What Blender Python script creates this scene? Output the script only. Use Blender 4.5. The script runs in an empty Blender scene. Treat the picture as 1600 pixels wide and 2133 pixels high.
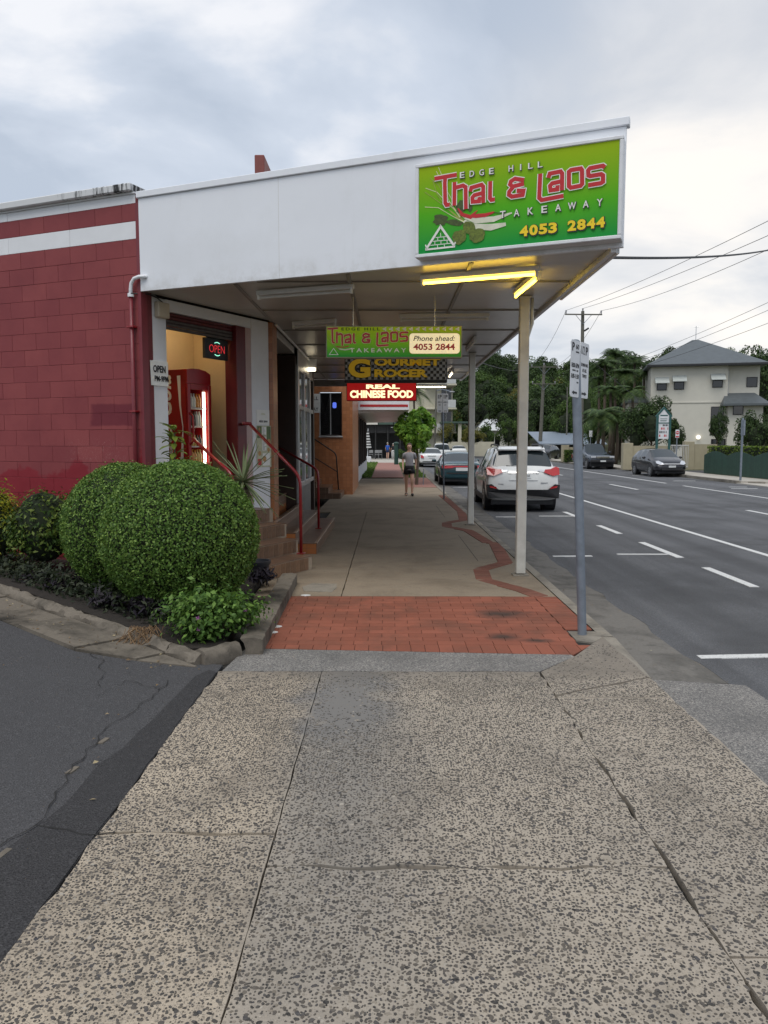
import bpy, bmesh, math, random
import numpy as np
from mathutils import Vector, Matrix, Euler
R = math.radians
random.seed(7)
sc = bpy.context.scene
COL = sc.collection

# ---------------------------------------------------------------- camera
H = 1.65                       # eye height above the footpath
F, CX, CY = 1600.0, 800.0, 1066.5
PITCH, YAW = R(5.19), R(0.286)
cam = bpy.data.objects.new('camera', bpy.data.cameras.new('camera'))
COL.objects.link(cam); sc.camera = cam
cam.location = (0, 0, H); cam.rotation_euler = (math.pi/2-PITCH, 0, YAW)
cam.data.sensor_fit = 'VERTICAL'; cam.data.sensor_height = 24.0
cam.data.lens = 24.0*F/2133.0
cam.data.clip_start = 0.05; cam.data.clip_end = 3000
CR = Euler((math.pi/2-PITCH, 0, YAW)).to_matrix()

# ---------------------------------------------------------------- sky
w = bpy.data.worlds.new('World'); sc.world = w; w.use_nodes = True
nt = w.node_tree; nt.nodes.clear()
def N(t, **k):
    n = nt.nodes.new(t)
    for a, b in k.items(): setattr(n, a, b)
    return n
def LK(a, b): nt.links.new(a, b)
SUN_EL, SUN_AZ = R(62), R(200)          # azimuth clockwise from +Y
out = N('ShaderNodeOutputWorld'); bg = N('ShaderNodeBackground'); LK(bg.outputs[0], out.inputs[0])
bg.inputs[1].default_value = 0.1
sky = N('ShaderNodeTexSky', sky_type='NISHITA', sun_disc=False, sun_elevation=SUN_EL, sun_rotation=SUN_AZ)
tc = N('ShaderNodeTexCoord'); sep = N('ShaderNodeSeparateXYZ'); LK(tc.outputs['Generated'], sep.inputs[0])
def math_(op, a, b=None, c=None):
    n = N('ShaderNodeMath', operation=op)
    for i, v in enumerate((a, b, c)):
        if v is None: continue
        if isinstance(v, (int, float)): n.inputs[i].default_value = v
        else: LK(v, n.inputs[i])
    return n.outputs[0]
zz = math_('ADD', math_('MAXIMUM', sep.outputs[2], 0.0), 0.22)
cmb = N('ShaderNodeCombineXYZ'); LK(math_('DIVIDE', sep.outputs[0], zz), cmb.inputs[0]); LK(math_('DIVIDE', sep.outputs[1], zz), cmb.inputs[1])
mp = N('ShaderNodeMapping'); mp.inputs[1].default_value = (3.1, 1.7, 0); mp.inputs[3].default_value = (1.0, 1.0, 1); LK(cmb.outputs[0], mp.inputs[0])
n1 = N('ShaderNodeTexNoise'); n1.inputs['Scale'].default_value = 1.9; n1.inputs['Detail'].default_value = 8; n1.inputs['Roughness'].default_value = .52; n1.inputs['Distortion'].default_value = .35
LK(mp.outputs[0], n1.inputs['Vector'])
n2 = N('ShaderNodeTexNoise'); n2.inputs['Scale'].default_value = .55; n2.inputs['Detail'].default_value = 3
LK(mp.outputs[0], n2.inputs['Vector'])
r1 = N('ShaderNodeValToRGB'); LK(n1.outputs[0], r1.inputs[0])
e = r1.color_ramp.elements
e[0].position = .38; e[0].color = (4.2, 4.75, 5.6, 1)
e[1].position = .64; e[1].color = (7.5, 7.6, 7.9, 1)
m = r1.color_ramp.elements.new(.52); m.color = (5.3, 5.8, 6.6, 1)
# cloud thinning towards the hidden, bright part of the sky
gd = CR @ Vector(((1500-CX)/F, -(430-CY)/F, -1)); gd.normalize()
dotn = N('ShaderNodeVectorMath', operation='DOT_PRODUCT'); LK(tc.outputs['Generated'], dotn.inputs[0]); dotn.inputs[1].default_value = gd
gl = N('ShaderNodeMapRange', interpolation_type='SMOOTHERSTEP'); LK(dotn.outputs['Value'], gl.inputs[0])
gl.inputs[1].default_value = .94; gl.inputs[2].default_value = 1.0
glow = math_('MULTIPLY', gl.outputs[0], math_('ADD', math_('MULTIPLY', n1.outputs[0], 1.6), -.25))
mixg = N('ShaderNodeMix', data_type='RGBA'); LK(glow, mixg.inputs[0]); LK(r1.outputs[0], mixg.inputs[6]); mixg.inputs[7].default_value = (9.0, 8.4, 7.6, 1)
mixs = N('ShaderNodeMix', data_type='RGBA')
fac = N('ShaderNodeMapRange'); LK(n2.outputs[0], fac.inputs[0]); fac.inputs[1].default_value = .3; fac.inputs[2].default_value = .7; fac.inputs[3].default_value = .97; fac.inputs[4].default_value = .86
LK(fac.outputs[0], mixs.inputs[0]); LK(sky.outputs[0], mixs.inputs[6]); LK(mixg.outputs[2], mixs.inputs[7])
LK(mixs.outputs[2], bg.inputs[0])

# ---------------------------------------------------------------- sun (veiled by cloud, behind the camera)
sl = bpy.data.lights.new('sun', 'SUN'); sl.energy = 1.45; sl.angle = R(40); sl.color = (1, .96, .9)
so = bpy.data.objects.new('sun', sl); COL.objects.link(so)
sd = Vector((math.sin(SUN_AZ)*math.cos(SUN_EL), math.cos(SUN_AZ)*math.cos(SUN_EL), math.sin(SUN_EL)))
so.rotation_euler = sd.to_track_quat('Z', 'Y').to_euler()
sc.view_settings.view_transform = 'Standard'; sc.view_settings.look = 'None'
sc.view_settings.exposure = 0.36; sc.view_settings.gamma = 1.0
sc.render.engine = 'CYCLES'
sc.cycles.use_denoising = True
sc.cycles.max_bounces = 7; sc.cycles.diffuse_bounces = 4; sc.cycles.glossy_bounces = 3
sc.cycles.transparent_max_bounces = 8; sc.cycles.transmission_bounces = 4
sc.cycles.sample_clamp_indirect = 6.0
sc.cycles.caustics_reflective = False; sc.cycles.caustics_refractive = False

# ---------------------------------------------------------------- pixel helpers (a pixel gives a direction only)
def ray(px, py): return CR @ Vector(((px-CX)/F, -(py-CY)/F, -1.0))
def G(px, py, z=0.0):
    d = ray(px, py); t = (z-H)/d.z
    return Vector((d.x*t, d.y*t, z))
def Y(px, py, y):
    d = ray(px, py); t = y/d.y
    return Vector((d.x*t, y, H+d.z*t))
def PL(px, py, p0, n):
    d = ray(px, py); o = Vector((0, 0, H)); t = (Vector(p0)-o).dot(Vector(n))/d.dot(Vector(n))
    return o+d*t

# ---------------------------------------------------------------- materials
MATS = {}
def lin(c):
    return tuple((v/12.92 if v <= .04045 else ((v+.055)/1.055)**2.4) for v in c[:3])
def hexc(r, g, b): return lin((r/255, g/255, b/255))
def new_mat(name):
    m = bpy.data.materials.new(name); m.use_nodes = True
    t = m.node_tree; b = t.nodes['Principled BSDF']
    MATS[name] = m
    return m, t, b
def nd(t, typ, **k):
    n = t.nodes.new(typ)
    for a, b in k.items(): setattr(n, a, b)
    return n
def mixc(t, f, a, b, blend='MIX'):
    n = nd(t, 'ShaderNodeMix', data_type='RGBA', blend_type=blend)
    for i, v in ((0, f), (6, a), (7, b)):
        if isinstance(v, (int, float)): n.inputs[i].default_value = v
        elif isinstance(v, tuple): n.inputs[i].default_value = (*v[:3], 1)
        else: t.links.new(v, n.inputs[i])
    return n.outputs[2]
def noise(t, scale, detail=4, rough=.55, vec=None, dist=0):
    n = nd(t, 'ShaderNodeTexNoise'); n.inputs['Scale'].default_value = scale; n.inputs['Detail'].default_value = detail
    n.inputs['Roughness'].default_value = rough; n.inputs['Distortion'].default_value = dist
    if vec is not None: t.links.new(vec, n.inputs['Vector'])
    return n.outputs[0]
def ramp(t, fac, stops):
    n = nd(t, 'ShaderNodeValToRGB'); t.links.new(fac, n.inputs[0])
    el = n.color_ramp.elements
    while len(el) < len(stops): el.new(.5)
    for q, (p, c) in zip(el, stops): q.position = p; q.color = (*c[:3], 1) if not isinstance(c, (int, float)) else (c, c, c, 1)
    return n.outputs[0]
def mr(t, v, a, b, c=0., d=1.):
    n = nd(t, 'ShaderNodeMapRange'); t.links.new(v, n.inputs[0])
    for i, q in enumerate((a, b, c, d)): n.inputs[i+1].default_value = q
    return n.outputs[0]
def mth(t, op, a, b=0.):
    n = nd(t, 'ShaderNodeMath', operation=op)
    for i, v in enumerate((a, b)):
        if isinstance(v, (int, float)): n.inputs[i].default_value = v
        else: t.links.new(v, n.inputs[i])
    return n.outputs[0]
def bump(t, b, h, strength=.3, dist=.01):
    n = nd(t, 'ShaderNodeBump'); n.inputs['Strength'].default_value = strength; n.inputs['Distance'].default_value = dist
    t.links.new(h, n.inputs['Height']); t.links.new(n.outputs[0], b.inputs['Normal'])
def pos(t): return nd(t, 'ShaderNodeNewGeometry').outputs['Position']
def M(name, col, rough=.6, var=.12, scale=6., bmp=.0, bscale=60., metal=0., spec=.5, dirt=None, coat=0., rnd=0.):
    """plain surface with uneven tone, optional dirt and fine relief"""
    if name in MATS: return MATS[name]
    m, t, b = new_mat(name)
    p = nd(t, 'ShaderNodeTexCoord').outputs['Object']
    lo = tuple(c*(1-var) for c in col); hi = tuple(min(1, c*(1+var)) for c in col)
    c = mixc(t, mr(t, noise(t, scale, 5, .6, p), .3, .7), lo, hi)
    if dirt:
        dn = noise(t, scale*.7, 8, .68, p)
        c = mixc(t, mth(t, 'MULTIPLY', mr(t, dn, .5, .75), dirt[1]), c, dirt[0])
    if rnd:
        oi = nd(t, 'ShaderNodeObjectInfo').outputs['Random']
        hs = nd(t, 'ShaderNodeHueSaturation'); t.links.new(mr(t, oi, 0, 1, 1-rnd, 1+rnd), hs.inputs['Value']); t.links.new(c, hs.inputs['Color']); c = hs.outputs[0]
    t.links.new(c, b.inputs['Base Color'])
    b.inputs['Roughness'].default_value = rough; b.inputs['Metallic'].default_value = metal
    b.inputs['Specular IOR Level'].default_value = spec; b.inputs['Coat Weight'].default_value = coat
    if bmp: bump(t, b, noise(t, bscale, 4, .6, p), bmp, .01)
    return m
def EM(name, col, strength, base=None):
    if name in MATS: return MATS[name]
    m, t, b = new_mat(name)
    b.inputs['Base Color'].default_value = (*(base or col), 1); b.inputs['Emission Color'].default_value = (*col, 1); b.inputs['Emission Strength'].default_value = strength
    return m
def glass(name, col=(.02, .025, .03), rough=.05):
    if name in MATS: return MATS[name]
    m, t, b = new_mat(name)
    b.inputs['Base Color'].default_value = (*col, 1); b.inputs['Roughness'].default_value = rough; b.inputs['Specular IOR Level'].default_value = .8
    return m
def foliage(name, dark, mid, light, trans=.25, rough=.5):
    if name in MATS: return MATS[name]
    m, t, b = new_mat(name)
    g = nd(t, 'ShaderNodeNewGeometry')
    c = ramp(t, g.outputs['Random Per Island'], [(0, dark), (.5, mid), (.85, light), (1, tuple(min(1, x*1.35) for x in light))])
    big = noise(t, .9, 3, .5, nd(t, 'ShaderNodeTexCoord').outputs['Object'])
    c = mixc(t, mr(t, big, .35, .65, 0, .45), c, mid)
    t.links.new(c, b.inputs['Base Color']); b.inputs['Roughness'].default_value = rough; b.inputs['Specular IOR Level'].default_value = .22
    tr = nd(t, 'ShaderNodeBsdfTranslucent'); t.links.new(c, tr.inputs[0])
    mx = nd(t, 'ShaderNodeMixShader'); mx.inputs[0].default_value = trans
    t.links.new(b.outputs[0], mx.inputs[1]); t.links.new(tr.outputs[0], mx.inputs[2])
    t.links.new(mx.outputs[0], t.nodes['Material Output'].inputs[0])
    return m

# ---------------------------------------------------------------- mesh builder
class MB:
    def __init__(s): s.v = []; s.f = []
    def add(s, vs, fs):
        o = len(s.v); s.v += [tuple(v) for v in vs]; s.f += [tuple(i+o for i in f) for f in fs]; return s
    def box(s, x0, x1, y0, y1, z0, z1):
        return s.add([(x0, y0, z0), (x1, y0, z0), (x1, y1, z0), (x0, y1, z0), (x0, y0, z1), (x1, y0, z1), (x1, y1, z1), (x0, y1, z1)],
                     [(0, 3, 2, 1), (4, 5, 6, 7), (0, 1, 5, 4), (1, 2, 6, 5), (2, 3, 7, 6), (3, 0, 4, 7)])
    def bbox(s, x0, x1, y0, y1, z0, z1, b=.006):
        """box with chamfered edges"""
        bm = bmesh.new(); bmesh.ops.create_cube(bm, size=1)
        for v in bm.verts: v.co = Vector(((x0+x1)/2+v.co.x*(x1-x0), (y0+y1)/2+v.co.y*(y1-y0), (z0+z1)/2+v.co.z*(z1-z0)))
        bmesh.ops.bevel(bm, geom=list(bm.edges), offset=min(b, abs(x1-x0)*.45, abs(y1-y0)*.45, abs(z1-z0)*.45), segments=1, affect='EDGES')
        bm.verts.index_update(); s.add([v.co for v in bm.verts], [[v.index for v in f.verts] for f in bm.faces]); bm.free(); return s
    def prism(s, poly, z0, z1, skip_bottom=False):
        """vertical prism over plan polygon (ccw)"""
        n = len(poly)
        zt = z1 if callable(z1) else (lambda x, y: z1)
        vs = [(x, y, z0 if not callable(z0) else z0(x, y)) for x, y in poly]+[(x, y, zt(x, y)) for x, y in poly]
        fs = [tuple(range(n, 2*n))]+[(i, (i+1) % n, n+(i+1) % n, n+i) for i in range(n)]
        if not skip_bottom: fs.append(tuple(range(n-1, -1, -1)))
        return s.add(vs, fs)
    def xz(s, poly, y0, y1):
        """prism over a polygon in the local XZ plane (ccw seen from -Y), front at y0"""
        n = len(poly)
        vs = [(x, y0, z) for x, z in poly]+[(x, y1, z) for x, z in poly]
        fs = [tuple(range(n)), tuple(range(2*n-1, n-1, -1))]+[((i+1) % n, i, n+i, n+(i+1) % n) for i in range(n)]
        return s.add(vs, fs)
    def cyl(s, p0, p1, r0, r1=None, n=12, caps=True):
        p0, p1 = Vector(p0), Vector(p1); r1 = r0 if r1 is None else r1
        d = (p1-p0).normalized(); a = d.orthogonal().normalized(); b = d.cross(a)
        vs = []
        for p, r in ((p0, r0), (p1, r1)):
            for i in range(n):
                t = 2*math.pi*i/n; vs.append(p+a*math.cos(t)*r+b*math.sin(t)*r)
        fs = [(i, (i+1) % n, n+(i+1) % n, n+i) for i in range(n)]
        if caps: fs += [tuple(range(n-1, -1, -1)), tuple(range(n, 2*n))]
        return s.add(vs, fs)
    def tube(s, pts, r, n=8, closed=False):
        pts = [Vector(p) for p in pts]; m = len(pts); rs = r if isinstance(r, (list, tuple)) else [r]*m
        vs = []; up = None
        for i, p in enumerate(pts):
            d = (pts[min(i+1, m-1)]-pts[max(i-1, 0)])
            d = d.normalized() if d.length > 1e-9 else Vector((0, 0, 1))
            if up is None: up = d.orthogonal().normalized()
            a = (up-d*up.dot(d)); a = a.normalized() if a.length > 1e-6 else d.orthogonal().normalized(); up = a; b = d.cross(a)
            for k in range(n):
                t = 2*math.pi*k/n; vs.append(p+a*math.cos(t)*rs[i]+b*math.sin(t)*rs[i])
        fs = [(i*n+k, i*n+(k+1) % n, (i+1)*n+(k+1) % n, (i+1)*n+k) for i in range(m-1) for k in range(n)]
        fs += [tuple(range(n-1, -1, -1)), tuple(range((m-1)*n, m*n))]
        return s.add(vs, fs)
    def lathe(s, prof, n=24, o=(0, 0, 0)):
        vs = [(o[0]+r*math.cos(2*math.pi*k/n), o[1]+r*math.sin(2*math.pi*k/n), o[2]+z) for r, z in prof for k in range(n)]
        fs = [(i*n+k, i*n+(k+1) % n, (i+1)*n+(k+1) % n, (i+1)*n+k) for i in range(len(prof)-1) for k in range(n)]
        return s.add(vs, fs)
    def ribbon(s, pts, wd, y0, y1=None, closed=False):
        """flat stroke with mitred joints in the local XZ plane"""
        P_ = [Vector((p[0], p[1])) for p in pts]; n = len(P_); W = wd if isinstance(wd, (list, tuple)) else [wd]*n
        L_, R_ = [], []
        for i in range(n):
            a = P_[(i-1) % n] if (closed or i > 0) else None; c = P_[(i+1) % n] if (closed or i < n-1) else None; p = P_[i]
            d0 = (p-a).normalized() if a is not None else None; d1 = (c-p).normalized() if c is not None else None
            if d0 is None: d0 = d1
            if d1 is None: d1 = d0
            n0 = Vector((-d0.y, d0.x)); n1 = Vector((-d1.y, d1.x)); mm = (n0+n1)
            mm = mm.normalized() if mm.length > 1e-6 else n0
            k = min(1/max(mm.dot(n0), .35), 2.2)*W[i]/2
            q = p
            if not closed and i == 0: q = p-d1*W[i]*.0
            L_.append(q+mm*k); R_.append(q-mm*k)
        y1 = y0+.002 if y1 is None else y1
        vs = [(p.x, y0, p.y) for p in R_]+[(p.x, y0, p.y) for p in L_]+[(p.x, y1, p.y) for p in R_]+[(p.x, y1, p.y) for p in L_]
        fs = []
        for i in range(n if closed else n-1):
            j = (i+1) % n
            fs += [(i, j, n+j, n+i), (j, i, 2*n+i, 2*n+j), (n+i, n+j, 3*n+j, 3*n+i)]
        return s.add(vs, fs)
    def ell(s, c, rad, n=10, m=7):
        prof = [(math.sin(math.pi*i/m), -math.cos(math.pi*i/m)) for i in range(m+1)]
        vs = [(c[0]+rad[0]*r*math.cos(2*math.pi*k/n), c[1]+rad[1]*r*math.sin(2*math.pi*k/n), c[2]+rad[2]*z) for r, z in prof for k in range(n)]
        fs = [(i*n+k, i*n+(k+1) % n, (i+1)*n+(k+1) % n, (i+1)*n+k) for i in range(m) for k in range(n)]
        return s.add(vs, fs)
    def mesh(s, name='mesh'):
        me = bpy.data.meshes.new(name); me.from_pydata(s.v, [], s.f); me.update(); return me

def link(o): COL.objects.link(o); return o
def tag(o, label=None, cat=None, group=None, kind=None):
    if label: o['label'] = label
    if cat: o['category'] = cat
    if group: o['group'] = group
    if kind: o['kind'] = kind
    return o
def obj(name, mb, mat, parent=None, smooth=False, angle=None):
    me = mb.mesh(name) if isinstance(mb, MB) else mb
    if mat is not None and not me.materials: me.materials.append(MATS[mat] if isinstance(mat, str) else mat)
    if smooth: me.polygons.foreach_set('use_smooth', [True]*len(me.polygons))
    o = link(bpy.data.objects.new(name, me))
    if smooth and angle:
        try: me.set_sharp_from_angle(angle=R(angle))
        except Exception: pass
    if parent is not None:
        o.parent = parent; o.matrix_parent_inverse = wmat(parent).inverted()
    return o
def wmat(o):
    m = o.matrix_basis.copy()
    if o.parent is not None: m = wmat(o.parent) @ o.matrix_parent_inverse @ m
    return m
def thing(name, label, cat, loc=(0, 0, 0), rz=0., group=None):
    o = link(bpy.data.objects.new(name, None)); o.empty_display_size = .2
    o.location = loc; o.rotation_euler = (0, 0, rz)
    return tag(o, label, cat, group)
def dup(root, loc=None, rz=None, label=None, group=None, scale=None):
    def cp(o, par):
        c = link(o.copy())
        if par is not None: c.parent = par
        for ch in kids.get(o.name, ()): cp(ch, c)
        return c
    kids = {}
    def collect(o):
        kids[o.name] = list(o.children)
        for ch in o.children: collect(ch)
    collect(root)
    r = cp(root, None)
    if loc is not None: r.location = loc
    if rz is not None: r.rotation_euler = (0, 0, rz)
    if scale is not None: r.scale = (scale,)*3 if isinstance(scale, (int, float)) else scale
    if label: r['label'] = label
    if group: r['group'] = group
    return r
def text(parent, body, cx, cz, wd, ht, y, mat, bold=0., shear=0., name='lettering', rot=0., spacing=1., th=.0015, font_h=None):
    """writing fitted to a box in the parent's XZ plane, facing -Y"""
    c = bpy.data.curves.new('lettering', 'FONT'); c.body = body; c.size = 1; c.offset = bold; c.shear = shear; c.extrude = .01; c.space_character = spacing; c.resolution_u = 4
    o = bpy.data.objects.new('lettering', c)
    me = bpy.data.meshes.new_from_object(o)
    bpy.data.objects.remove(o); bpy.data.curves.remove(c)
    n = len(me.vertices); a = np.empty(n*3, 'f'); me.vertices.foreach_get('co', a); a = a.reshape(-1, 3)
    mn, mx = a.min(0), a.max(0); ctr = (mn+mx)/2
    sx = wd/max(mx[0]-mn[0], 1e-6); sz = ht/max(mx[1]-mn[1], 1e-6)
    X = (a[:, 0]-ctr[0])*sx; Z = (a[:, 1]-ctr[1])*sz
    cr, sr = math.cos(rot), math.sin(rot)
    b = np.stack([cx+X*cr-Z*sr, np.where(a[:, 2] > 0, y-th, y), cz+X*sr+Z*cr], 1)
    me.vertices.foreach_set('co', b.astype('f').ravel()); me.update()
    me.materials.clear(); me.materials.append(MATS[mat] if isinstance(mat, str) else mat)
    o = link(bpy.data.objects.new(name, me))
    # local coordinates of the parent
    if parent is not None: o.parent = parent
    return o
def lobj(name, mb, mat, parent, smooth=False):
    """mesh given in the parent's own coordinates"""
    o = obj(name, mb, mat, None, smooth); o.parent = parent; return o
def clip(poly, px, py, nx, ny):
    """keep the part of a polygon with (p-P).n >= 0"""
    o = []
    for i in range(len(poly)):
        a, b = poly[i], poly[(i+1) % len(poly)]
        da = (a[0]-px)*nx+(a[1]-py)*ny; db = (b[0]-px)*nx+(b[1]-py)*ny
        if da >= 0: o.append(a)
        if (da >= 0) != (db >= 0):
            t = da/(da-db); o.append((a[0]+(b[0]-a[0])*t, a[1]+(b[1]-a[1])*t))
    return o
def jag(p, q, step=.12, amp=.008, seed=0):
    rr = random.Random(seed); p, q = Vector(p), Vector(q); L = (q-p).length; n = max(1, int(L/step)); nn = Vector((-(q-p).y, (q-p).x)).normalized()
    return [tuple(p+(q-p)*(i/n)+(nn*rr.uniform(-amp, amp) if 0 < i < n else nn*0)) for i in range(n)]
# ================================================================ GROUND
RZ = -.13                                     # road level
def asphalt(name, col, pale=.0, agg=620., patch=None):
    m, t, b = new_mat(name); p = pos(t)
    a = noise(t, agg*.28, 3, .7, p)
    v = nd(t, 'ShaderNodeTexVoronoi'); v.inputs['Scale'].default_value = agg*.16; t.links.new(p, v.inputs['Vector'])
    c = mixc(t, mr(t, a, .3, .7), tuple(x*.25 for x in col), tuple(x*2.1 for x in col))
    c = mixc(t, mth(t, 'MULTIPLY', mr(t, v.outputs['Color'], .72, .95), .55), c, tuple(x*2.6 for x in col))
    big = noise(t, .7, 6, .6, p)
    c = mixc(t, mr(t, big, .3, .7, 0, .5), c, tuple(x*1.35 for x in col))
    if patch:
        mpn = nd(t, 'ShaderNodeMapping'); mpn.inputs[3].default_value = (1.1, .035, 1); t.links.new(p, mpn.inputs[0])
        c = mixc(t, mr(t, noise(t, 1.4, 5, .6, mpn.outputs[0]), .35, .65, 0, .6), c, tuple(x*.62 for x in col))
    if patch: c = mixc(t, mth(t, 'MULTIPLY', mr(t, noise(t, .35, 4, .6, p), .5, .62), .55), c, patch)
    t.links.new(c, b.inputs['Base Color']); b.inputs['Roughness'].default_value = .9; b.inputs['Specular IOR Level'].default_value = .1
    bump(t, b, mth(t, 'ADD', a, v.outputs['Distance']), .9, .008)
    return m
asphalt('drive_asphalt', (.070, .069, .071))
asphalt('patch_asphalt', (.047, .046, .047))
asphalt('road_asphalt', (.125, .127, .133), patch=(.075, .076, .079))
def concrete(name, col, stain=(.12, .1, .085), amt=.5, wet=0):
    m, t, b = new_mat(name); p = pos(t)
    c = mixc(t, mr(t, noise(t, 45, 4, .7, p), .3, .7), tuple(x*.86 for x in col), tuple(x*1.12 for x in col))
    c = mixc(t, mth(t, 'MULTIPLY', mr(t, noise(t, 1.3, 8, .66, p, .4), .46, .68), amt), c, stain)
    c = mixc(t, mth(t, 'MULTIPLY', mr(t, noise(t, 9, 6, .7, p), .56, .72), amt*.6), c, tuple(x*.6 for x in stain))
    t.links.new(c, b.inputs['Base Color']); b.inputs['Roughness'].default_value = .85; b.inputs['Specular IOR Level'].default_value = .12
    bump(t, b, noise(t, 160, 4, .7, p), .25, .004)
    return m
concrete('path_concrete', (.265, .218, .162), (.155, .122, .088), .6)
concrete('kerb_concrete', (.27, .245, .205), (.075, .068, .058), .75)
concrete('gutter_concrete', (.17, .16, .145), (.05, .048, .044), .8)
concrete('pale_path', (.46, .43, .38), (.3, .27, .23), .4)
concrete('edging_concrete', (.17, .148, .12), (.03, .028, .024), .95)
def aggregate_matrix():
    m, t, b = new_mat('pebble_matrix'); p = pos(t)
    c = mixc(t, mr(t, noise(t, 160, 4, .7, p), .3, .7), (.36, .298, .225), (.55, .47, .365))
    c = mixc(t, mth(t, 'MULTIPLY', mr(t, noise(t, 1.1, 6, .6, p, .5), .42, .66), .6), c, (.24, .207, .168))
    vo = nd(t, 'ShaderNodeTexVoronoi'); vo.inputs['Scale'].default_value = 165; t.links.new(p, vo.inputs['Vector'])
    so_ = nd(t, 'ShaderNodeSeparateColor'); t.links.new(vo.outputs['Color'], so_.inputs[0])
    c = mixc(t, mth(t, 'MULTIPLY', mr(t, so_.outputs[0], .58, .66), mr(t, vo.outputs['Distance'], .3, .55, .75, 0)), c, (.12, .105, .09))
    c = mixc(t, mr(t, noise(t, 24, 6, .7, p), .5, .72, 0, .5), c, (.2, .17, .14))
    sx_ = nd(t, 'ShaderNodeSeparateXYZ'); t.links.new(p, sx_.inputs[0])
    c = mixc(t, mth(t, 'MULTIPLY', mr(t, sx_.outputs[0], -.5, -.45), .6), c, (.33, .295, .25))
    c = mixc(t, mth(t, 'MULTIPLY', mr(t, noise(t, 2.3, 7, .68, p, .6), .5, .7), .6), c, (.15, .13, .105))
    # a grey, worn spill next to the long joint
    s = nd(t, 'ShaderNodeSeparateXYZ'); t.links.new(p, s.inputs[0])
    wob = mth(t, 'MULTIPLY', mth(t, 'ADD', noise(t, 3.2, 5, .6, p), -.5), .75)
    dx = mth(t, 'DIVIDE', mth(t, 'ADD', mth(t, 'ADD', s.outputs[0], wob), .27), .34)
    dy = mth(t, 'DIVIDE', mth(t, 'ADD', mth(t, 'ADD', s.outputs[1], wob), -4.75), .75)
    rr_ = mth(t, 'SQRT', mth(t, 'ADD', mth(t, 'MULTIPLY', dx, dx), mth(t, 'MULTIPLY', dy, dy)))
    msk = mr(t, rr_, .55, 1.05, .8, 0)
    c = mixc(t, msk, c, (.155, .155, .16))
    ln = mr(t, mth(t, 'ABSOLUTE', mth(t, 'ADD', mth(t, 'ADD', s.outputs[0], mth(t, 'MULTIPLY', wob, .5)), .22)), .10, .48, .75, 0)
    c = mixc(t, mth(t, 'MULTIPLY', ln, mr(t, s.outputs[1], 1.2, 3.9)), c, (.18, .172, .16))
    # darker band along the patched strip
    c = mixc(t, mth(t, 'MULTIPLY', mr(t, mth(t, 'ADD', s.outputs[1], mth(t, 'MULTIPLY', wob, .35)), 5.05, 5.42), .55), c, (.11, .1, .09))
    t.links.new(c, b.inputs['Base Color']); b.inputs['Roughness'].default_value = .9; b.inputs['Specular IOR Level'].default_value = .1
    bump(t, b, noise(t, 260, 4, .7, p), .4, .004)
aggregate_matrix()
def pebble_mat():
    m, t, b = new_mat('pebble'); g = nd(t, 'ShaderNodeNewGeometry')
    c = ramp(t, g.outputs['Random Per Island'], [(0, (.022, .022, .023)), (.25, (.06, .056, .052)), (.5, (.10, .085, .07)), (.7, (.05, .05, .056)), (.86, (.15, .128, .10)), (.95, (.30, .26, .21)), (1, (.42, .38, .32))])
    c = mixc(t, mr(t, noise(t, 90, 3, .6, g.outputs['Position']), .35, .7, 0, .5), c, (.16, .145, .125))
    t.links.new(c, b.inputs['Base Color']); b.inputs['Roughness'].default_value = .7; b.inputs['Specular IOR Level'].default_value = .15
pebble_mat()
def paver_mat(name, col, stains=True):
    m, t, b = new_mat(name); p = pos(t); oi = nd(t, 'ShaderNodeObjectInfo').outputs['Random']
    c = mixc(t, oi, tuple(x*.86 for x in col), tuple(x*1.12 for x in col))
    c = mixc(t, mr(t, noise(t, 120, 4, .7, p), .35, .7, 0, .35), c, tuple(x*.7 for x in col))
    c = mixc(t, mth(t, 'MULTIPLY', mr(t, noise(t, 1.7, 7, .65, p, .4), .45, .66), .65), c, (.14, .068, .048))
    if stains:
        for (cx, cy, rx, ry) in ((1.1, 7.3, .34, .22), (.98, 6.42, .17, .14), (1.25, 6.3, .17, .09)):
            s = nd(t, 'ShaderNodeSeparateXYZ'); t.links.new(p, s.inputs[0])
            wb_ = mth(t, 'MULTIPLY', mth(t, 'ADD', noise(t, 9, 6, .7, p), -.5), 1.1)
            dx = mth(t, 'ADD', mth(t, 'DIVIDE', mth(t, 'ADD', s.outputs[0], -cx), rx), wb_)
            dy = mth(t, 'ADD', mth(t, 'DIVIDE', mth(t, 'ADD', s.outputs[1], -cy), ry), wb_)
            q = mth(t, 'SQRT', mth(t, 'ADD', mth(t, 'MULTIPLY', dx, dx), mth(t, 'MULTIPLY', dy, dy)))
            c = mixc(t, mr(t, q, .25, 1.05, .85, 0), c, (.045, .04, .035))
    t.links.new(c, b.inputs['Base Color']); b.inputs['Roughness'].default_value = .85; b.inputs['Specular IOR Level'].default_value = .12
    bump(t, b, noise(t, 180, 4, .7, p), .3, .004)
paver_mat('paver_red', (.275, .098, .064))
paver_mat('border_brick', (.225, .095, .068), False)
def road_paint():
    m, t, b = new_mat('road_paint'); p = pos(t)
    c = mixc(t, mr(t, noise(t, 70, 5, .7, p), .35, .75, 0, 1), (.70, .70, .68), (.46, .46, .45))
    c = mixc(t, mr(t, noise(t, 38, 7, .75, p), .58, .66, 0, .85), c, (.11, .11, .115))
    t.links.new(c, b.inputs['Base Color']); b.inputs['Roughness'].default_value = .7
road_paint()
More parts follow.
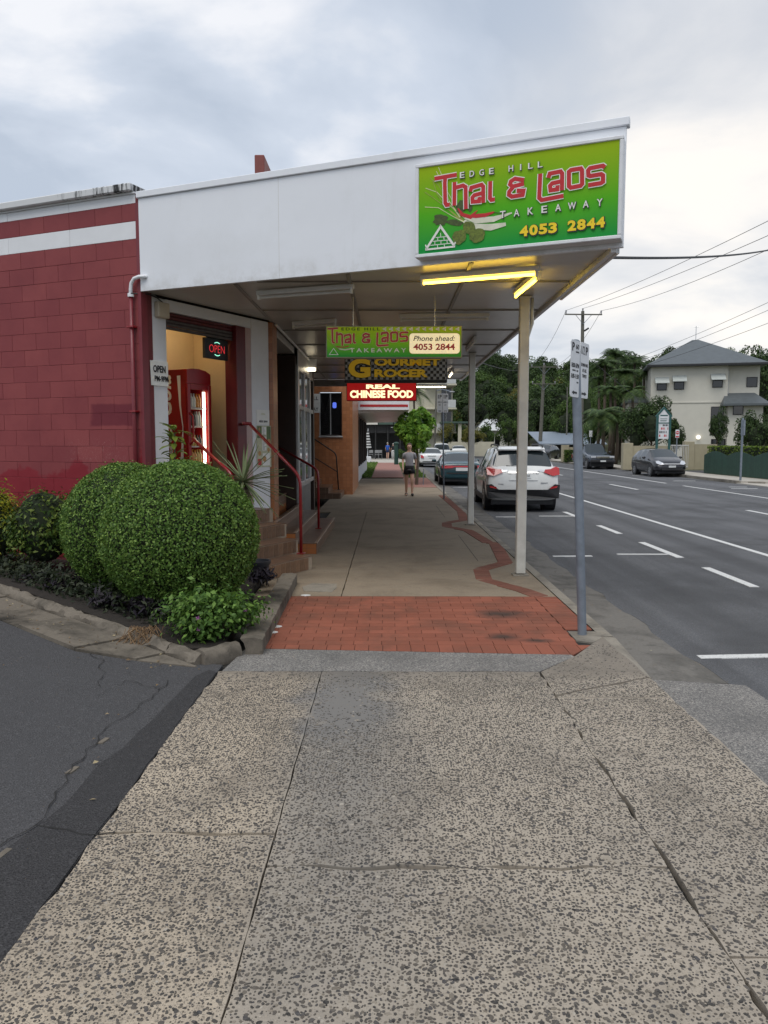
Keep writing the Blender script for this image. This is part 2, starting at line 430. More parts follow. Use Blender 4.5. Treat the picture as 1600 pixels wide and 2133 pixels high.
def ground_mat():
    m, t, b = new_mat('ground_mat'); p = pos(t)
    c = mixc(t, mr(t, noise(t, .6, 6, .6, p), .35, .65), (.055, .075, .025), (.1, .085, .05))
    t.links.new(c, b.inputs['Base Color']); b.inputs['Roughness'].default_value = .95
ground_mat()
M('soil', (.02, .015, .011), .95, .4, 20, .6, 80)
M('joint_dark', (.016, .015, .013), .95, .3, 30)
M('crack_dark', (.018, .017, .016), .95, .3, 30)
def brickpath_mat():
    m, t, b = new_mat('far_brick_path'); p = pos(t)
    br = nd(t, 'ShaderNodeTexBrick'); br.inputs['Scale'].default_value = 4.3; t.links.new(p, br.inputs['Vector'])
    br.inputs['Color1'].default_value = (.33, .15, .115, 1); br.inputs['Color2'].default_value = (.27, .115, .09, 1); br.inputs['Mortar'].default_value = (.2, .12, .09, 1)
    t.links.new(br.outputs[0], b.inputs['Base Color']); b.inputs['Roughness'].default_value = .85
brickpath_mat()

def fine_agg():
    m, t, b = new_mat('fine_aggregate'); p = pos(t)
    v = nd(t, 'ShaderNodeTexVoronoi'); v.inputs['Scale'].default_value = 140; t.links.new(p, v.inputs['Vector'])
    sp = nd(t, 'ShaderNodeSeparateColor'); t.links.new(v.outputs['Color'], sp.inputs[0])
    c = ramp(t, sp.outputs[0], [(0, (.07, .07, .07)), (.5, (.16, .15, .14)), (1, (.34, .32, .29))])
    c = mixc(t, mth(t, 'MULTIPLY', mr(t, noise(t, 1.6, 6, .6, p), .45, .65), .5), c, (.085, .083, .08))
    t.links.new(c, b.inputs['Base Color']); b.inputs['Roughness'].default_value = .85
    bump(t, b, v.outputs['Distance'], .4, .004)
fine_agg()
def sheet(name, poly, z, mat, kind='structure', parent=None, th=.02):
    o = obj(name, MB().prism(poly, z-th, z), mat, parent)
    if kind: tag(o, kind=kind)
    return o
g = MB().add([(-900, -300, -.22), (900, -300, -.22), (900, 1500, -.22), (-900, 1500, -.22)], [(0, 1, 2, 3)])
tag(obj('ground', g, 'ground_mat'), kind='structure')
road = sheet('road', [(2.3, -12), (15.02, -12), (15.02, 170), (2.3, 170)], RZ, 'road_asphalt', th=.05)
# ragged asphalt edge lapping over the gutter
rg = random.Random(3); e_ = [(2.47+.045*math.sin(i*.9)+rg.uniform(-.03, .03)+(.07 if i < 22 else 0), 1.0+i*.22) for i in range(280)]
lap = [(x, y) for x, y in e_]+[(2.75, e_[-1][1]), (2.75, 1.0)]
mb = MB()
for (a, b_) in zip(e_[:-1], e_[1:]): mb.prism([a, (2.75, a[1]), (2.75, b_[1]), b_], RZ-.004, RZ+.006)
obj('asphalt_lap', mb, 'road_asphalt', road)
# painted marks
def mark(x0, x1, y0, y1, skew=0.):
    obj('painted_line', MB().prism([(x0, y0), (x1, y0+skew), (x1, y1+skew), (x0, y1)], RZ, RZ+.0075), 'road_paint', road)
mark(5.93, 6.04, 5, 120); mark(12.05, 12.16, 12, 31.5); mark(12.05, 12.16, 33.5, 120)
for y0, y1 in ((9.37, 10.83), (11.78, 13.61), (14.91, 16.38), (17.9, 19.6), (23.4, 25.2), (29.5, 31.2), (35.5, 37.2)): mark(4.46, 4.58, y0, y1)
for y0 in (5.2, 11.85, 18.2, 24.2, 30.3): mark(2.58, 3.2 if y0 != 18.2 else 3.3, y0+(1.0 if y0 < 6 else 0), y0+.1+(1.0 if y0 < 6 else 0), .05)
for y0 in (12.1, 18.45, 24.4): mark(3.65, 4.455, y0, y0+.08)
for y0 in (16.5, 29, 41.5, 54, 66): mark(9.36, 9.48, y0, y0+3.6)
for y0 in (29.5, 35.5, 41.5): mark(13.2, 14.2, y0, y0+.09)
for xx, yy in ((11.3, 19.4), (13.6, 30.6)): mark(xx, xx+.7, yy, yy+.09)
# gutter and kerb on this side
gut = tag(obj('gutter', MB(), 'gutter_concrete'), kind='structure')
rg = random.Random(5); yy = 5.55
mb = MB()
for y0, y1 in [(0.2, 3.0), (3.012, 5.5)]: mb.prism([(1.84, y0), (2.62, y0), (2.62, y1), (1.84, y1)], -.2, lambda x, y: -.075-(x-1.84)*.06)
obj('crossover_gutter', mb, 'fine_aggregate', gut)
while yy < 62:
    L = rg.uniform(2.6, 3.4)
    obj('gutter_slab', MB().prism([(1.955, yy), (2.6, yy), (2.6, yy+L-.012), (1.955, yy+L-.012)], -.25, lambda x, y: -.1-.03*(x > 2.2)), 'gutter_concrete', gut); yy += L
kerb = tag(obj('kerb', MB(), 'kerb_concrete'), kind='structure')
yy = 6.45
kk = MB().add([(1.83, 5.5, -.2), (1.95, 5.5, -.2), (1.95, 6.44, -.2), (1.83, 6.44, -.2), (1.83, 5.5, -.03), (1.93, 5.5, -.07), (1.94, 6.44, -.01), (1.83, 6.44, .0)], [(4, 5, 6, 7), (1, 2, 6, 5), (0, 1, 5, 4), (2, 3, 7, 6)])
obj('kerb_ramp', kk, 'kerb_concrete', kerb)
while yy < 62:
    L = rg.uniform(1.4, 2.2)
    b_ = MB().add([(1.815, yy, -.2), (1.955, yy, -.2), (1.955, yy+L-.01, -.2), (1.815, yy+L-.01, -.2), (1.815, yy, .002), (1.92, yy, .002), (1.92, yy+L-.01, .002), (1.815, yy+L-.01, .002), (1.95, yy, -.028), (1.95, yy+L-.01, -.028)],
                  [(4, 5, 6, 7), (5, 8, 9, 6), (8, 1, 2, 9), (0, 1, 8, 5, 4), (2, 3, 7, 6, 9)])
    obj('kerbstone', b_, 'kerb_concrete', kerb); yy += L
# ---- footpath: pebbled crossing slabs in front
fp = tag(obj('footpath', MB().prism([(-1.25, -.5), (1.82, -.5), (1.82, 62), (-1.7, 62), (-1.7, 8.9), (-1.25, 5.6)], -.15, -.035), 'joint_dark'), kind='structure')
slabs = []
def slab(poly, mat='pebble_matrix', name='slab', z=0.):
    slabs.append(poly); return obj(name, MB().prism(poly, -.04, z), mat, fp)
def jline(p, q, seed, amp=.008): return jag(p, q, .1, amp, seed)
gp = .0035
def rect_slab(x0, x1, y0, y1, sd, a=(.004, .004, .004, .004), mat='pebble_matrix', z=0.):
    """slab with slightly broken edges: south, east, north, west"""
    pl = jline((x0, y0), (x1, y0), sd, a[0])+jline((x1, y0), (x1, y1), sd+1, a[1])+jline((x1, y1), (x0, y1), sd+2, a[2])+jline((x0, y1), (x0, y0), sd+3, a[3])
    return slab(pl, mat, z=z)
rect_slab(-1.225, -.475-gp, -.3, 3.10, 10, (.0, .004, .022, .014)); rect_slab(-1.225, -.475-gp, 3.12, 5.42, 20, (.012, .004, .01, .014))
rect_slab(-.475+gp, 1.095-gp, -.3, 2.85, 30, (.0, .012, .02, .004)); rect_slab(-.475+gp, 1.095-gp, 2.868, 5.42, 40, (.014, .014, .01, .004))
rect_slab(1.095+.007, 1.835, -.3, 2.33, 50, (.0, .01, .012, .012)); 
rect_slab(1.095+.007, 1.84, 2.345, 4.86, 60, (.012, .01, .0, .016))
slab(jline((1.095+gp, 4.87), (1.84, 4.87), 70, .0)+jline((1.84, 4.87), (1.84, 5.28), 71, .01)+jline((1.84, 5.28), (1.1+gp, 4.9), 72, .014))
slab(jline((1.1+gp, 4.925), (1.84, 5.305), 73, .014)+jline((1.84, 5.305), (1.83, 6.44), 74, .006)+[(1.83, 6.44), (1.46, 5.845), (1.105, 5.42)])
# exposed pebbles, proud of the matrix
def inside(poly, x, y):
    r = np.zeros(len(x), bool); n = len(poly)
    for i in range(n):
        x0, y0 = poly[i]; x1, y1 = poly[(i+1) % n]
        if y0 == y1: continue
        c = ((y0 > y) != (y1 > y)) & (x < (x1-x0)*(y-y0)/(y1-y0)+x0)
        r ^= c
    return r
def pebble_field(polys, dens, seed, y_lim=(1.6, 6.2), worn=None):
    rg = np.random.default_rng(seed); VV, FF, off = [], [], 0
    for poly in polys:
        xs = [p[0] for p in poly]; ys = [p[1] for p in poly]
        x0, x1 = min(xs)+.012, max(xs)-.012; y0, y1 = max(min(ys)+.012, y_lim[0]), min(max(ys)-.012, y_lim[1])
        if y1 <= y0: continue
        # jittered grid keeps stones from overlapping
        s = 1/math.sqrt(dens); gx, gy = np.meshgrid(np.arange(x0, x1, s), np.arange(y0, y1, s))
        x = (gx+rg.uniform(-.36, .36, gx.shape)*s).ravel(); y = (gy+rg.uniform(-.42, .42, gy.shape)*s).ravel()
        k = inside(poly, x, y); x, y = x[k], y[k]
        keep = rg.random(len(x)) < .88+.12*np.sin(x*3.1+y*1.7)*np.sin(y*2.3-x)
        if worn is not None: keep &= rg.random(len(x)) > worn(x, y)
        x, y = x[keep], y[keep]; n = len(x)
        sz = rg.uniform(.0040, .0066, n)*rg.choice([.6, .85, 1, 1, 1.5], n); asp = rg.uniform(1.05, 1.6, n); th = rg.uniform(0, math.pi, n); hh = rg.uniform(.0008, .0022, n)
        K = 6; ang = np.linspace(0, 2*math.pi, K, endpoint=False)[None, :]+rg.uniform(-.25, .25, (n, K)); rad = rg.uniform(.78, 1.15, (n, K))
        lx = np.cos(ang)*rad*(sz*asp)[:, None]; ly = np.sin(ang)*rad*sz[:, None]
        c, s_ = np.cos(th)[:, None], np.sin(th)[:, None]
        px = x[:, None]+lx*c-ly*s_; py = y[:, None]+lx*s_+ly*c
        pz = np.full_like(px, -.001)
        ux = x[:, None]+(lx*c-ly*s_)*.72; uy = y[:, None]+(lx*s_+ly*c)*.72; uz = np.repeat(hh[:, None], K, 1)
        V = np.concatenate([np.stack([px, py, pz], 2), np.stack([ux, uy, uz], 2)], 1)   # n,2K,3
        base = off+np.arange(n)*2*K
        top = (base[:, None]+K+np.arange(K)[None, :])
        VV.append(V.reshape(-1, 3)); off += n*2*K
        a = np.arange(K); b2 = (a+1) % K
        side = np.stack([base[:, None]+a, base[:, None]+b2, base[:, None]+K+b2, base[:, None]+K+a], 2).reshape(-1, 4)
        FF.append((top, side))
    me = bpy.data.meshes.new('exposed_pebbles')
    V = np.concatenate(VV); fs = []
    for top, side in FF: fs += top.tolist()+side.tolist()
    me.from_pydata(V.tolist(), [], fs); me.update()
    return me
spill = lambda x, y: np.clip(1.1-np.sqrt(((x+.27)/.34)**2+((y-4.75)/.75)**2), 0, 1)*.95+np.clip((y-5.1)/.4, 0, .8)
pb = obj('exposed_pebbles', pebble_field(slabs, 5600, 11, worn=spill), 'pebble', fp)
tag(pb, kind='stuff')
# the finer grey strip before the bricks
slab(jline((-1.2, 5.43), (1.1, 5.43), 81, .012)+[(1.1, 5.43), (1.44, 5.82), (1.43, 5.87)]+jline((1.43, 5.87), (-1.14, 6.04), 82, .004)+[(-1.14, 6.04)], 'fine_aggregate')
# ---- red pavers
base_p = obj('paving_bed', MB().prism([(-1.14, 6.05), (1.45, 5.87), (1.82, 6.38), (1.815, 8.14), (-1.0, 8.14)], -.05, -.012), 'joint_dark', fp)
PX0, PX1, PY0, PY1 = -1.14, 1.815, 5.98, 8.14
def paver_poly(x0, x1, y0, y1):
    p = [(x0, y0), (x1, y0), (x1, y1), (x0, y1)]
    d = Vector((1.45+1.14, 5.87-6.05)).normalized(); p = clip(p, -1.14, 6.053, -d.y, d.x)          # front edge
    d = Vector((1.82-1.45, 6.38-5.87)).normalized(); p = clip(p, 1.452, 5.875, -d.y, d.x)           # cut corner
    d = Vector((-1.10+1.14, 8.14-6.05)).normalized(); p = clip(p, -1.135, 6.05, d.y, -d.x)          # planter side
    return p
rg = random.Random(9); paver_me = {}
def put_paver(x0, x1, y0, y1, parent, mat='paver_red', z=0., cl=True):
    j = .0022; full = [(x0+j, y0+j), (x1-j, y0+j), (x1-j, y1-j), (x0+j, y1-j)]
    p = paver_poly(x0+j, x1-j, y0+j, y1-j) if cl else full
    if len(p) < 3: return
    ar = abs(sum(p[i][0]*p[(i+1) % len(p)][1]-p[(i+1) % len(p)][0]*p[i][1] for i in range(len(p))))/2
    if ar < .0008: return
    cx, cy = (x0+x1)/2, (y0+y1)/2; w_, l_ = round(x1-x0, 3), round(y1-y0, 3)
    if len(p) == 4 and abs(ar-(w_-2*j)*(l_-2*j)) < 1e-5:
        key = (w_, l_, mat)
        if key not in paver_me:
            paver_me[key] = MB().bbox(-w_/2+j, w_/2-j, -l_/2+j, l_/2-j, -.03, 0, .0035).mesh('paver'); paver_me[key].materials.append(MATS[mat])
        o = link(bpy.data.objects.new('paver', paver_me[key])); o.location = (cx, cy, z+rg.uniform(-.0018, .0018)); o.rotation_euler = (rg.uniform(-.006, .006), rg.uniform(-.006, .006), rg.uniform(-.006, .006))
        o.parent = parent; o.matrix_parent_inverse = Matrix()
    else:
        obj('paver', MB().prism([(a, b_) for a, b_ in p], -.03, z), mat, parent)
pv = obj('brick_paving', MB().box(-.9, 1.7, 6.3, 8.0, -.045, -.02), 'joint_dark', fp)
for i in range(27): put_paver(-1.19+i*.1125, -1.19+(i+1)*.1125, 5.83, 6.26, pv) if False else None
nr = 16; rh = (8.14-6.16)/nr
for r_ in range(nr):
    off = (r_ % 2)*.115
    for c_ in range(-1, 14):
        x0 = -1.2+c_*.23+off; x1 = x0+.23
        x0, x1 = max(x0, -1.2), min(x1, 1.57)
        if x1-x0 > .04: put_paver(x0, x1, 6.16+r_*rh, 6.16+(r_+1)*rh, pv)
for i in range(27): put_paver(-1.17+i*.113, -1.17+(i+1)*.113, 5.80, 6.16, pv)
for i in range(17):
    y0 = 6.38+i*.104
    if not (6.38 <= y0 < 6.62): put_paver(1.572, 1.812, y0, y0+.104, pv)
# pole base collar of mortar
obj('mortar_collar', MB().prism([(1.574, 6.30), (1.70, 6.235), (1.822, 6.40), (1.81, 6.605), (1.574, 6.605)], -.03, .003), 'kerb_concrete', fp)
for (px, py) in ((575, 1305), (566, 1317), (637, 1240)):
    p_ = G(px, py); mbx = MB().lathe([(.055, -.01), (.055, .004), (.045, .008), (0.001, .009)], 16); 
    o = obj('paint_dot', mbx, 'road_paint', None); o.location = (p_.x, p_.y, 0); o.scale = (1, .75, .6); o.parent = fp
# ---- smooth concrete path beyond
XS = [-1.42, -.5, 1.5]; YS = [8.15, 9.9, 11.9, 15.3, 18.2, 21.4, 24.6, 28.0, 31.5, 35.0]
for i in range(len(YS)-1):
    y0, y1 = YS[i], YS[i+1]
    x0 = -1.45 if y0 < 9.5 else (-1.25 if y0 < 15 else -1.35)
    if i < 4:
        rect_slab(x0, -.505, y0+.004, y1-.004, 100+i*8, (.003,)*4, 'path_concrete'); rect_slab(-.495, 1.26, y0+.004, y1-.004, 104+i*8, (.003,)*4, 'path_concrete')
    else: rect_slab(x0-.35, 1.26, y0+.005, y1-.005, 100+i*8, (.004,)*4, 'path_concrete')
obj('access_cover', MB().prism([(-.93, 8.42), (-.62, 8.36), (-.58, 8.62), (-.6, 8.86), (-.88, 8.9), (-.98, 8.66)], -.02, .004), 'kerb_concrete', fp)
# kerbside band: concrete with a brick ribbon that steps round each post
kb = obj('kerbside_band', MB().prism([(1.262, 8.15), (1.812, 8.15), (1.812, 36), (1.262, 36)], -.05, -.006), 'path_concrete', fp)
def ribbon_bricks(pts, wd, parent):
    for a, b_ in zip(pts[:-1], pts[1:]):
        a, b_ = Vector(a), Vector(b_); L = (b_-a).length; n = max(1, round(L/.115)); ang = math.atan2((b_-a).y, (b_-a).x)
        for i in range(n):
            key = ('rb', round(L/n, 3), wd)
            if key not in paver_me:
                paver_me[key] = MB().bbox(-L/n/2+.003, L/n/2-.003, -wd/2, wd/2, -.03, 0, .003).mesh('brick'); paver_me[key].materials.append(MATS['border_brick'])
            o = link(bpy.data.objects.new('brick', paver_me[key])); c_ = a+(b_-a)*((i+.5)/n); o.location = (c_.x, c_.y, .001+rg.uniform(-.001, .001)+.0006*(i % 2)); o.rotation_euler = (0, 0, ang); o.parent = parent
bb = obj('brick_border', MB().box(1.3, 1.8, 8.2, 8.21, -.02, -.008), 'joint_dark', fp)
zz_ = [tuple(G(900+u/2.286, 1000+v/2.286)[:2]) for u, v in ((545, 563), (430, 522), (248, 474), (232, 424), (350, 392), (300, 300))]
zz_[0] = (1.64, 8.16)
ribbon_bricks(zz_+[(1.66, 12.6)]+[(x, y+5.84) for x, y in zz_[1:]]+[(1.68, 24)], .20, bb)
for y0 in (10.6, 16.9): 
    obj('joint', MB().box(1.255, 1.262, y0, y0+3, -.02, .0012), 'joint_dark', fp)
# tree square and onward
rb = MB().prism([(.7, 28.2), (1.8, 28.2), (1.8, 35.5), (.7, 35.5)], -.03, .005); obj('brick_square', rb, 'far_brick_path', fp)
sheet('brick_path', [(-.75, 36), (.75, 36), (.85, 62), (-.85, 62)], .012, 'far_brick_path')
sheet('far_path', [(-6, 62), (3.5, 62), (4.5, 80), (-6, 80)], .016, 'pale_path')
sheet('verge', [(-4, 35.9), (1.82, 35.9), (1.82, 62), (-4, 62)], -.01, 'ground_mat', th=.08)
# ---- driveway
dz = lambda x, y: -.004+.046*max(0., -x-1.3)
def drive(poly, off): return MB().prism(poly, -.3, lambda x, y: dz(x, y)+off)
gridp = []
xs = [-1.232, -1.5, -2.2, -3, -4, -5.5, -8, -12]; mb = MB()
edge_line = lambda x: 5.55+(-1.4-x)*.83        # kerb line of the planter in plan
for a, b_ in zip(xs[:-1], xs[1:]):
    mb.prism([(b_, -2), (a, -2), (a, max(5.6, edge_line(a))), (b_, max(5.6, edge_line(b_)))], -.3, dz)
dw = tag(obj('driveway', mb, 'drive_asphalt'), kind='structure')
st = jag((-1.234, 2.2), (-1.234, 5.4), .2, .006, 3)+[(-1.234, 5.4), (-1.3, 5.45)]+jag((-1.36, 5.3), (-1.50, 3.15), .2, .02, 5)+[(-1.5, 3.15), (-1.72, 2.2)]
obj('asphalt_patch', MB().prism(st, -.02, lambda x, y: dz(x, y)+.006), 'patch_asphalt', dw)
def crack(pts, wd, seed, parent=dw, zf=None, mat='crack_dark', amp=.02):
    rr_ = random.Random(seed); P_ = []
    for a, b_ in zip(pts[:-1], pts[1:]): P_ += jag(a, b_, .06, amp, rr_.randint(0, 9999))
    P_.append(pts[-1]); mb = MB(); W = [wd*rr_.uniform(.35, 1.3) for _ in P_]
    L_, R_ = [], []
    for i, p in enumerate(P_):
        d = (Vector(P_[min(i+1, len(P_)-1)])-Vector(P_[max(i-1, 0)])).normalized(); n_ = Vector((-d.y, d.x))*W[i]/2
        L_.append(Vector(p)+n_); R_.append(Vector(p)-n_)
    z = zf or (lambda x, y: dz(x, y)+.0085)
    vs = [(p.x, p.y, z(p.x, p.y)) for p in R_+L_]; n = len(P_)
    obj('crack', mb.add(vs, [(i, i+1, n+i+1, n+i) for i in range(n-1)]), mat, parent)
g2 = lambda px, py: tuple(G(px, py)[:2])
crack([g2(0, 1770), g2(75, 1725), g2(150, 1610), g2(215, 1530), g2(330, 1445), g2(350, 1420)], .007, 1)
crack([g2(75, 1725), g2(170, 1740), g2(238, 1736)], .010, 2)
crack([g2(0, 1300), g2(90, 1330), g2(160, 1345), g2(215, 1390), g2(210, 1440)], .005, 3, amp=.03)
crack([g2(200, 1460), g2(260, 1425), g2(330, 1440)], .004, 4, amp=.03)
crack([g2(830, 1797), g2(940, 1803), g2(1020, 1812)], .006, 6, fp, lambda x, y: .0012, amp=.008)
for (a, b_) in (((150, 1610), (172, 1598)), ((215, 1548), (232, 1540)), ((5, 1785), (30, 1770))):
    p_ = G(*a); obj('spall', MB().prism([(p_.x-.022, p_.y-.035), (p_.x+.008, p_.y-.03), (p_.x+.022, p_.y+.04), (p_.x-.004, p_.y+.045)], -.02, dz(p_.x, p_.y)+.007), 'edging_concrete', dw)
# concrete apron between asphalt and planter
ap = tag(obj('drain_apron', MB(), 'edging_concrete'), kind='structure')
a0, a1 = Vector((-1.40, 5.52)), Vector((-6.2, 9.50)); dd = (a1-a0).normalized(); nn = Vector((dd.y, -dd.x))*-1
if nn.y > 0: nn = -nn
segs = [0, .42, .95, 1.9, 3.1, 4.3, 6.3]
for i, (s0, s1) in enumerate(zip(segs[:-1], segs[1:])):
    w0 = .02+.42*min(1, s0/.8); w1 = .02+.42*min(1, s1/.8)
    q = [a0+dd*(s0+.006)+nn*w0, a0+dd*(s0+.006), a0+dd*(s1-.006), a0+dd*(s1-.006)+nn*w1]
    pl = [tuple(v) for v in q]
    obj('apron_slab', MB().prism(pl[::-1] if (q[1]-q[0]).cross(q[2]-q[1]) < 0 else pl, -.2, lambda x, y: dz(x, y)+.02+.012*((i*7) % 3-1)), 'edging_concrete', ap)
# ---- other side of the street
ok = tag(obj('far_kerb', MB().prism([(15.0, 33.2), (15.16, 33.2), (15.16, 170), (15.0, 170)], -.2, .0), 'kerb_concrete'), kind='structure')
obj('kerb_end', MB().prism([(15.0, 33.2), (15.9, 32.4), (15.9, 32.55), (15.16, 33.2)], -.2, -.03), 'kerb_concrete', ok)
sheet('far_footpath', [(15.16, 33.0), (16.9, 31.9), (16.9, 170), (15.16, 170)], .0, 'pale_path', th=.2)
sheet('far_verge', [(16.9, 33), (80, 33), (80, 170), (16.9, 170)], -.03, 'ground_mat', th=.2)
sheet('far_driveway', [(15.0, 18), (60, 18), (60, 33.1), (15.0, 33.1)], -.09, 'pale_path', th=.1)
sheet('side_drive', [(16.9, 41.5), (30, 41.5), (30, 45.5), (16.9, 45.5)], -.01, 'drive_asphalt', th=.1)
# litter
rg = random.Random(21); mb = MB()
for _ in range(170):
    if rg.random() < .72:
        s = rg.uniform(0, 4.8); p_ = a0+dd*s+nn*rg.uniform(-.02, .45); z = dz(p_.x, p_.y)+.036
    elif rg.random() < .5: p_ = Vector((rg.uniform(1.96, 2.4), rg.uniform(5.5, 16))); z = -.095
    else: p_ = Vector((rg.uniform(-4, -1.3), rg.uniform(3, 6))); z = dz(p_.x, p_.y)+.012
    a = rg.uniform(0, 6.28); l = rg.uniform(.006, .02); wd = l*rg.uniform(.3, .55)
    ca, sa = math.cos(a), math.sin(a)
    mb.add([(p_.x-ca*l, p_.y-sa*l, z), (p_.x+sa*wd, p_.y-ca*wd, z+rg.uniform(0, .012)), (p_.x+ca*l, p_.y+sa*l, z+.002), (p_.x-sa*wd, p_.y+ca*wd, z+rg.uniform(0, .01))], [(0, 1, 2, 3)])
foliage('dry_leaf', (.12, .07, .03), (.22, .15, .08), (.42, .36, .22), .1)
tag(obj('leaf_litter', mb, 'dry_leaf'), kind='stuff')
# ================================================================ TAKEAWAY SHOP
def xf(mb, o, ang):
    c, s = math.cos(ang), math.sin(ang)
    mb.v = [(o[0]+x*c-y*s, o[1]+x*s+y*c, z) for x, y, z in mb.v]; return mb
FA, FO = R(-22), (-2.82, 9.10)            # side face: red block wall + white fascia, one plane
WA, WO = R(61.9), (-2.87, 9.22)           # angled entrance wall
def fw(s, y): return (FO[0]+s*math.cos(FA)-y*math.sin(FA), FO[1]+s*math.sin(FA)+y*math.cos(FA))
def ww(s, y): return (WO[0]+s*math.cos(WA)-y*math.sin(WA), WO[1]+s*math.sin(WA)+y*math.cos(WA))
ZS = 3.40; FL = .90                        # soffit, shop floor
def block_paint():
    m, t, b = new_mat('block_paint'); p = pos(t); oi = nd(t, 'ShaderNodeObjectInfo').outputs['Random']
    s = nd(t, 'ShaderNodeSeparateXYZ'); t.links.new(p, s.inputs[0])
    fade = mixc(t, oi, (.225, .05, .054), (.26, .062, .063))
    fade = mixc(t, mr(t, noise(t, 2.2, 6, .6, p), .4, .7, 0, .5), fade, (.17, .034, .041))
    fresh = mixc(t, mr(t, noise(t, 3, 4, .6, p), .3, .7), (.20, .018, .026), (.235, .024, .034))
    hgt = mth(t, 'ADD', s.outputs[2], mth(t, 'MULTIPLY', mth(t, 'ADD', noise(t, 1.6, 4, .6, p), -.5), 1.5))
    c = mixc(t, mr(t, hgt, 1.25, 1.32), fresh, fade)
    # one touched-up patch
    dx = mth(t, 'DIVIDE', mth(t, 'ADD', s.outputs[0], 3.3), .34); dz_ = mth(t, 'DIVIDE', mth(t, 'ADD', s.outputs[2], -1.98), .14)
    k = mth(t, 'MAXIMUM', mth(t, 'ABSOLUTE', dx), mth(t, 'ABSOLUTE', dz_))
    c = mixc(t, mr(t, mth(t, 'ADD', k, mth(t, 'MULTIPLY', noise(t, 6, 3, .6, p), .4)), 1.05, 1.2, .65, 0), c, (.105, .012, .025))
    # chalky scribbles
    sc_ = noise(t, 7, 2, .5, p, 3.5)
    zone = mth(t, 'MULTIPLY', mr(t, mth(t, 'ABSOLUTE', mth(t, 'ADD', s.outputs[2], -1.55)), .1, .2, 1, 0), mr(t, mth(t, 'ABSOLUTE', mth(t, 'ADD', s.outputs[0], 3.55)), .3, .6, 1, 0))
    line = mr(t, mth(t, 'ABSOLUTE', mth(t, 'ADD', sc_, -.5)), .0, .012, 1, 0)
    c = mixc(t, mth(t, 'MULTIPLY', mth(t, 'MULTIPLY', line, zone), .3), c, (.5, .35, .33))
    t.links.new(c, b.inputs['Base Color']); b.inputs['Roughness'].default_value = .5; b.inputs['Specular IOR Level'].default_value = .2
    bump(t, b, noise(t, 90, 4, .7, p), .12, .004)
block_paint()
M('mortar_red', (.16, .034, .038), .8, .2, 8)
M('white_paint', (.72, .73, .75), .45, .05, 2.5, .03, 40, dirt=((.5, .5, .5), .25))
M('fascia_white', (.76, .78, .82), .35, .025, 1.2, .02, 3, dirt=((.62, .63, .64), .35))
M('cream_paint', (.62, .6, .54), .5, .08, 4, .05, 60, dirt=((.3, .27, .22), .4))
M('red_gloss', (.235, .010, .014), .28, .12, 8, .03, 90, coat=.3)
M('dark_red', (.10, .012, .014), .4, .2, 6)
M('shop_beige', (.66, .52, .30), .65, .06, 3)
M('shutter_grey', (.10, .085, .08), .5, .25, 12, metal=.3)
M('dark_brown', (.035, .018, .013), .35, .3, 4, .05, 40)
M('aluminium', (.5, .5, .5), .35, .08, 10, metal=.7)
M('off_white', (.8, .8, .76), .5, .06, 12)
M('black_paint', (.012, .012, .013), .5, .2, 10)
M('ink', (.015, .015, .018), .6, .1, 10)
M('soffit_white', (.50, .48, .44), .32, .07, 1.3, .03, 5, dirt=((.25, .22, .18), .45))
M('strip_grey', (.26, .245, .22), .5, .15, 4)
M('soffit_gap', (.10, .085, .07), .8, .3, 10)
glass('shop_glass', (.012, .012, .013), .06)
def streaks():
    m = MATS['fascia_white']; t = m.node_tree; b = t.nodes['Principled BSDF']; src = b.inputs['Base Color'].links[0].from_socket; p = pos(t)
    mpn = nd(t, 'ShaderNodeMapping'); mpn.inputs[3].default_value = (3, 3, .3); t.links.new(p, mpn.inputs[0])
    f = mth(t, 'MULTIPLY', mr(t, noise(t, 2.2, 7, .7, mpn.outputs[0]), .56, .78, 0, .22), mr(t, noise(t, .8, 3, .5, p), .45, .6)); s = nd(t, 'ShaderNodeSeparateXYZ'); t.links.new(p, s.inputs[0])
    c = mixc(t, f, src, (.45, .44, .41)); c = mixc(t, mth(t, 'MULTIPLY', mr(t, s.outputs[2], 3.62, 3.38), mr(t, noise(t, 4, 7, .7, p), .45, .7, 0, .6)), c, (.4, .38, .34))
    t.links.new(c, b.inputs['Base Color'])
    bump(t, b, noise(t, .9, 2, .5, p), .12, .05)
streaks()
def stained_cap():
    m, t, b = new_mat('stained_cap'); p = pos(t)
    mpn = nd(t, 'ShaderNodeMapping'); mpn.inputs[3].default_value = (7, 7, .6); t.links.new(p, mpn.inputs[0])
    s = nd(t, 'ShaderNodeSeparateXYZ'); t.links.new(p, s.inputs[0])
    st_ = noise(t, 1.6, 6, .75, mpn.outputs[0]); lo = noise(t, 1.1, 3, .5, p)
    f = mth(t, 'MULTIPLY', mr(t, st_, .46, .56), mr(t, mth(t, 'ADD', lo, mth(t, 'MULTIPLY', s.outputs[0], .12)), -.02, .14))
    c = mixc(t, f, (.6, .61, .62), (.012, .012, .013))
    t.links.new(c, b.inputs['Base Color']); b.inputs['Roughness'].default_value = .7
stained_cap()

shop = thing('takeaway_shop', 'red block and white corner takeaway shop with a deep street awning', 'building', (FO[0], FO[1], 0))
M('pipe_red', (.17, .022, .03), .4, .12, 6)
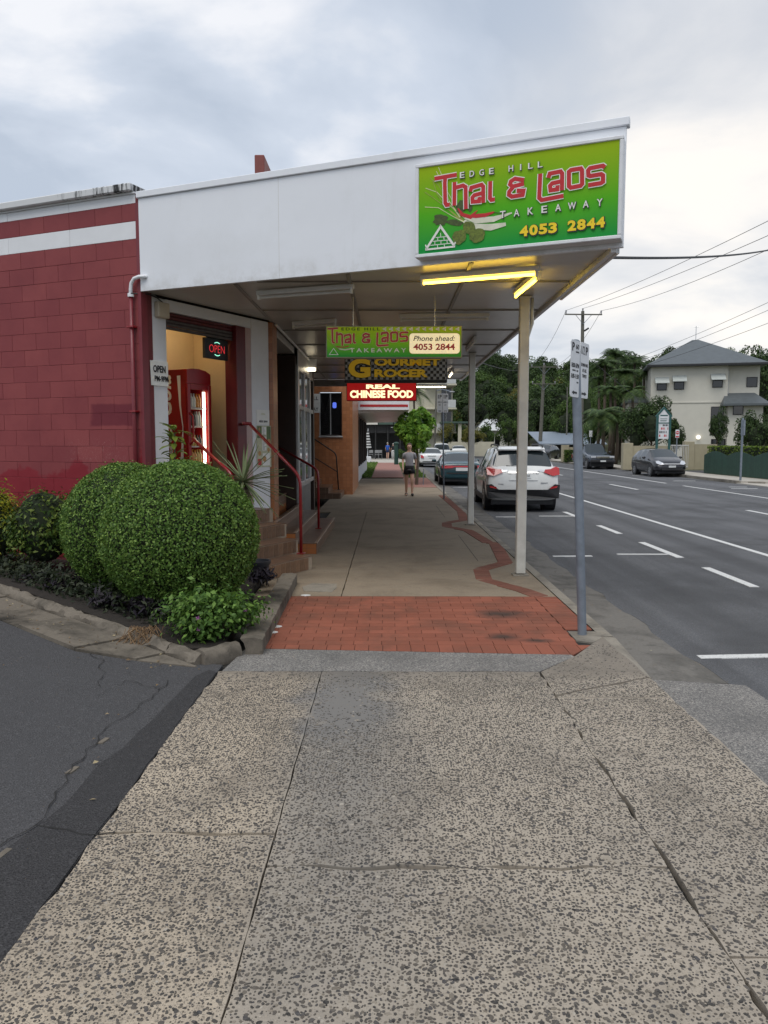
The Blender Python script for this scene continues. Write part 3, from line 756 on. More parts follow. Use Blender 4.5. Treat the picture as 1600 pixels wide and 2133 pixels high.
# ---- side wall of painted blocks
sw = obj('side_wall', xf(MB().box(-9, -.07, .005, .2, -.3, 4.5), FO, FA), 'mortar_red', shop)
bl_me = {}
zc = 4.2; rg = random.Random(2)
for cz, hh, mat in [(4.4, .105, 'white_paint'), (4.2, .2, 'block_paint'), (4.0, .2, 'white_paint')]+[(4.0-.2*k, .2, 'block_paint') for k in range(1, 20)]:
    row = round((4.4-cz)/.2); off = (row % 2)*.2
    edges = [-.105]; x = -.105-.4+off if off else -.105-.4
    while edges[-1] > -3.3: 
        edges.append(x); x -= .4
    if mat == 'white_paint': edges = [-.105, -1.1, -2.1, -3.3]
    for a, b_ in zip(edges[:-1], edges[1:]):
        wd = round(a-b_, 3); key = (wd, hh, mat); j = .0015
        if key not in bl_me:
            me = MB().bbox(-wd/2+j, wd/2-j, 0, .02, j, hh-j, .003 if mat != 'white_paint' else .002).mesh('block'); me.materials.append(MATS[mat]); bl_me[key] = me
        o = link(bpy.data.objects.new('block', bl_me[key])); q = fw((a+b_)/2, rg.uniform(-.0012, .0012)); o.location = (q[0], q[1], cz); o.rotation_euler = (0, 0, FA)
        o.parent = sw; o.matrix_parent_inverse = Matrix.Translation((-FO[0], -FO[1], 0)) @ Matrix() if False else wmat(sw).inverted()
obj('corner_trim', xf(MB().box(-.103, -.055, -.008, .1, -.1, 4.4), FO, FA), 'pipe_red', sw)
obj('wall_cap', xf(MB().bbox(-9, -.12, -.075, .3, 4.525, 4.615, .012), FO, FA), 'stained_cap', shop)
obj('cap_band', xf(MB().box(-9, -.1, -.02, .2, 4.505, 4.524), FO, FA), 'white_paint', shop)
# ---- downpipe and elbow
dp = obj('downpipe', MB().tube([fw(-.17, -.045)+(3.36,), fw(-.17, -.045)+(2.0,), fw(-.17, -.045)+(-.05,)], .024, 12), M('pipe_red', (.17, .022, .03), .4, .12, 6), shop, True)
pts = [fw(-.17, -.045)+(3.34,), fw(-.17, -.045)+(3.42,), fw(-.155, -.048)+(3.49,), fw(-.11, -.05)+(3.54,), fw(-.04, -.05)+(3.555,), fw(.03, -.03)+(3.555,), fw(.04, .01)+(3.555,)]
obj('elbow_pipe', MB().tube(pts, .021, 12), 'white_paint', dp, True)
obj('pipe_collar', MB().cyl(fw(-.17, -.045)+(3.335,), fw(-.17, -.045)+(3.375,), .036, n=14), 'white_paint', dp)
for z in (2.98, 2.0, 1.3): obj('pipe_clip', xf(MB().bbox(-.215, -.125, -.082, .0, z, z+.022, .004), FO, FA), 'red_gloss', dp)
# ---- entrance wall
obj('column', xf(MB().bbox(-.045, .352, .0, .32, -.1, 3.38, .008), WO, WA), 'white_paint', shop)
obj('header', xf(MB().bbox(.354, 2.0, .002, .25, 3.245, 3.385, .006), WO, WA), 'white_paint', shop)
obj('jamb', xf(MB().bbox(1.665, 1.865, -.012, .2, FL, 3.243, .008), WO, WA), M('jamb_red', (.12, .010, .013), .4, .15, 6), shop)
obj('reveal', xf(MB().bbox(1.867, 2.0, .004, .2, .3, 3.243, .004), WO, WA), M('pinkish', (.5, .36, .34), .55, .1, 5), shop)
obj('column', xf(MB().bbox(2.002, 2.40, -.006, .34, .3, 3.385, .008), WO, WA), 'white_paint', shop)
shut = obj('roller_shutter', xf(MB().box(.354, 1.663, .07, .24, 3.09, 3.243), WO, WA), 'dark_red', shop)
for i in range(5): obj('shutter_slat', xf(MB().bbox(.356, 1.66, .045-.0*i, .069, 3.035+i*.042, 3.035+i*.042+.036, .008), WO, WA), 'shutter_grey' if i < 3 else 'dark_red', shut)
# room behind
room = obj('shop_room', xf(MB().box(.1, 2.0, 1.02, 1.07, FL-.05, 3.36), WO, WA), 'shop_beige', shop)
obj('room_wall', xf(MB().box(.1, .15, .33, 1.02, FL-.05, 3.36), WO, WA), 'shop_beige', room)
obj('room_wall', xf(MB().box(1.95, 2.0, .21, 1.019, FL-.05, 3.36), WO, WA), 'shop_beige', room)
obj('room_ceiling', xf(MB().box(.1, 2.0, .25, 1.07, 3.361, 3.39), WO, WA), 'off_white', room)
obj('room_floor', xf(MB().box(.15, 1.95, .0, 1.02, FL-.12, FL), WO, WA), M('floor_tile', (.25, .2, .16), .4, .1, 8), room)
lamp = obj('room_lamp', xf(MB().box(.5, 1.7, .45, .52, 3.32, 3.355), WO, WA), EM('room_tube', (1, .80, .52), 8), shop)
# ---- wall fittings
obj('junction_box', xf(MB().bbox(.15, .345, -.075, 0, 3.14, 3.325, .012), WO, WA), M('beige_box', (.48, .41, .30), .5, .06, 8), shop)
obj('cable', MB().tube([fw(-.15, -.07)+(3.37,), ww(.02, -.05)+(3.385,), ww(.15, -.06)+(3.36,), ww(.24, -.06)+(3.32,)], .008, 6), 'black_paint', shop, True)
# ---- frontage along the street
tile_or = None
def tile_mat(name, c1, c2, mort, sx, sy, rough=.35):
    m, t, b = new_mat(name); g_ = nd(t, 'ShaderNodeTexCoord').outputs['Object']
    s = nd(t, 'ShaderNodeSeparateXYZ'); t.links.new(g_, s.inputs[0]); cb = nd(t, 'ShaderNodeCombineXYZ')
    t.links.new(mth(t, 'ADD', s.outputs[0], s.outputs[1]), cb.inputs[0]); t.links.new(s.outputs[2], cb.inputs[1])
    br = nd(t, 'ShaderNodeTexBrick'); br.offset = .0; br.inputs['Scale'].default_value = 1; br.inputs['Brick Width'].default_value = sx; br.inputs['Row Height'].default_value = sy; br.inputs['Mortar Size'].default_value = .004; br.inputs['Bias'].default_value = .0
    t.links.new(cb.outputs[0], br.inputs['Vector'])
    br.inputs['Color1'].default_value = (*c1, 1); br.inputs['Color2'].default_value = (*c2, 1); br.inputs['Mortar'].default_value = (*mort, 1)
    t.links.new(br.outputs[0], b.inputs['Base Color']); b.inputs['Roughness'].default_value = rough
    bump(t, b, br.outputs['Fac'], -.2, .004)
tile_mat('orange_tile', (.40, .145, .045), (.33, .115, .035), (.22, .1, .05), .24, .085)
tile_mat('wall_tile', (.43, .175, .075), (.33, .125, .05), (.27, .12, .06), .11, .11)
tile_mat('brown_tile', (.16, .095, .06), (.12, .07, .045), (.2, .15, .11), .11, .2, .3)
obj('tiled_edge', MB().bbox(-1.745, -1.68, 11.36, 11.80, .3, 3.385, .004), 'wall_tile', shop)
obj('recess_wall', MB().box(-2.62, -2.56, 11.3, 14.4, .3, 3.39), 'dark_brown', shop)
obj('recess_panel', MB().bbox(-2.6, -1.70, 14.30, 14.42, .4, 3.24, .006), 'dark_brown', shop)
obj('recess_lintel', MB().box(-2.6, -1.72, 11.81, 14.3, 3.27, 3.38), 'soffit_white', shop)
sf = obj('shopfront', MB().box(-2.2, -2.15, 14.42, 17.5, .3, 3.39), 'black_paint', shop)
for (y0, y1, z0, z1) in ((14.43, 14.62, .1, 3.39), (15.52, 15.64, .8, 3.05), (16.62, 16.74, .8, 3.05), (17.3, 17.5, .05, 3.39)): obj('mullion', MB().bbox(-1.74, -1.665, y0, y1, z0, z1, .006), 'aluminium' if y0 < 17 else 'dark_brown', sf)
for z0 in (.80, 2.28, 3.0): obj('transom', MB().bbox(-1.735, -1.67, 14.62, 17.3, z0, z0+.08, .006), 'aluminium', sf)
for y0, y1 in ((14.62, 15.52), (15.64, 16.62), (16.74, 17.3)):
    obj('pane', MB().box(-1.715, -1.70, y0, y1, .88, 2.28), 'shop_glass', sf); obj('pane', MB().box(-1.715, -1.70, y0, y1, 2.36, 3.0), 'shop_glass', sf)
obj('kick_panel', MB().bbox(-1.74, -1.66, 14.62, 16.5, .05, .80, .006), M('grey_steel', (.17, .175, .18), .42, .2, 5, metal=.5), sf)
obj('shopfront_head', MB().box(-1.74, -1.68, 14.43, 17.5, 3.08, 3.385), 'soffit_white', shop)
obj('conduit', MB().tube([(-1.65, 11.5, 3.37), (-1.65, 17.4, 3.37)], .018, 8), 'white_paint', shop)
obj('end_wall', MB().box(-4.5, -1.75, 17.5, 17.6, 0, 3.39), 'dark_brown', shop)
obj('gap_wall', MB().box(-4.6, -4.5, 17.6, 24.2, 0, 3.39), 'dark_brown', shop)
# ---- steps
def tread_mat():
    tile_mat('tread_tile', (.165, .094, .056), (.125, .07, .043), (.24, .17, .12), .2, .2, .4)
tread_mat()
M('nosing', (.30, .20, .13), .4, .15, 10); M('riser_tile', (.18, .10, .056), .32, .25, 14, .05, 40, rnd=.22); M('grout', (.34, .27, .2), .85, .15, 20)
sa = thing('corner_steps', 'brown tiled steps rising to the angled shop door', 'steps', ww(.9, -.7)+(0,))
n_out = [1.33, 1.0, .67, .34, .0]; s_r = [1.50, 1.66, 1.86, 2.0, 2.0]
tile_me = MB().bbox(-.046, .046, -.006, .004, .0, .158, .004).mesh('riser_tile'); tile_me.materials.append(MATS['riser_tile'])
for k in range(5):
    z1 = .18*(k+1); n0 = n_out[k]; s0 = .42
    nb = n_out[k+1] if k < 4 else -.02
    st_ = obj('step', xf(MB().box(s0, s_r[k], -n0, -nb+.02, .0 if k == 0 else z1-.2, z1-.012), WO, WA), 'grout', sa)
    obj('tread', xf(MB().bbox(s0, s_r[k], -n0-.008, -nb, z1-.011, z1, .005), WO, WA), 'tread_tile', st_)
    i = 0; s_ = s0+.05
    while s_ < s_r[k]-.03 and k < 4:
        o = link(bpy.data.objects.new('riser_tile', tile_me)); q = ww(s_, -n0); o.location = (q[0], q[1], z1-.175); o.rotation_euler = (0, 0, WA); o.parent = st_; o.matrix_parent_inverse = wmat(st_).inverted(); s_ += .1
sb = thing('street_steps', 'brown tiled steps with orange ends running along the shopfront', 'steps', (-1.06, 11.28, 0))
for k, (x1, z1, y0, y1) in enumerate(((-1.06, .16, 11.28, 15.1), (-1.35, .33, 11.12, 15.0), (-1.62, .50, 10.95, 14.6), (-1.9, .70, 11.82, 14.3), (-2.2, .9, 11.82, 14.3))):
    s2 = obj('step', MB().box(-2.55 if k > 2 else -1.71, x1, y0, y1, -.02, z1-.012), 'orange_tile', sb)
    obj('tread', MB().bbox(-2.55 if k > 2 else -1.705, x1+.012, y0-.008, y1, z1-.011, z1, .005), 'tread_tile', s2)
    obj('riser_face', MB().box(x1, x1+.004, y0+.01, y1-.01, max(0, z1-.165), z1-.012), 'tread_tile', s2)
    obj('nosing', MB().bbox(x1-.03, x1+.016, y0-.01, y1, z1+.0005, z1+.008, .003), 'nosing', s2)
# ---- handrails
def rail(name, label, pts, r, mat, base=None, parent_pts=()):
    t = thing(name, label, 'handrail', (pts[-1][0], pts[-1][1], pts[-1][2]))
    P_ = [Vector(p) for p in pts]; out_ = [P_[0]]
    for i in range(1, len(P_)-1):
        a = (P_[i-1]-P_[i]).normalized(); b_ = (P_[i+1]-P_[i]).normalized(); q = min(.13, (P_[i-1]-P_[i]).length*.45, (P_[i+1]-P_[i]).length*.45)
        p0, p2 = P_[i]+a*q, P_[i]+b_*q
        for u in (0, .2, .4, .6, .8, 1): out_.append(p0*(1-u)**2+P_[i]*2*u*(1-u)+p2*u*u)
    out_.append(P_[-1]); obj('rail_tube', MB().tube(out_, r, 12), mat, t, True)
    b_ = P_[-1]; obj('foot_plate', MB().bbox(b_.x-.055, b_.x+.055, b_.y-.055, b_.y+.055, b_.z, b_.z+.01, .003), mat, t)
    return t
pj = Vector(ww(1.78, -.06)+(1.93,)); pe = Vector(ww(1.42, -.42)+(1.90,))
t = rail('handrail', 'red tube handrail fixed to the door jamb of the angled entrance', [ww(1.42, -.42)+(1.88,), (-1.15, 10.09, 1.20), (-1.15, 10.09, .18)], .021, 'red_gloss')
obj('wall_arm', MB().tube([ww(1.33, -.36)+(1.90,), ww(1.42, -.42)+(1.895,), ww(1.78, -.02)+(1.90,)], .021, 10), 'red_gloss', t, True)
t = rail('handrail', 'shorter red handrail rising behind the clipped bush in front of the fridge', [tuple(Y(402, 914, 9.75)), tuple(Y(486, 990, 9.2)), (Y(486, 990, 9.2).x, 9.2, .05)], .021, 'red_gloss')
t = rail('handrail', 'red handrail standing on the lowest street step beside the recessed door', [(-2.0, 13.6, 1.60), (-1.2, 13.24, 1.18), (-1.2, 13.24, .16)], .021, 'red_gloss')
# ---- awning
aw = obj('awning', MB().prism([fw(.02, .03), fw(5.30, .03), (2.03, 21.9), (-4.6, 21.9), (-4.6, 17.6), fw(-1.0, 2.0)][::1], ZS+.03, ZS+.1), 'soffit_gap', shop)
xb = [-3.1, -1.7, -.42, .82, 2.02]; yb = [6.8+i*1.83 for i in range(9)]+[21.85]
din = (-math.sin(FA), math.cos(FA)); f0 = fw(0, .035); nw = (math.sin(WA), -math.cos(WA))
for i in range(4):
    for j_ in range(len(yb)-1):
        q = [(xb[i]+.006, yb[j_]+.006), (xb[i+1]-.006, yb[j_]+.006), (xb[i+1]-.006, yb[j_+1]-.006), (xb[i]+.006, yb[j_+1]-.006)]
        q = clip(q, f0[0], f0[1], *din)
        if len(q) > 2: q = clip(q, WO[0], WO[1], *nw) if i == 0 and yb[j_] < 12 else q
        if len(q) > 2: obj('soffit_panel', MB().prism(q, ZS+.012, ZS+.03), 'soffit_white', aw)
for x in xb[1:-1]: 
    y0 = f0[1]+(x-f0[0])*math.tan(FA)+.05
    obj('cover_strip', MB().bbox(x-.022, x+.022, y0, 21.8, ZS-.004, ZS+.011, .003), 'strip_grey', aw)
for y in yb[1:-1]:
    for i in range(4):
        if i == 0 and y < 12.5: continue
        xl = max(xb[i], (f0[0]+(y-f0[1])/math.tan(FA)+.1) if y < 9.2 else -9)
        if xb[i+1]-.03 > xl+.03: obj('cover_strip', MB().bbox(xl+.024, xb[i+1]-.024, y-.018, y+.018, ZS-.003, ZS+.0105, .003), 'strip_grey', aw)
edge = obj('edge_beam', MB().bbox(2.022, 2.075, 7.16, 21.9, ZS-.035, ZS+.30, .004), 'white_paint', aw)
obj('fascia', xf(MB().bbox(-.055, 5.325, -.012, .03, ZS-.005, 4.44, .003), FO, FA), 'fascia_white', aw)
obj('fascia_cap', xf(MB().bbox(-.07, 5.35, -.035, .07, 4.442, 4.515, .006), FO, FA), 'fascia_white', aw)
obj('fascia_joint', xf(MB().box(1.79, 1.793, -.0128, -.0118, ZS, 4.44), FO, FA), 'soffit_white', aw)
obj('fascia_return', MB().bbox(2.079, 2.11, 7.19, 9.5, ZS-.04, 4.42, .004), 'white_paint', aw)
obj('unseen_roof_deck', MB().prism([fw(-9, .1), fw(5.2, .1), (2.0, 21.9), (-1.8, 21.9), (-1.8, 24.1), (-14, 24.1)], ZS+.35, ZS+.40), M('roof_metal', (.35, .35, .35), .5, .1, 4), shop)  # unseen roof slab, added to block sky light above shop and awning
q = Y(530, 322, 10.6); q2 = Y(551, 360, 10.6)
obj('roof_blade', MB().bbox(q.x, q2.x, 10.6, 11.3, ZS+.4, q.z, .01), M('faded_red', (.21, .055, .045), .6, .2, 6), shop)
q = Y(822, 317, 12.5); obj('roof_vent', MB().bbox(q.x, q.x+.22, 12.5, 12.8, ZS+.4, q.z, .01), 'shutter_grey', shop)
def post(x, y, label):
    t = thing('awning_post', label, 'post', (x, y, 0))
    obj('shaft', MB().bbox(x-.058, x+.058, y-.058, y+.058, .02, ZS+.01, .008), 'cream_paint', t)
    obj('footing', MB().bbox(x-.10, x+.10, y-.085, y+.085, -.02, .012, .006), 'kerb_concrete', t)
    obj('head_plate', MB().bbox(x-.085, x+.085, y-.085, y+.085, ZS-.012, ZS-.001, .003), 'cream_paint', t)
    return t
p1 = post(1.655, 9.51, 'cream square awning post under the yellow tubes beside the parking pole')
obj('downpipe', MB().tube([(1.755, 9.55, ZS), (1.76, 9.55, 3.1), (1.70, 9.56, 2.9), (1.70, 9.58, .02)], .022, 8), 'cream_paint', p1, True)
post(1.66, 15.35, 'cream square awning post standing near the parked white SUV')
# ---- light fittings under the awning
M('tube_off', (.62, .62, .6), .3, .05, 6)
EM('yellow_tube', (1, .66, .06), 9.0); EM('warm_tube', (1, .86, .6), 4.0)
def batten(a, b_, label, lit='tube_off', group=None, z=ZS-.0, drop=.0):
    a, b_ = Vector((*a, z)), Vector((*b_, z)); d = (b_-a); L = d.length; an = math.atan2(d.y, d.x)
    t = thing('tube_light', label, 'light', a, 0, group)
    obj('batten', xf(MB().bbox(0, L, -.03, .03, z-.055-drop, z-drop-.002, .006), a, an), 'white_paint', t)
    obj('tube', MB().cyl(a+d*.03+Vector((0, 0, -.082-drop)), a+d*.97+Vector((0, 0, -.082-drop)), .016, n=10), lit, t)
    for u in (.015, .975): obj('end_holder', xf(MB().bbox(L*u-.012, L*u+.016, -.02, .02, z-.105-drop, z-.054-drop, .003), a, an), 'off_white', t)
    if drop:
        for u in (.15, .85): obj('hanger', MB().cyl(a+d*u+Vector((0, 0, -drop)), a+d*u+Vector((0, 0, -.001)), .006, n=6), 'white_paint', t)
    return t
batten(G(876, 592, ZS-.09)[:2], G(1124, 572, ZS-.09)[:2], 'lit yellow fluorescent tube running across behind the big green sign', 'yellow_tube')
batten(G(1122, 580, ZS-.09)[:2], G(1073, 620, ZS-.09)[:2], 'lit yellow fluorescent tube pointing down the street beside the awning edge', 'yellow_tube')
batten(G(536, 622, ZS-.09)[:2], G(737, 608, ZS-.09)[:2], 'unlit fluorescent batten on the soffit close to the shop entrance')
batten(G(832, 668, ZS-.09)[:2], G(1020, 666, ZS-.09)[:2], 'unlit fluorescent batten above the hanging green takeaway sign')
batten(G(610, 683, ZS-.09)[:2], G(700, 677, ZS-.09)[:2], 'unlit fluorescent batten above the recessed doorway')
batten(G(990, 712, ZS-.09)[:2], G(972, 733, ZS-.09)[:2], 'unlit short fluorescent batten by the awning edge over the second post')
batten(G(944, 776, ZS-.09)[:2], G(936, 786, ZS-.09)[:2], 'lit short fluorescent batten at the far awning edge', 'warm_tube')
batten((.75, 21.3), (1.62, 21.3), 'lit warm fluorescent tube beside the red hanging sign', 'warm_tube', drop=.16)
t = thing('bulkhead_light', 'small lit bulkhead lamp on the dim shopfront soffit', 'light', (-1.62, 16.3, 3.2))
obj('lamp_body', MB().bbox(-1.72, -1.5, 16.3, 16.42, 3.2, 3.39, .01), 'white_paint', t); obj('diffuser', MB().bbox(-1.70, -1.52, 16.28, 16.40, 3.14, 3.199, .012), 'warm_tube', t)
# ================================================================ SIGNS
def sign_green(name, top, mid, bot, z0, z1, emit=0.):
    m, t, b = new_mat(name); p = nd(t, 'ShaderNodeTexCoord').outputs['Object']; s = nd(t, 'ShaderNodeSeparateXYZ'); t.links.new(p, s.inputs[0])
    f = mth(t, 'ADD', mr(t, s.outputs[2], z0, z1), mth(t, 'MULTIPLY', mth(t, 'ADD', noise(t, 1.1, 2, .5, p), -.5), .3))
    c = ramp(t, f, [(0, bot), (.45, mid), (1, top)])
    t.links.new(c, b.inputs['Base Color']); b.inputs['Roughness'].default_value = .5; b.inputs['Specular IOR Level'].default_value = .15
    if emit: t.links.new(c, b.inputs['Emission Color']); b.inputs['Emission Strength'].default_value = emit
sign_green('sign_green', (.27, .38, .004), (.07, .34, .010), (.0, .22, .045), 0, .88, .10)
M('sign_red', (.50, .012, .016), .35, .06, 6); M('sign_white', (.78, .76, .72), .4, .03, 6); M('sign_yellow', (.88, .62, .008), .5, .05, 6)
M('frame_white', (.70, .71, .73), .4, .06, 5, dirt=((.2, .2, .2), .35))
M('stalk_pale', (.62, .62, .34), .5, .25, 12); M('stalk_green', (.28, .34, .05), .5, .3, 14); M('radish', (.66, .66, .52), .5, .15, 9)
M('lime_green', (.11, .15, .015), .6, .45, 45); M('lime_dark', (.05, .08, .012), .6, .4, 40); M('cream_text', (.78, .70, .40), .5, .05, 6)
MAIN_Y = -.15
fo = fw(0, MAIN_Y); fn = (-math.sin(FA), math.cos(FA), 0)
def to_f(px, py):
    p = PL(px, py, (fo[0], fo[1], 0), fn); s = (p.x-fo[0])*math.cos(FA)+(p.y-fo[1])*math.sin(FA); return s, p.z
S0, Z1_ = to_f(866, 344); S1, _z = to_f(1300, 281); _s, Z0_ = to_f(868, 538)
ms = thing('fascia_sign', 'large green takeaway sign with red lettering fixed to the white awning fascia', 'sign')
def glyphs(mapf, parent, ysurf, wscale, mat, name, extra=1.0):
    """the tall rounded red lettering, drawn as strokes"""
    G_ = {'t': [[(163, 118), (328, 88)], [(243, 112), (240, 150), (243, 296), (253, 312), (276, 308)]],
          'h': [[(312, 142), (310, 316)], [(312, 186), (374, 168), (394, 180), (396, 342)]],
          'a': [[(428, 212), (436, 184), (512, 162), (524, 176), (524, 296)], [(524, 222), (458, 240), (444, 258), (446, 288), (494, 284), (496, 254)]],
          'i': [[(576, 136), (574, 262), (584, 274), (610, 270)]],
          'and': [[(826, 128), (758, 118), (728, 138), (722, 158), (740, 176), (826, 154)], [(748, 176), (716, 214), (714, 236), (736, 250), (816, 238), (822, 206), (786, 206), (786, 222)]],
          'l': [[(946, 80), (938, 258), (956, 276), (1118, 244)]],
          'a2': [[(1006, 112), (1016, 80), (1096, 64), (1108, 80), (1106, 204)], [(1106, 136), (1034, 152), (1018, 170), (1022, 204), (1072, 196), (1074, 166)]],
          'o': [[(1158, 66), (1172, 54), (1246, 42), (1254, 54), (1256, 156), (1244, 170), (1172, 184), (1158, 172)]],
          's': [[(1424, 34), (1408, 22), (1314, 40), (1300, 56), (1302, 92), (1316, 98), (1396, 84), (1410, 94), (1410, 140), (1396, 150), (1300, 166)]]}
    for k, st_ in G_.items():
        mb = MB()
        for pl in st_:
            P_ = [mapf(u, v) for u, v in pl]; mb.ribbon(P_, wscale*extra, ysurf-.0005*st_.index(pl), ysurf+.0008, closed=(k == 'o'))
        lobj(name, mb, mat, parent)
def cm(u, v):
    s, z = to_f(860+u/3.5556, 340+v/3.5556); return s-S0, z-Z0_
W_, H_ = S1-S0, Z1_-Z0_
lobj('cabinet', MB().bbox(0, W_, .012, .138, 0, H_, .006), 'frame_white', ms)
lobj('sign_face', MB().box(.035, W_-.035, .0, .0115, .035, H_-.035), 'sign_green', ms)
for a in ((0, W_, 0, .034), (0, W_, H_-.034, H_), (0, .034, .0345, H_-.0345), (W_-.034, W_, .0345, H_-.0345)): lobj('frame_edge', MB().bbox(a[0], a[1], -.014, .0118, a[2], a[3], .006), 'frame_white', ms)
Yf = -.001
# printed herbs and vegetables
def stroke(pl, wd, mat, name, y): lobj(name, MB().ribbon([cm(u, v) for u, v in pl], wd, y, y+.0006), mat, ms)
for i, pl in enumerate([[(190, 30), (215, 90), (250, 200), (330, 340), (420, 420)], [(130, 110), (190, 160), (260, 290), (380, 430)], [(95, 185), (180, 215), (260, 300), (400, 420)], [(90, 215), (150, 255), (250, 330), (390, 440)], [(90, 325), (190, 330), (290, 390), (400, 445)], [(150, 130), (180, 230), (250, 330), (340, 410)], [(175, 60), (230, 170), (270, 280), (350, 400)]]):
    stroke(pl, [.006]*(len(pl)-1)+[.012], 'stalk_green' if i % 2 else 'stalk_pale', 'printed_stalk', Yf-.0004*i)
def disc(cu, cv, ru, rv, mat, name, y, n=18, rot=0., wob=.12, seed=0):
    rr_ = random.Random(seed); P_ = []
    for k in range(n):
        a = -2*math.pi*k/n; r_ = 1+rr_.uniform(-wob, wob); x, y_ = math.cos(a)*ru*r_, math.sin(a)*rv*r_
        P_.append(cm(cu+x*math.cos(rot)-y_*math.sin(rot), cv+x*math.sin(rot)+y_*math.cos(rot)))
    ar = sum(P_[i][0]*P_[(i+1) % n][1]-P_[(i+1) % n][0]*P_[i][1] for i in range(n))
    lobj(name, MB().xz(P_ if ar > 0 else P_[::-1], y, y+.0006), mat, ms)
disc(205, 420, 55, 42, 'lime_dark', 'printed_leaf', -.003, seed=1, wob=.2); disc(310, 440, 60, 22, 'lime_dark', 'printed_leaf', -.0034, seed=2, rot=.1)
disc(360, 320, 34, 55, 'lime_dark', 'printed_leaf', -.0038, seed=3, rot=.4); disc(425, 330, 18, 30, 'lime_dark', 'printed_leaf', -.0042, seed=9)
lobj('printed_radish', MB().ribbon([cm(390, 400), cm(470, 425), cm(600, 415), cm(735, 368)], [.03, .055, .05, .012], -.0048, -.0042), 'radish', ms)
lobj('printed_radish', MB().ribbon([cm(380, 430), cm(460, 470), cm(580, 475), cm(690, 452)], [.03, .05, .06, .03], -.0054, -.0049), 'radish', ms)
lobj('printed_chilli', MB().ribbon([cm(335, 335), cm(365, 380), cm(430, 400), cm(480, 350)], [.012, .032, .034, .006], -.006, -.0055), 'sign_red', ms)
lobj('printed_chilli', MB().ribbon([cm(400, 395), cm(470, 392), cm(540, 385), cm(605, 362)], [.012, .036, .034, .014], -.0066, -.0061), 'sign_red', ms)
lobj('printed_stem', MB().ribbon([cm(600, 364), cm(645, 372)], .007, -.0066, -.0062), 'lime_dark', ms)
disc(420, 480, 48, 50, 'lime_green', 'printed_lime', -.0072, seed=4); disc(345, 550, 48, 56, 'lime_green', 'printed_lime', -.0078, seed=5, rot=.4); disc(478, 535, 60, 52, 'lime_green', 'printed_lime', -.0084, seed=6, rot=-.5)
# temple gable emblem
for pl, wd in (([(100, 640), (208, 470), (310, 615)], .022), ([(95, 642), (315, 618)], .016), ([(108, 640), (96, 605)], .012), ([(305, 615), (318, 585)], .012), ([(208, 480), (206, 455)], .009)):
    lobj('emblem', MB().ribbon([cm(u, v) for u, v in pl], wd, -.009, -.0085), 'sign_white', ms)
for pl in ([(170, 552), (248, 545)], [(150, 580), (268, 570)], [(132, 610), (288, 594)], [(208, 518), (209, 548)], [(186, 550), (188, 577)], [(232, 547), (234, 573)], [(165, 579), (166, 606)], [(210, 575), (211, 602)], [(255, 572), (257, 598)], [(185, 604), (186, 632)], [(235, 600), (237, 626)]):
    lobj('emblem', MB().ribbon([cm(u, v) for u, v in pl], .006, -.0088, -.0084), 'sign_white', ms)
WS = .037
glyphs(cm, ms, -.0115, WS, 'sign_white', 'letter_outline', 1.42); glyphs(cm, ms, -.0128, WS, 'sign_red', 'letter')
def word(letters, v0, v1, u0, u1, hpx, mat, bold, parent=ms, spaced=True, outline=True, mapf=cm, y=-.0115):
    n = len(letters)
    for i, ch in enumerate(letters):
        if ch == ' ': continue
        f = i/(n-1); c_ = mapf(u0+(u1-u0)*f, v0+(v1-v0)*f); hh = abs(mapf(u0+(u1-u0)*f, v0+(v1-v0)*f+hpx/2)[1]-mapf(u0+(u1-u0)*f, v0+(v1-v0)*f-hpx/2)[1])
        ww_ = hh*(.82 if ch not in 'IJW1' else (.22 if ch == 'I' else 1.15 if ch == 'W' else .5))
        if outline: text(parent, ch, c_[0]+.004, c_[1]-.004, ww_*1.18, hh*1.16, y+.0012, 'ink', .05, name='letter_outline')
        text(parent, ch, c_[0], c_[1], ww_, hh, y, mat, bold, name='letter')
word('EDGE HILL', 90, 12, 368, 945, 44, 'sign_white', .012)
word('TAKEAWAY', 382, 292, 668, 1385, 52, 'sign_white', .012)
word('4053 2844', 505, 440, 825, 1392, 78, 'sign_yellow', .045)
ms.location = fw(S0, MAIN_Y)+(Z0_,); ms.rotation_euler = (0, 0, FA)

# ---- hanging signs: local x along the face, origin bottom left, front at y=0
def hang(name, label, x0, x1, y, z0, z1, face, th=.14):
    t = thing(name, label, 'sign'); wd, ht = x1-x0, z1-z0
    lobj('cabinet', MB().bbox(0, wd, .006, th, 0, ht, .006), face[1], t)
    lobj('sign_face', MB().box(.014, wd-.014, 0, .0055, .014, ht-.014), face[0], t)
    for u in (.2, .8): lobj('hanger_rod', MB().cyl((wd*u, th/2, ht-.005), (wd*u, th/2, ZS-z0), .007, n=8), 'aluminium', t)
    t.location = (x0, y, z0); return t, wd, ht
sign_green('hang_green', (.22, .27, .006), (.10, .25, .010), (.004, .14, .02), 0, .38, .36)
EM('lit_cream', (1, .84, .5), .42, (.8, .7, .45)); M('hang_frame', (.30, .28, .2), .5, .1, 6)
a0_, a1_ = Y(680, 747, 9.44), Y(962, 680, 9.44)
hs, wd, ht = hang('hanging_sign', 'green hanging takeaway sign with a cream phone number panel under the awning', a0_.x, a1_.x, 9.37, a0_.z, a1_.z, ('hang_green', 'hang_frame'))
def hm(px, py): return ((px-680)/282*wd, (747-py)/67*ht)           # photo pixels on this flat face
def hg(u, v):      # the same red lettering fitted into the left half
    s = (u-30)/1480; tt = (v-(100-s*150)); x = 683+(u-160)/1270*168; yy_ = 684.5+(v+.118*(u-160)-103)/265*37
    return hm(x, yy_)
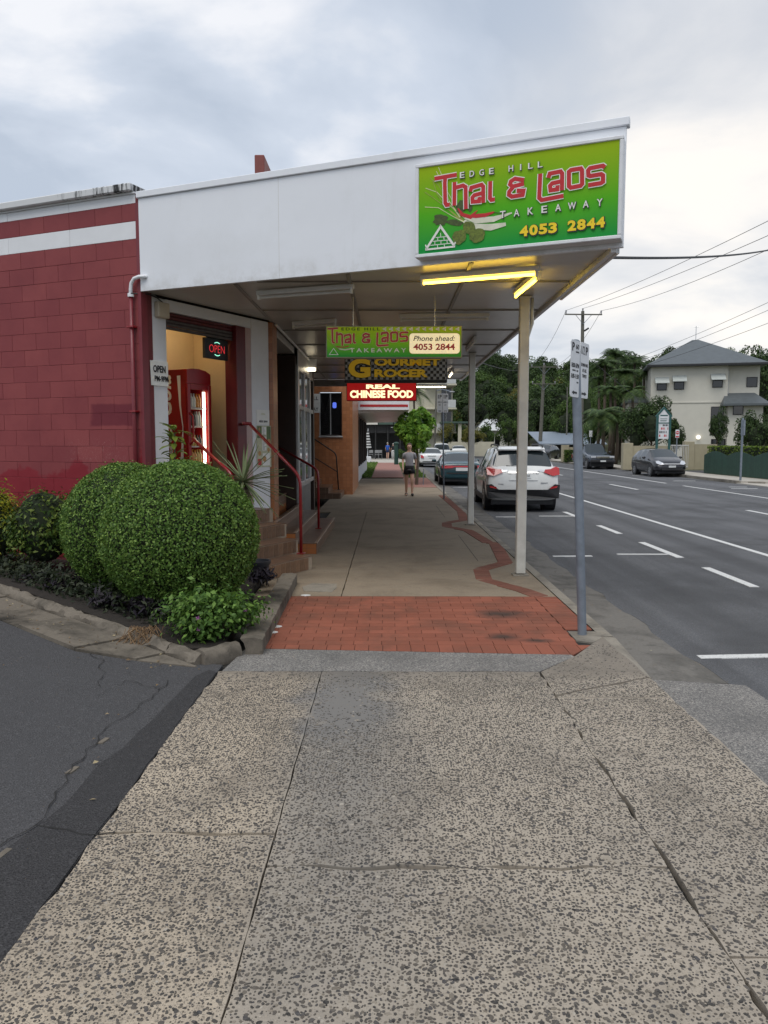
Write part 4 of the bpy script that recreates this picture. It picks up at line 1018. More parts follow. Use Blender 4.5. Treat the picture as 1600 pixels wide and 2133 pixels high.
glyphs(hg, hs, -.0022, .022, 'cream_text', 'letter_outline', 1.4); glyphs(hg, hs, -.0034, .022, 'sign_red', 'letter')
text(hs, 'EDGE HILL', *hm(752, 687), wd*.28, ht*.09, -.001, 'ink', .02, spacing=1.4)
text(hs, 'TAKEAWAY', *hm(788, 731), wd*.415, ht*.13, -.001, 'sign_white', .02, spacing=1.5)
for i in range(12): lobj('arrowhead', MB().xz([hm(796+i*13.7, 687), hm(805+i*13.7, 691.5), hm(805+i*13.7, 682.5)], -.0025, 0), 'sign_white', hs)
def rrect(x0, x1, z0, z1, r, n=5):
    P_ = []
    for cx, cz, a in ((x1-r, z1-r, 0), (x0+r, z1-r, 90), (x0+r, z0+r, 180), (x1-r, z0+r, 270)):
        for k in range(n+1): P_.append((cx+r*math.cos(R(a+90*k/n)), cz+r*math.sin(R(a+90*k/n))))
    return P_
pa, pb_ = hm(853, 738), hm(957, 696)
lobj('phone_panel', MB().xz(rrect(pa[0]-.006, pb_[0]+.006, pa[1]-.006, pb_[1]+.006, .045), -.0012, 0), 'stalk_green', hs); lobj('phone_panel', MB().xz(rrect(pa[0], pb_[0], pa[1], pb_[1], .04), -.0022, -.0013), 'lit_cream', hs)
text(hs, 'Phone ahead:', *hm(904, 706.5), wd*.305, ht*.16, -.0024, 'ink', .01, .25); text(hs, '4053 2844', *hm(904, 724), wd*.305, ht*.2, -.0024, 'sign_red', .03)
for pl in ([(684, 698), (692, 712), (706, 727)], [(682, 706), (694, 719), (708, 730)]): lobj('printed_stalk', MB().ribbon([hm(*p) for p in pl], .008, -.001, -.0004), 'stalk_green', hs)
lobj('printed_chilli', MB().ribbon([hm(702, 723), hm(715, 725), hm(728, 722)], .012, -.0014, -.0009), 'sign_red', hs); lobj('printed_radish', MB().ribbon([hm(706, 728), hm(720, 730), hm(735, 727)], .016, -.001, -.0005), 'radish', hs)
lobj('emblem', MB().ribbon([hm(687, 740), hm(696, 727), hm(705, 740)], .008, -.001, -.0004, closed=True), 'sign_white', hs)
def checker():
    m, t, b = new_mat('checker'); p = nd(t, 'ShaderNodeTexCoord').outputs['Object']
    k = nd(t, 'ShaderNodeTexChecker'); k.inputs['Scale'].default_value = 1/.0495; k.inputs['Color1'].default_value = (.42, .42, .40, 1); k.inputs['Color2'].default_value = (.008, .008, .008, 1)
    mpn = nd(t, 'ShaderNodeMapping'); mpn.inputs[1].default_value = (.001, .02, .001); t.links.new(p, mpn.inputs[0]); t.links.new(mpn.outputs[0], k.inputs['Vector'])
    t.links.new(k.outputs[0], b.inputs['Base Color']); b.inputs['Roughness'].default_value = .4
checker(); EM('gold', (.55, .33, .012), .16, (.5, .3, .015))  # gold letters glow faintly: brightness put into the material, no lamp behind
a0_, a1_ = Y(718, 797, 13), Y(932, 733, 13)
gs, wd, ht = hang('hanging_sign', 'black and white chequered hanging sign with gold grocer lettering', a0_.x, a1_.x, 13, a0_.z, a1_.z, ('checker', 'black_paint'))
lobj('lower_band', MB().box(.014, wd-.014, -.001, .0, .012, .045), 'black_paint', gs)
def gm(px, py): return ((px-718)/214*wd, (797-py)/64*ht)
def gold(s, px0, px1, py0, py1):
    c_ = gm((px0+px1)/2, (py0+py1)/2); w2 = (px1-px0)/214*wd; h2 = (py1-py0)/64*ht
    text(gs, s, c_[0], c_[1], w2*1.02, h2*1.05, -.002, 'black_paint', .09, name='letter_outline'); text(gs, s, c_[0], c_[1], w2, h2, -.0045, 'gold', .05)
gold('G', 726, 772, 747, 787); gold('OURMET', 780, 918, 746, 762); gold('ROCER', 780, 892, 769, 786)
EM('red_lit', (.55, .012, .012), .32, (.5, .02, .02)); EM('letter_lit', (1, .80, .45), 1.15, (.8, .7, .5))
a0_, a1_ = Y(722, 835, 19), Y(868, 797, 19)
cs_, wd, ht = hang('hanging_sign', 'red illuminated hanging sign with glowing cream lettering', a0_.x, a1_.x, 19, a0_.z, a1_.z, ('red_lit', 'dark_red'))
text(cs_, 'REAL', wd*.52, ht*.78, wd*.48, ht*.24, -.001, 'letter_lit', .05); text(cs_, 'CHINESE FOOD', wd*.5, ht*.37, wd*.9, ht*.42, -.001, 'letter_lit', .05)

# ---- painted notices at the entrance (local to the entrance wall)
def wall_thing(name, label, cat, s, z, y=0., rz=WA, o=None):
    q = (o or ww)(s, y); t = thing(name, label, cat); return t, (q[0], q[1], z)
def place(t, loc, rz): t.location = loc; t.rotation_euler = (0, 0, rz)
t, loc = wall_thing('opening_hours_notice', 'white plastic opening hours notice curling off the corner column', 'notice', .0, 2.33, -.012)
lobj('backing_sheet', MB().bbox(-.03, .345, .0, .01, .01, .30, .003), 'off_white', t)
mb = MB(); cols_ = 8
vs = []
for k in range(cols_+1):
    u = k/cols_; x = .05+u*.295; lift = .035*max(0, .35-u)**1.2
    vs += [(x, -.004-lift, .0+.0*u), (x-.03*max(0, .4-u), -.004-lift*1.2, .292)]
lobj('notice_sheet', mb.add(vs, [(2*i, 2*i+2, 2*i+3, 2*i+1) for i in range(cols_)]), 'off_white', t)
text(t, 'OPEN', .195, .200, .205, .085, -.010, 'ink', .03); text(t, 'PM-9PM', .225, .085, .225, .07, -.010, 'ink', .025); place(t, loc, WA)
t, loc = wall_thing('phone_notice', 'small white paper with a phone number on the column by the red jamb', 'notice', 2.085, 1.905, -.014)
lobj('paper_sheet', MB().box(0, .30, 0, .004, 0, .21), 'off_white', t); text(t, '4053 2844', .15, .045, .2, .03, -.001, 'ink', .03); lobj('printed_mark', MB().xz([(.1, .14), (.2, .14), (.19, .16), (.11, .165)], -.001, 0), 'radish', t); place(t, loc, WA)
M('menu_paper', (.52, .52, .36), .6, .25, 18); M('menu_green', (.11, .17, .07), .6, .3, 12); M('menu_food', (.45, .26, .1), .6, .4, 30)
rg = random.Random(31)
t, loc = wall_thing('menu_poster', 'green and cream menu poster below the phone number notice', 'poster', 2.08, 1.29, -.016)
lobj('poster_sheet', MB().box(0, .335, 0, .004, 0, .60), 'menu_paper', t)
for (a, b_, c_, d_, m_) in ((.01, .11, .42, .59, 'menu_green'), (.23, .325, .34, .59, 'menu_green'), (.12, .22, .47, .58, 'off_white'), (.12, .22, .24, .44, 'off_white'), (.01, .11, .25, .39, 'menu_paper'), (.02, .1, .03, .12, 'sign_red'), (.13, .3, .02, .2, 'off_white')): lobj('printed_panel', MB().box(a, b_, -.001, 0, c_, d_), m_, t)
for cx, cz, r_ in ((.06, .55, .022), (.28, .37, .04), (.17, .12, .045), (.06, .2, .035), (.27, .25, .03)): lobj('food_picture', MB().xz([(cx+r_*math.cos(2*math.pi*k/14), cz+r_*math.sin(2*math.pi*k/14)) for k in range(14)], -.002, -.001), 'menu_food', t)
for k in range(22): lobj('print_line', MB().box(.13+.0*k, .13+rg.uniform(.04, .085), -.0016, -.001, .565-k*.015, .569-k*.015), 'ink', t)
place(t, loc, WA)
# ---- neon open sign in the doorway
EM('neon_red', (1, .05, .06), .5); EM('neon_green', (.35, 1, .75), .9)
q = PL(428, 745, ww(0, .10)+(0,), (-math.sin(WA), math.cos(WA), 0)); s_ = (q.x-WO[0])*math.cos(WA)+(q.y-WO[1])*math.sin(WA)
q2 = PL(475, 705, ww(0, .10)+(0,), (-math.sin(WA), math.cos(WA), 0)); s2_ = (q2.x-WO[0])*math.cos(WA)+(q2.y-WO[1])*math.sin(WA)
t = thing('open_sign', 'black box sign with red and green neon open letters hanging below the shutter', 'sign'); wd = s2_-s_
lobj('sign_box', MB().bbox(0, wd, .0, .05, 0, .27, .006), 'black_paint', t)
text(t, 'OPEN', wd/2, .135, wd*.66, .10, -.002, 'neon_red', -.02, name='neon_lettering')
for s3 in (1, -1): lobj('neon_arc', MB().tube([(wd/2+wd*.2*math.sin(a), -.006, .135+s3*(.088*math.cos(a)+.0)) for a in [R(x) for x in range(-32, 33, 8)]], .005, 6), 'neon_green', t)
lobj('hanging_bracket', MB().bbox(.05, wd-.05, .01, .03, .27, .36, .004), 'black_paint', t); place(t, ww(s_, .10)+(q.z+.0,), WA)
# ---- drinks fridge
fs0 = PL(388, 850, ww(0, .36)+(0,), (-math.sin(WA), math.cos(WA), 0)); sA = (fs0.x-WO[0])*math.cos(WA)+(fs0.y-WO[1])*math.sin(WA)
fs1 = PL(437, 850, ww(0, .36)+(0,), (-math.sin(WA), math.cos(WA), 0)); sB = (fs1.x-WO[0])*math.cos(WA)+(fs1.y-WO[1])*math.sin(WA)
fz1 = PL(388, 766, ww(0, .36)+(0,), (-math.sin(WA), math.cos(WA), 0)).z
fr = thing('drinks_fridge', 'red glass-door drinks fridge with white script lettering inside the shop entrance', 'fridge'); wd = sB-sA; ht = fz1-FL
M('fridge_red', (.33, .008, .012), .35, .08, 6); M('fridge_white', (.62, .6, .55), .5, .05, 6)
prof = [(0, .05), (wd, .05), (wd, ht-.06), (wd*.8, ht-.02), (wd*.5, ht), (wd*.2, ht-.01), (0, ht-.03)]
cab = lobj('cabinet', MB().xz([(0, .05), (.03, .05), (.03, ht-.03), (0, ht-.03)], 0, .62), 'fridge_red', fr)
lobj('cabinet_side', MB().box(wd-.03, wd, 0, .62, .05, ht-.06), 'fridge_red', fr); lobj('cabinet_back', MB().box(.03, wd-.03, .59, .62, .05, ht-.06), 'fridge_white', fr)
lobj('canopy', MB().xz([(0, ht-.20), (wd, ht-.20), (wd, ht-.06), (wd*.8, ht-.02), (wd*.5, ht), (wd*.2, ht-.005), (0, ht-.02)], -.025, .61), 'fridge_red', fr)
lobj('base', MB().bbox(0, wd, -.01, .6, 0, .34, .01), 'fridge_red', fr); lobj('base_grille', MB().box(.05, wd-.05, -.016, -.011, .08, .24), 'black_paint', fr)
d_ = lobj('door', MB().bbox(0, .055, -.035, -.003, .36, ht-.205, .006), 'fridge_red', fr)
lobj('door_stile', MB().bbox(wd-.055, wd, -.035, -.003, .36, ht-.205, .006), 'fridge_red', d_); lobj('door_rail', MB().bbox(.056, wd-.056, -.035, -.003, .36, .42, .006), 'fridge_red', d_); lobj('door_rail', MB().bbox(.056, wd-.056, -.035, -.003, ht-.28, ht-.205, .006), 'fridge_red', d_)
lobj('door_handle', MB().tube([(.03, -.035, .72), (.03, -.085, .76), (.03, -.09, .95), (.03, -.085, 1.1), (.03, -.035, 1.14)], .014, 8), 'fridge_red', d_, True)
EM('fridge_tube', (1, .93, .72), 3.2)
lobj('light_tube', MB().cyl((wd-.085, .03, .46), (wd-.085, .03, ht-.30), .020, n=10), 'fridge_tube', fr)
M('bottle_cola', (.03, .015, .01), .15, .2, 20); M('bottle_orange', (.5, .2, .02), .25, .2, 20); M('can_gold', (.5, .36, .08), .3, .2, 20); M('bottle_clear', (.6, .6, .5), .2, .1, 20)
for k, z in enumerate((.46, .70, .97, 1.22)):
    sh = lobj('shelf', MB().bbox(.035, wd-.035, .02, .58, z-.02, z, .004), 'fridge_white', fr)
    for i in range(6):
        for jj in range(2):
            h_ = (.19, .15, .20, .19)[k]; cx = .07+i*(wd-.2)/5.2; cy = .07+jj*.14
            bm = MB().lathe([(.026, 0), (.028, .01), (.028, h_*.62), (.012, h_*.82), (.012, h_), (.001, h_)], 10, (cx, cy, z+.001))
            lobj('bottle', bm, ('bottle_clear', 'bottle_orange', 'can_gold', 'bottle_cola')[(k+(i//2)) % 4], sh, True)
# white ribbon and vertical script on the side facing the street corner
sd_ = link(bpy.data.objects.new('side_graphic', MB().add([(0, 0, 0), (.001, 0, 0), (.001, 0, .001)], [(0, 1, 2)]).mesh('side_graphic'))); sd_.data.materials.append(MATS['fridge_red']); sd_.parent = fr; sd_.rotation_euler = (0, 0, R(-90)); sd_.location = (-.001, .62, 0)
text(sd_, 'Coca-Cola', .23, 1.02, 1.28, .27, -.0015, 'sign_white', .02, .35, 'script_lettering', R(90))
lobj('white_ribbon', MB().ribbon([(.50, ht-.10), (.515, ht-.5), (.555, .95), (.53, .55), (.44, .3)], [.06, .03, .012, .05, .09], -.0012, -.0002), 'sign_white', sd_)
place(fr, ww(sA, .36)+(FL,), WA)
# ---- parking sign on leaning pole
M('galv', (.20, .23, .27), .5, .18, 9, .08, 50, metal=.35); M('sign_sheet', (.66, .67, .69), .45, .06, 6)
def parking_sign(x, y, label, lean, zt, ph, pw, rot, r, left, right):
    t = thing('parking_sign', label, 'sign', (x, y, 0))
    top = Vector((x+lean[0], y+lean[1], zt)); obj('pole', MB().cyl((x, y, -.02), top, r, n=16), 'galv', t, True, 60)
    obj('pole_cap', MB().ell((top.x, top.y, top.z), (r*1.05, r*1.05, r*.6)), 'galv', t, True)
    ax = Vector((math.cos(rot), math.sin(rot), 0)); mid = top-Vector((0, 0, ph*.5-.0))
    for sgn, txt in ((-1, left), (1, right)):
        pn = obj('sign_plate', MB().bbox(-pw/2, pw/2, -.003, .0, -ph/2, ph/2, .012), 'sign_sheet')
        pl = MB().xz(rrect(-pw/2, pw/2, -ph/2, ph/2, pw*.12), -.0015, .0015); bpy.data.objects.remove(pn); pn = lobj('sign_plate', pl, 'sign_sheet', t)
        for (s, cx, cz, tw, th_, bd) in txt: text(pn, s, cx*pw, cz*ph, tw*pw, th_*ph, -.002, 'ink', bd)
        az = -.42*ph; d1 = sgn
        lobj('arrow', MB().ribbon([(-.26*pw*d1, az), (.1*pw*d1, az)], .035*ph, -.0035, -.0016), 'ink', pn); lobj('arrow', MB().xz([(.3*pw*d1, az), (.08*pw*d1, az+.035*ph*d1), (.08*pw*d1, az-.035*ph*d1)], -.0035, -.0016), 'ink', pn)
        off = ax*(sgn*(pw/2+.006)); fwd_ = Vector((math.sin(rot), -math.cos(rot), 0))*(r+.004)
        tilt = math.atan2(lean[0], zt)
        pn.location = (mid+off+fwd_)-Vector((x, y, 0)); pn.rotation_euler = (0, tilt*-.4, rot)
    return t
tL = [('P', -.26, .38, .26, .15, .03), ('60', .2, .395, .34, .09, .01), ('MINUTE', .22, .3, .34, .028, .01), ('8:00-5PM', .0, .06, .82, .08, .01), ('MON - FRI', .02, -.03, .62, .03, .01), ('8:00-11:30', .0, -.13, .82, .08, .01), ('SAT', .3, -.235, .2, .03, .01)]
tR = [('1/2', -.22, .36, .36, .15, .0), ('P', .22, .36, .26, .15, .03), ('30 MIN MAX', .0, .1, .8, .06, .0), ('AT ALL', .0, .0, .5, .06, .0), ('TIMES', .0, -.1, .5, .06, .0)]
tL = [(a, b_, c_, d_, e_, f_) for a, b_, c_, d_, e_, f_ in tL]
parking_sign(1.675, 6.5, 'pair of white parking plates on a thick leaning grey pole by the brick paving', (-.115, .0), 2.48, .46, .205, R(56), .038, tL, tR)
fL = [('1P', 0, .33, .7, .2, .03), ('8:00-5', 0, .05, .7, .07, .01), ('MON', 0, -.1, .4, .07, .01)]
parking_sign(1.63, 22.26, 'pair of small white parking plates on a thin dark pole near the walking woman', (-.06, 0), 3.04, .54, .155, R(4), .022, fL, [('1P', 0, .33, .7, .2, .03), ('8:00-5', 0, .05, .7, .07, .01), ('SAT', 0, -.1, .4, .07, .01)])
# ================================================================ PLANTING
def leaf_mesh(name, P_, Nn, size, asp=.55, seed=0, spread=.6, hang_=0.):
    """one folded leaf face per point, facing roughly along its normal"""
    rg = np.random.default_rng(seed); n = len(P_); P_ = np.asarray(P_, float); Nn = np.asarray(Nn, float)
    Nn = Nn+rg.normal(0, spread, (n, 3)); Nn /= np.linalg.norm(Nn, axis=1, keepdims=True)+1e-9
    D = rg.normal(0, 1, (n, 3)); D[:, 2] -= hang_; D -= Nn*(D*Nn).sum(1, keepdims=True); D /= np.linalg.norm(D, axis=1, keepdims=True)+1e-9
    S = np.cross(Nn, D); L = (size*rg.uniform(.65, 1.3, n))[:, None]; W = L*asp
    a = P_-D*L*.5; c = P_+D*L*.5; b = P_+S*W*.5+Nn*W*.14-D*L*.06; d = P_-S*W*.5+Nn*W*.14-D*L*.06
    V = np.stack([a, b, c, d], 1).reshape(-1, 3)
    me = bpy.data.meshes.new(name); me.vertices.add(4*n); me.vertices.foreach_set('co', V.astype('f').ravel())
    me.loops.add(4*n); me.loops.foreach_set('vertex_index', np.arange(4*n, dtype='i')); me.polygons.add(n)
    me.polygons.foreach_set('loop_start', np.arange(0, 4*n, 4, dtype='i')); me.polygons.foreach_set('loop_total', np.full(n, 4, 'i'))
    me.update(calc_edges=True); return me
foliage('hedge_leaf', (.036, .082, .017), (.115, .215, .042), (.24, .35, .08), .32, .4)
foliage('vinca_leaf', (.03, .07, .014), (.08, .165, .03), (.16, .27, .055), .28, .45)
foliage('dark_shrub_leaf', (.02, .045, .008), (.055, .105, .016), (.13, .17, .03), .25)
foliage('golden_leaf', (.07, .11, .012), (.20, .23, .02), (.42, .36, .03), .3)
foliage('purple_leaf', (.010, .008, .010), (.018, .014, .02), (.032, .026, .038), .1)
foliage('undergrowth_leaf', (.006, .010, .005), (.014, .022, .009), (.03, .038, .016), .1)
foliage('yucca_leaf', (.07, .105, .05), (.15, .19, .095), (.27, .3, .17), .15)
foliage('croton_leaf', (.03, .07, .012), (.09, .15, .02), (.3, .3, .05), .2)
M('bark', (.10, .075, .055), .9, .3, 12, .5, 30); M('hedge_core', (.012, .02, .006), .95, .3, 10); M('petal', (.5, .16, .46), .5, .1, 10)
def sph(n, rg):
    v = rg.normal(0, 1, (n, 3)); return v/np.linalg.norm(v, axis=1, keepdims=True)
def lumpy(d, seed):
    r = np.ones(len(d)); rg = np.random.default_rng(seed)
    for _ in range(26):
        q = rg.normal(0, 1, 3); q /= np.linalg.norm(q); r += rg.uniform(-.07, .07)*np.exp((d@q-1)*12)
    return r
def clipped_bush(label, c, rad, n, seed, leaf=.027, group=None):
    t = thing('clipped_bush', label, 'bush', (c[0], c[1], .0)); rg = np.random.default_rng(seed)
    d = sph(n, rg); r = lumpy(d, seed)*rg.uniform(.90, 1.0, n)**.7
    r *= 1+(rg.random(n) < .05)*rg.uniform(0, .06, n); hole = np.sin(d[:, 0]*17+seed)*np.sin(d[:, 1]*15-seed)*np.sin(d[:, 2]*19+2*seed); r -= .045*np.clip(hole-.35, 0, 1)*2
    P_ = np.array(c)+d*r[:, None]*np.array(rad); k = P_[:, 2] > .1; 
    obj('leaves', leaf_mesh('leaves', P_[k], d[k], leaf, .62, seed, .75), 'hedge_leaf', t)
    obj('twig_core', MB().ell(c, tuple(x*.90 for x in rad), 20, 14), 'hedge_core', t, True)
    obj('stem', MB().cyl((c[0], c[1], -.02), (c[0], c[1], c[2]-rad[2]*.7), .06, n=8), 'bark', t); return t
clipped_bush('large round clipped green bush beside the shop steps', (-1.95, 7.2, .75), (.735, .71, .72), 46000, 1)
clipped_bush('round clipped green bush between the larger bush and red wall', (-2.72, 7.9, .74), (.62, .60, .71), 34000, 2)
def shrub(name, label, c, rad, n, mat, leaf, seed, stems=14, asp=.5, fill=.55, hang_=0., flowers=0, base=.05):
    t = thing(name, label, 'shrub', (c[0], c[1], base)); rg = np.random.default_rng(seed)
    cl = sph(34, rg)*rg.uniform(.25, .85, (34, 1)); cl[:, 2] = np.abs(cl[:, 2])*1.0-.25
    idx = rg.integers(0, 34, n); d = cl[idx]+rg.normal(0, .17, (n, 3)); rr_ = np.linalg.norm(d, axis=1); k = rr_ < 1.05; d = d[k]
    P_ = np.array(c)+d*np.array(rad); nn_ = d+np.array([0, 0, .6])
    k = P_[:, 2] > base+.02
    obj('leaves', leaf_mesh('leaves', P_[k], nn_[k], leaf, asp, seed, .5, hang_), mat, t)
    mb = MB()
    for i in range(stems):
        q = np.array(c)+cl[i]*np.array(rad)*.9; mb.tube([(c[0]+rg.normal()*.03, c[1]+rg.normal()*.03, base), tuple((np.array(c)*.5+q*.5)+rg.normal(0, .02, 3)), tuple(q)], [.008, .006, .003], 5)
    obj('stems', mb, 'bark', t)
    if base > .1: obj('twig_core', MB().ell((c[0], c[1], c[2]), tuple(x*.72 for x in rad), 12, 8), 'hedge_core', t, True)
    for i in range(flowers):
        q = np.array(c)+cl[i]*np.array(rad)*1.12+np.array([0, -.1, .03]); fl = MB()
        for a in range(5):
            u = 2*math.pi*a/5; fl.add([(q[0], q[1], q[2]), (q[0]+.014*math.cos(u-.5), q[1]-.006, q[2]+.014*math.sin(u-.5)), (q[0]+.022*math.cos(u), q[1]-.004, q[2]+.022*math.sin(u)), (q[0]+.014*math.cos(u+.5), q[1]-.006, q[2]+.014*math.sin(u+.5))], [(0, 1, 2, 3)])
        obj('flower', fl, 'petal', t)
    return t
shrub('flowering_shrub', 'loose leafy shrub with small pink flowers at the planter corner', (-1.38, 6.12, .25), (.50, .42, .37), 4200, 'vinca_leaf', .05, 5, 16, .52, flowers=6, base=.0)
shrub('shrub', 'dark green upright shrub against the red wall beside clipped bushes', (-3.95, 8.75, .68), (.44, .38, .56), 9500, 'dark_shrub_leaf', .06, 6, 14, .4, base=.15)
shrub('golden_shrub', 'yellow tipped golden shrub against the foot of the red wall', (-4.72, 9.05, .66), (.44, .36, .58), 9500, 'golden_leaf', .05, 8, 14, .42, base=.15)
for k, (x, y, s) in enumerate(((-3.75, 8.05, .26), (-3.3, 7.72, .22), (-2.55, 7.0, .22), (-2.2, 6.75, .2), (-1.86, 6.62, .2), (-1.38, 8.3, .2))):
    shrub('purple_plant', 'low dark purple leafy plant '+('at the foot of the dark green shrub', 'below the smaller clipped bush, beside its wall end', 'between the two clipped bushes at soil level', 'under the front of the largest clipped bush', 'beside the pink flowering shrub', 'next to the ribbed plant pot')[k], (x, y, .20), (s*1.0, s*.8, .14), 260, 'purple_leaf', .085, 40+k, 6, .28, base=.08)['group'] = 'dark purple plants along the planter'
rgn = np.random.default_rng(77); n_ = 3600; u_ = rgn.uniform(0, 1, n_)**.8; pa_ = np.array([-1.5, 5.92])+(np.array([-5.3, 9.05])-np.array([-1.5, 5.92]))*u_[:, None]+np.array([.62, .78])*rgn.uniform(.02, .55, (n_, 1))
pa_ += rgn.normal(0, .03, (n_, 2)); hgt_ = (.08+.046*np.clip(-pa_[:, 0]-1.3, 0, 9))+rgn.uniform(0, 1, n_)**2*.16
tag(obj('ground_cover', leaf_mesh('ground_cover', np.column_stack([pa_, hgt_]), np.tile([0, -.4, .8], (n_, 1)), .055, .45, 9, .6), 'undergrowth_leaf'), 'dark leafy undergrowth filling the planter below the bushes', 'ground cover', kind='stuff')
# yucca
t = thing('yucca_plant', 'spiky grey-green yucca with radiating blades beside the doorway', 'plant', (-1.66, 8.85, .05)); rg = random.Random(4)
obj('trunk', MB().tube([(-1.68, 8.9, .05), (-1.67, 8.87, .6), (-1.66, 8.82, 1.17)], [.05, .045, .05], 10), 'bark', t, True)
cc = Vector((-1.66, 8.8, 1.2))
for i in range(64):
    az = rg.uniform(0, 2*math.pi); el = math.asin(rg.uniform(-.75, .98)); L = rg.uniform(.42, .62)*(1 if el > -.3 else .9)
    d = Vector((math.cos(az)*math.cos(el), math.sin(az)*math.cos(el), math.sin(el))); s_ = d.cross(Vector((0, 0, 1))).normalized()*rg.uniform(.011, .016); up = s_.cross(d).normalized()
    dr = .10*L*(1 if el < .9 else 0)
    pts = [cc+d*(L*u)-Vector((0, 0, dr*u*u)) for u in (.03, .3, .65, 1)]; ws = (.55, 1, .75, .04); mb = MB(); vs = []
    for p, w_ in zip(pts, ws): vs += [p-s_*w_+up*.004, p-up*.003, p+s_*w_+up*.004]
    obj('blade', mb.add(vs, [(3*k, 3*k+1, 3*k+4, 3*k+3) for k in range(3)]+[(3*k+1, 3*k+2, 3*k+5, 3*k+4) for k in range(3)]), 'yucca_leaf', t)
# croton in the bed behind the bushes
t = thing('broadleaf_plant', 'tall plant with broad yellow-green leaves in front of the corner column', 'plant', (-2.42, 8.62, .05))
obj('stem', MB().tube([(-2.42, 8.62, .05), (-2.40, 8.62, .9), (-2.38, 8.60, 1.75)], [.018, .015, .01], 6), 'bark', t)
for i in range(36):
    az = rg.uniform(0, 6.28); z = rg.uniform(1.38, 1.80); L = rg.uniform(.13, .21); el = rg.uniform(-.3, .9); d = Vector((math.cos(az)*math.cos(el), math.sin(az)*math.cos(el), math.sin(el))); s_ = d.cross(Vector((0, 0, 1))).normalized(); up = s_.cross(d)
    o_ = Vector((-2.385, 8.605, z))+d*.04; vs = []
    for u, w_ in ((0, .1), (.25, .8), (.55, 1), (.8, .6), (1, .05)):
        p = o_+d*L*u-Vector((0, 0, .05*u*u)); vs += [p-s_*w_*.032+up*.008, p, p+s_*w_*.032+up*.008]
    obj('leaf', MB().add(vs, [(3*k, 3*k+1, 3*k+4, 3*k+3) for k in range(4)]+[(3*k+1, 3*k+2, 3*k+5, 3*k+4) for k in range(4)]), 'croton_leaf', t)
# pot
t = thing('plant_pot', 'dark ribbed plastic plant pot standing beside the lowest corner step', 'pot', (-1.47, 8.62, .1)); M('pot_plastic', (.022, .024, .03), .45, .2, 10)
pr = [(.085, 0)]+[(.088+.04*u+(.004 if k % 2 else 0), .2*u) for k, u in enumerate([i/8 for i in range(1, 8)])]+[(.14, .2), (.145, .235), (.128, .235), (.125, .2), (.001, .19)]
obj('shell', MB().lathe(pr, 24, (-1.47, 8.62, .08)), 'pot_plastic', t, True, 40); obj('potting_soil', MB().lathe([(.12, .19), (.001, .2)], 16, (-1.47, 8.62, .08)), 'soil', t)
# ---- planter edging
pe_ = thing('planter', 'rough stained concrete planter edging filled with dark soil', 'planter', (-1.2, 5.75, 0))
obj('soil_bed', MB().prism([(-1.28, 5.85), (-1.5, 8.9), (-2.2, 9.4), (-2.9, 9.0), (-6.5, 10.4), (-6.3, 9.75), (-1.5, 5.75)][::1], -.1, lambda x, y: .07+.046*max(0, -x-1.3)), 'soil', pe_)
rg = random.Random(17)
def edging(p, q, wd, h, seg, name='edging_stone', rough=.018, seed=0):
    """rough upstand made of short cast lengths"""
    p, q = Vector(p), Vector(q); L = (q-p).length; d = (q-p)/L; n_ = Vector((-d.y, d.x)); s = 0; rr_ = random.Random(seed)
    while s < L-.05:
        l = min(rr_.uniform(seg*.75, seg*1.3), L-s); nx = max(3, int(l/.07)); vs = []; prof = [(0, -.06), (-.012, h*.35), (.004, h*.75), (.03, h), (wd*.6, h+.008), (wd, h-.01), (wd, -.06)]
        for i in range(nx+1):
            c_ = p+d*(s+.004+(l-.008)*i/nx); zb = dz(c_.x, c_.y)
            for u, z in prof:
                jz = rr_.uniform(-rough, rough) if 0 < i < nx and z > 0 else 0; ju = rr_.uniform(-rough, rough) if z > 0 else 0
                w_ = c_+n_*(u+ju); vs.append((w_.x, w_.y, zb+z+jz))
        m_ = len(prof); fs = [(i*m_+k, (i+1)*m_+k, (i+1)*m_+k+1, i*m_+k+1) for i in range(nx) for k in range(m_-1)]+[tuple(range(m_)), tuple(range(nx*m_+m_-1, nx*m_-1, -1))]
        o = obj(name, MB().add(vs, fs), 'edging_concrete', pe_, True, 35); s += l
edging((-6.2, 9.52), (-1.42, 5.56), .09, .075, 1.8, seed=1, rough=.016)
edging((-1.36, 5.57), (-1.13, 5.84), .12, .10, .5, seed=2)
edging((-1.12, 5.86), (-1.20, 8.86), -.14, .13, 1.0, seed=3, rough=.006)
foliage('root_fibre', (.1, .06, .03), (.17, .1, .05), (.26, .17, .09), .05)
mb = MB(); rr_ = random.Random(8)
for i in range(60):
    c_ = Vector((-1.98+rr_.gauss(0, .07), 6.10+rr_.gauss(0, .03), .16)); mb.tube([c_, c_+Vector((rr_.gauss(0, .04), -.06, -.03)), c_+Vector((rr_.gauss(0, .07), -.1, -.12))], .0025, 4)
tag(obj('root_tuft', mb, 'root_fibre'), 'tuft of dry brown roots hanging over the planter edging', 'roots')
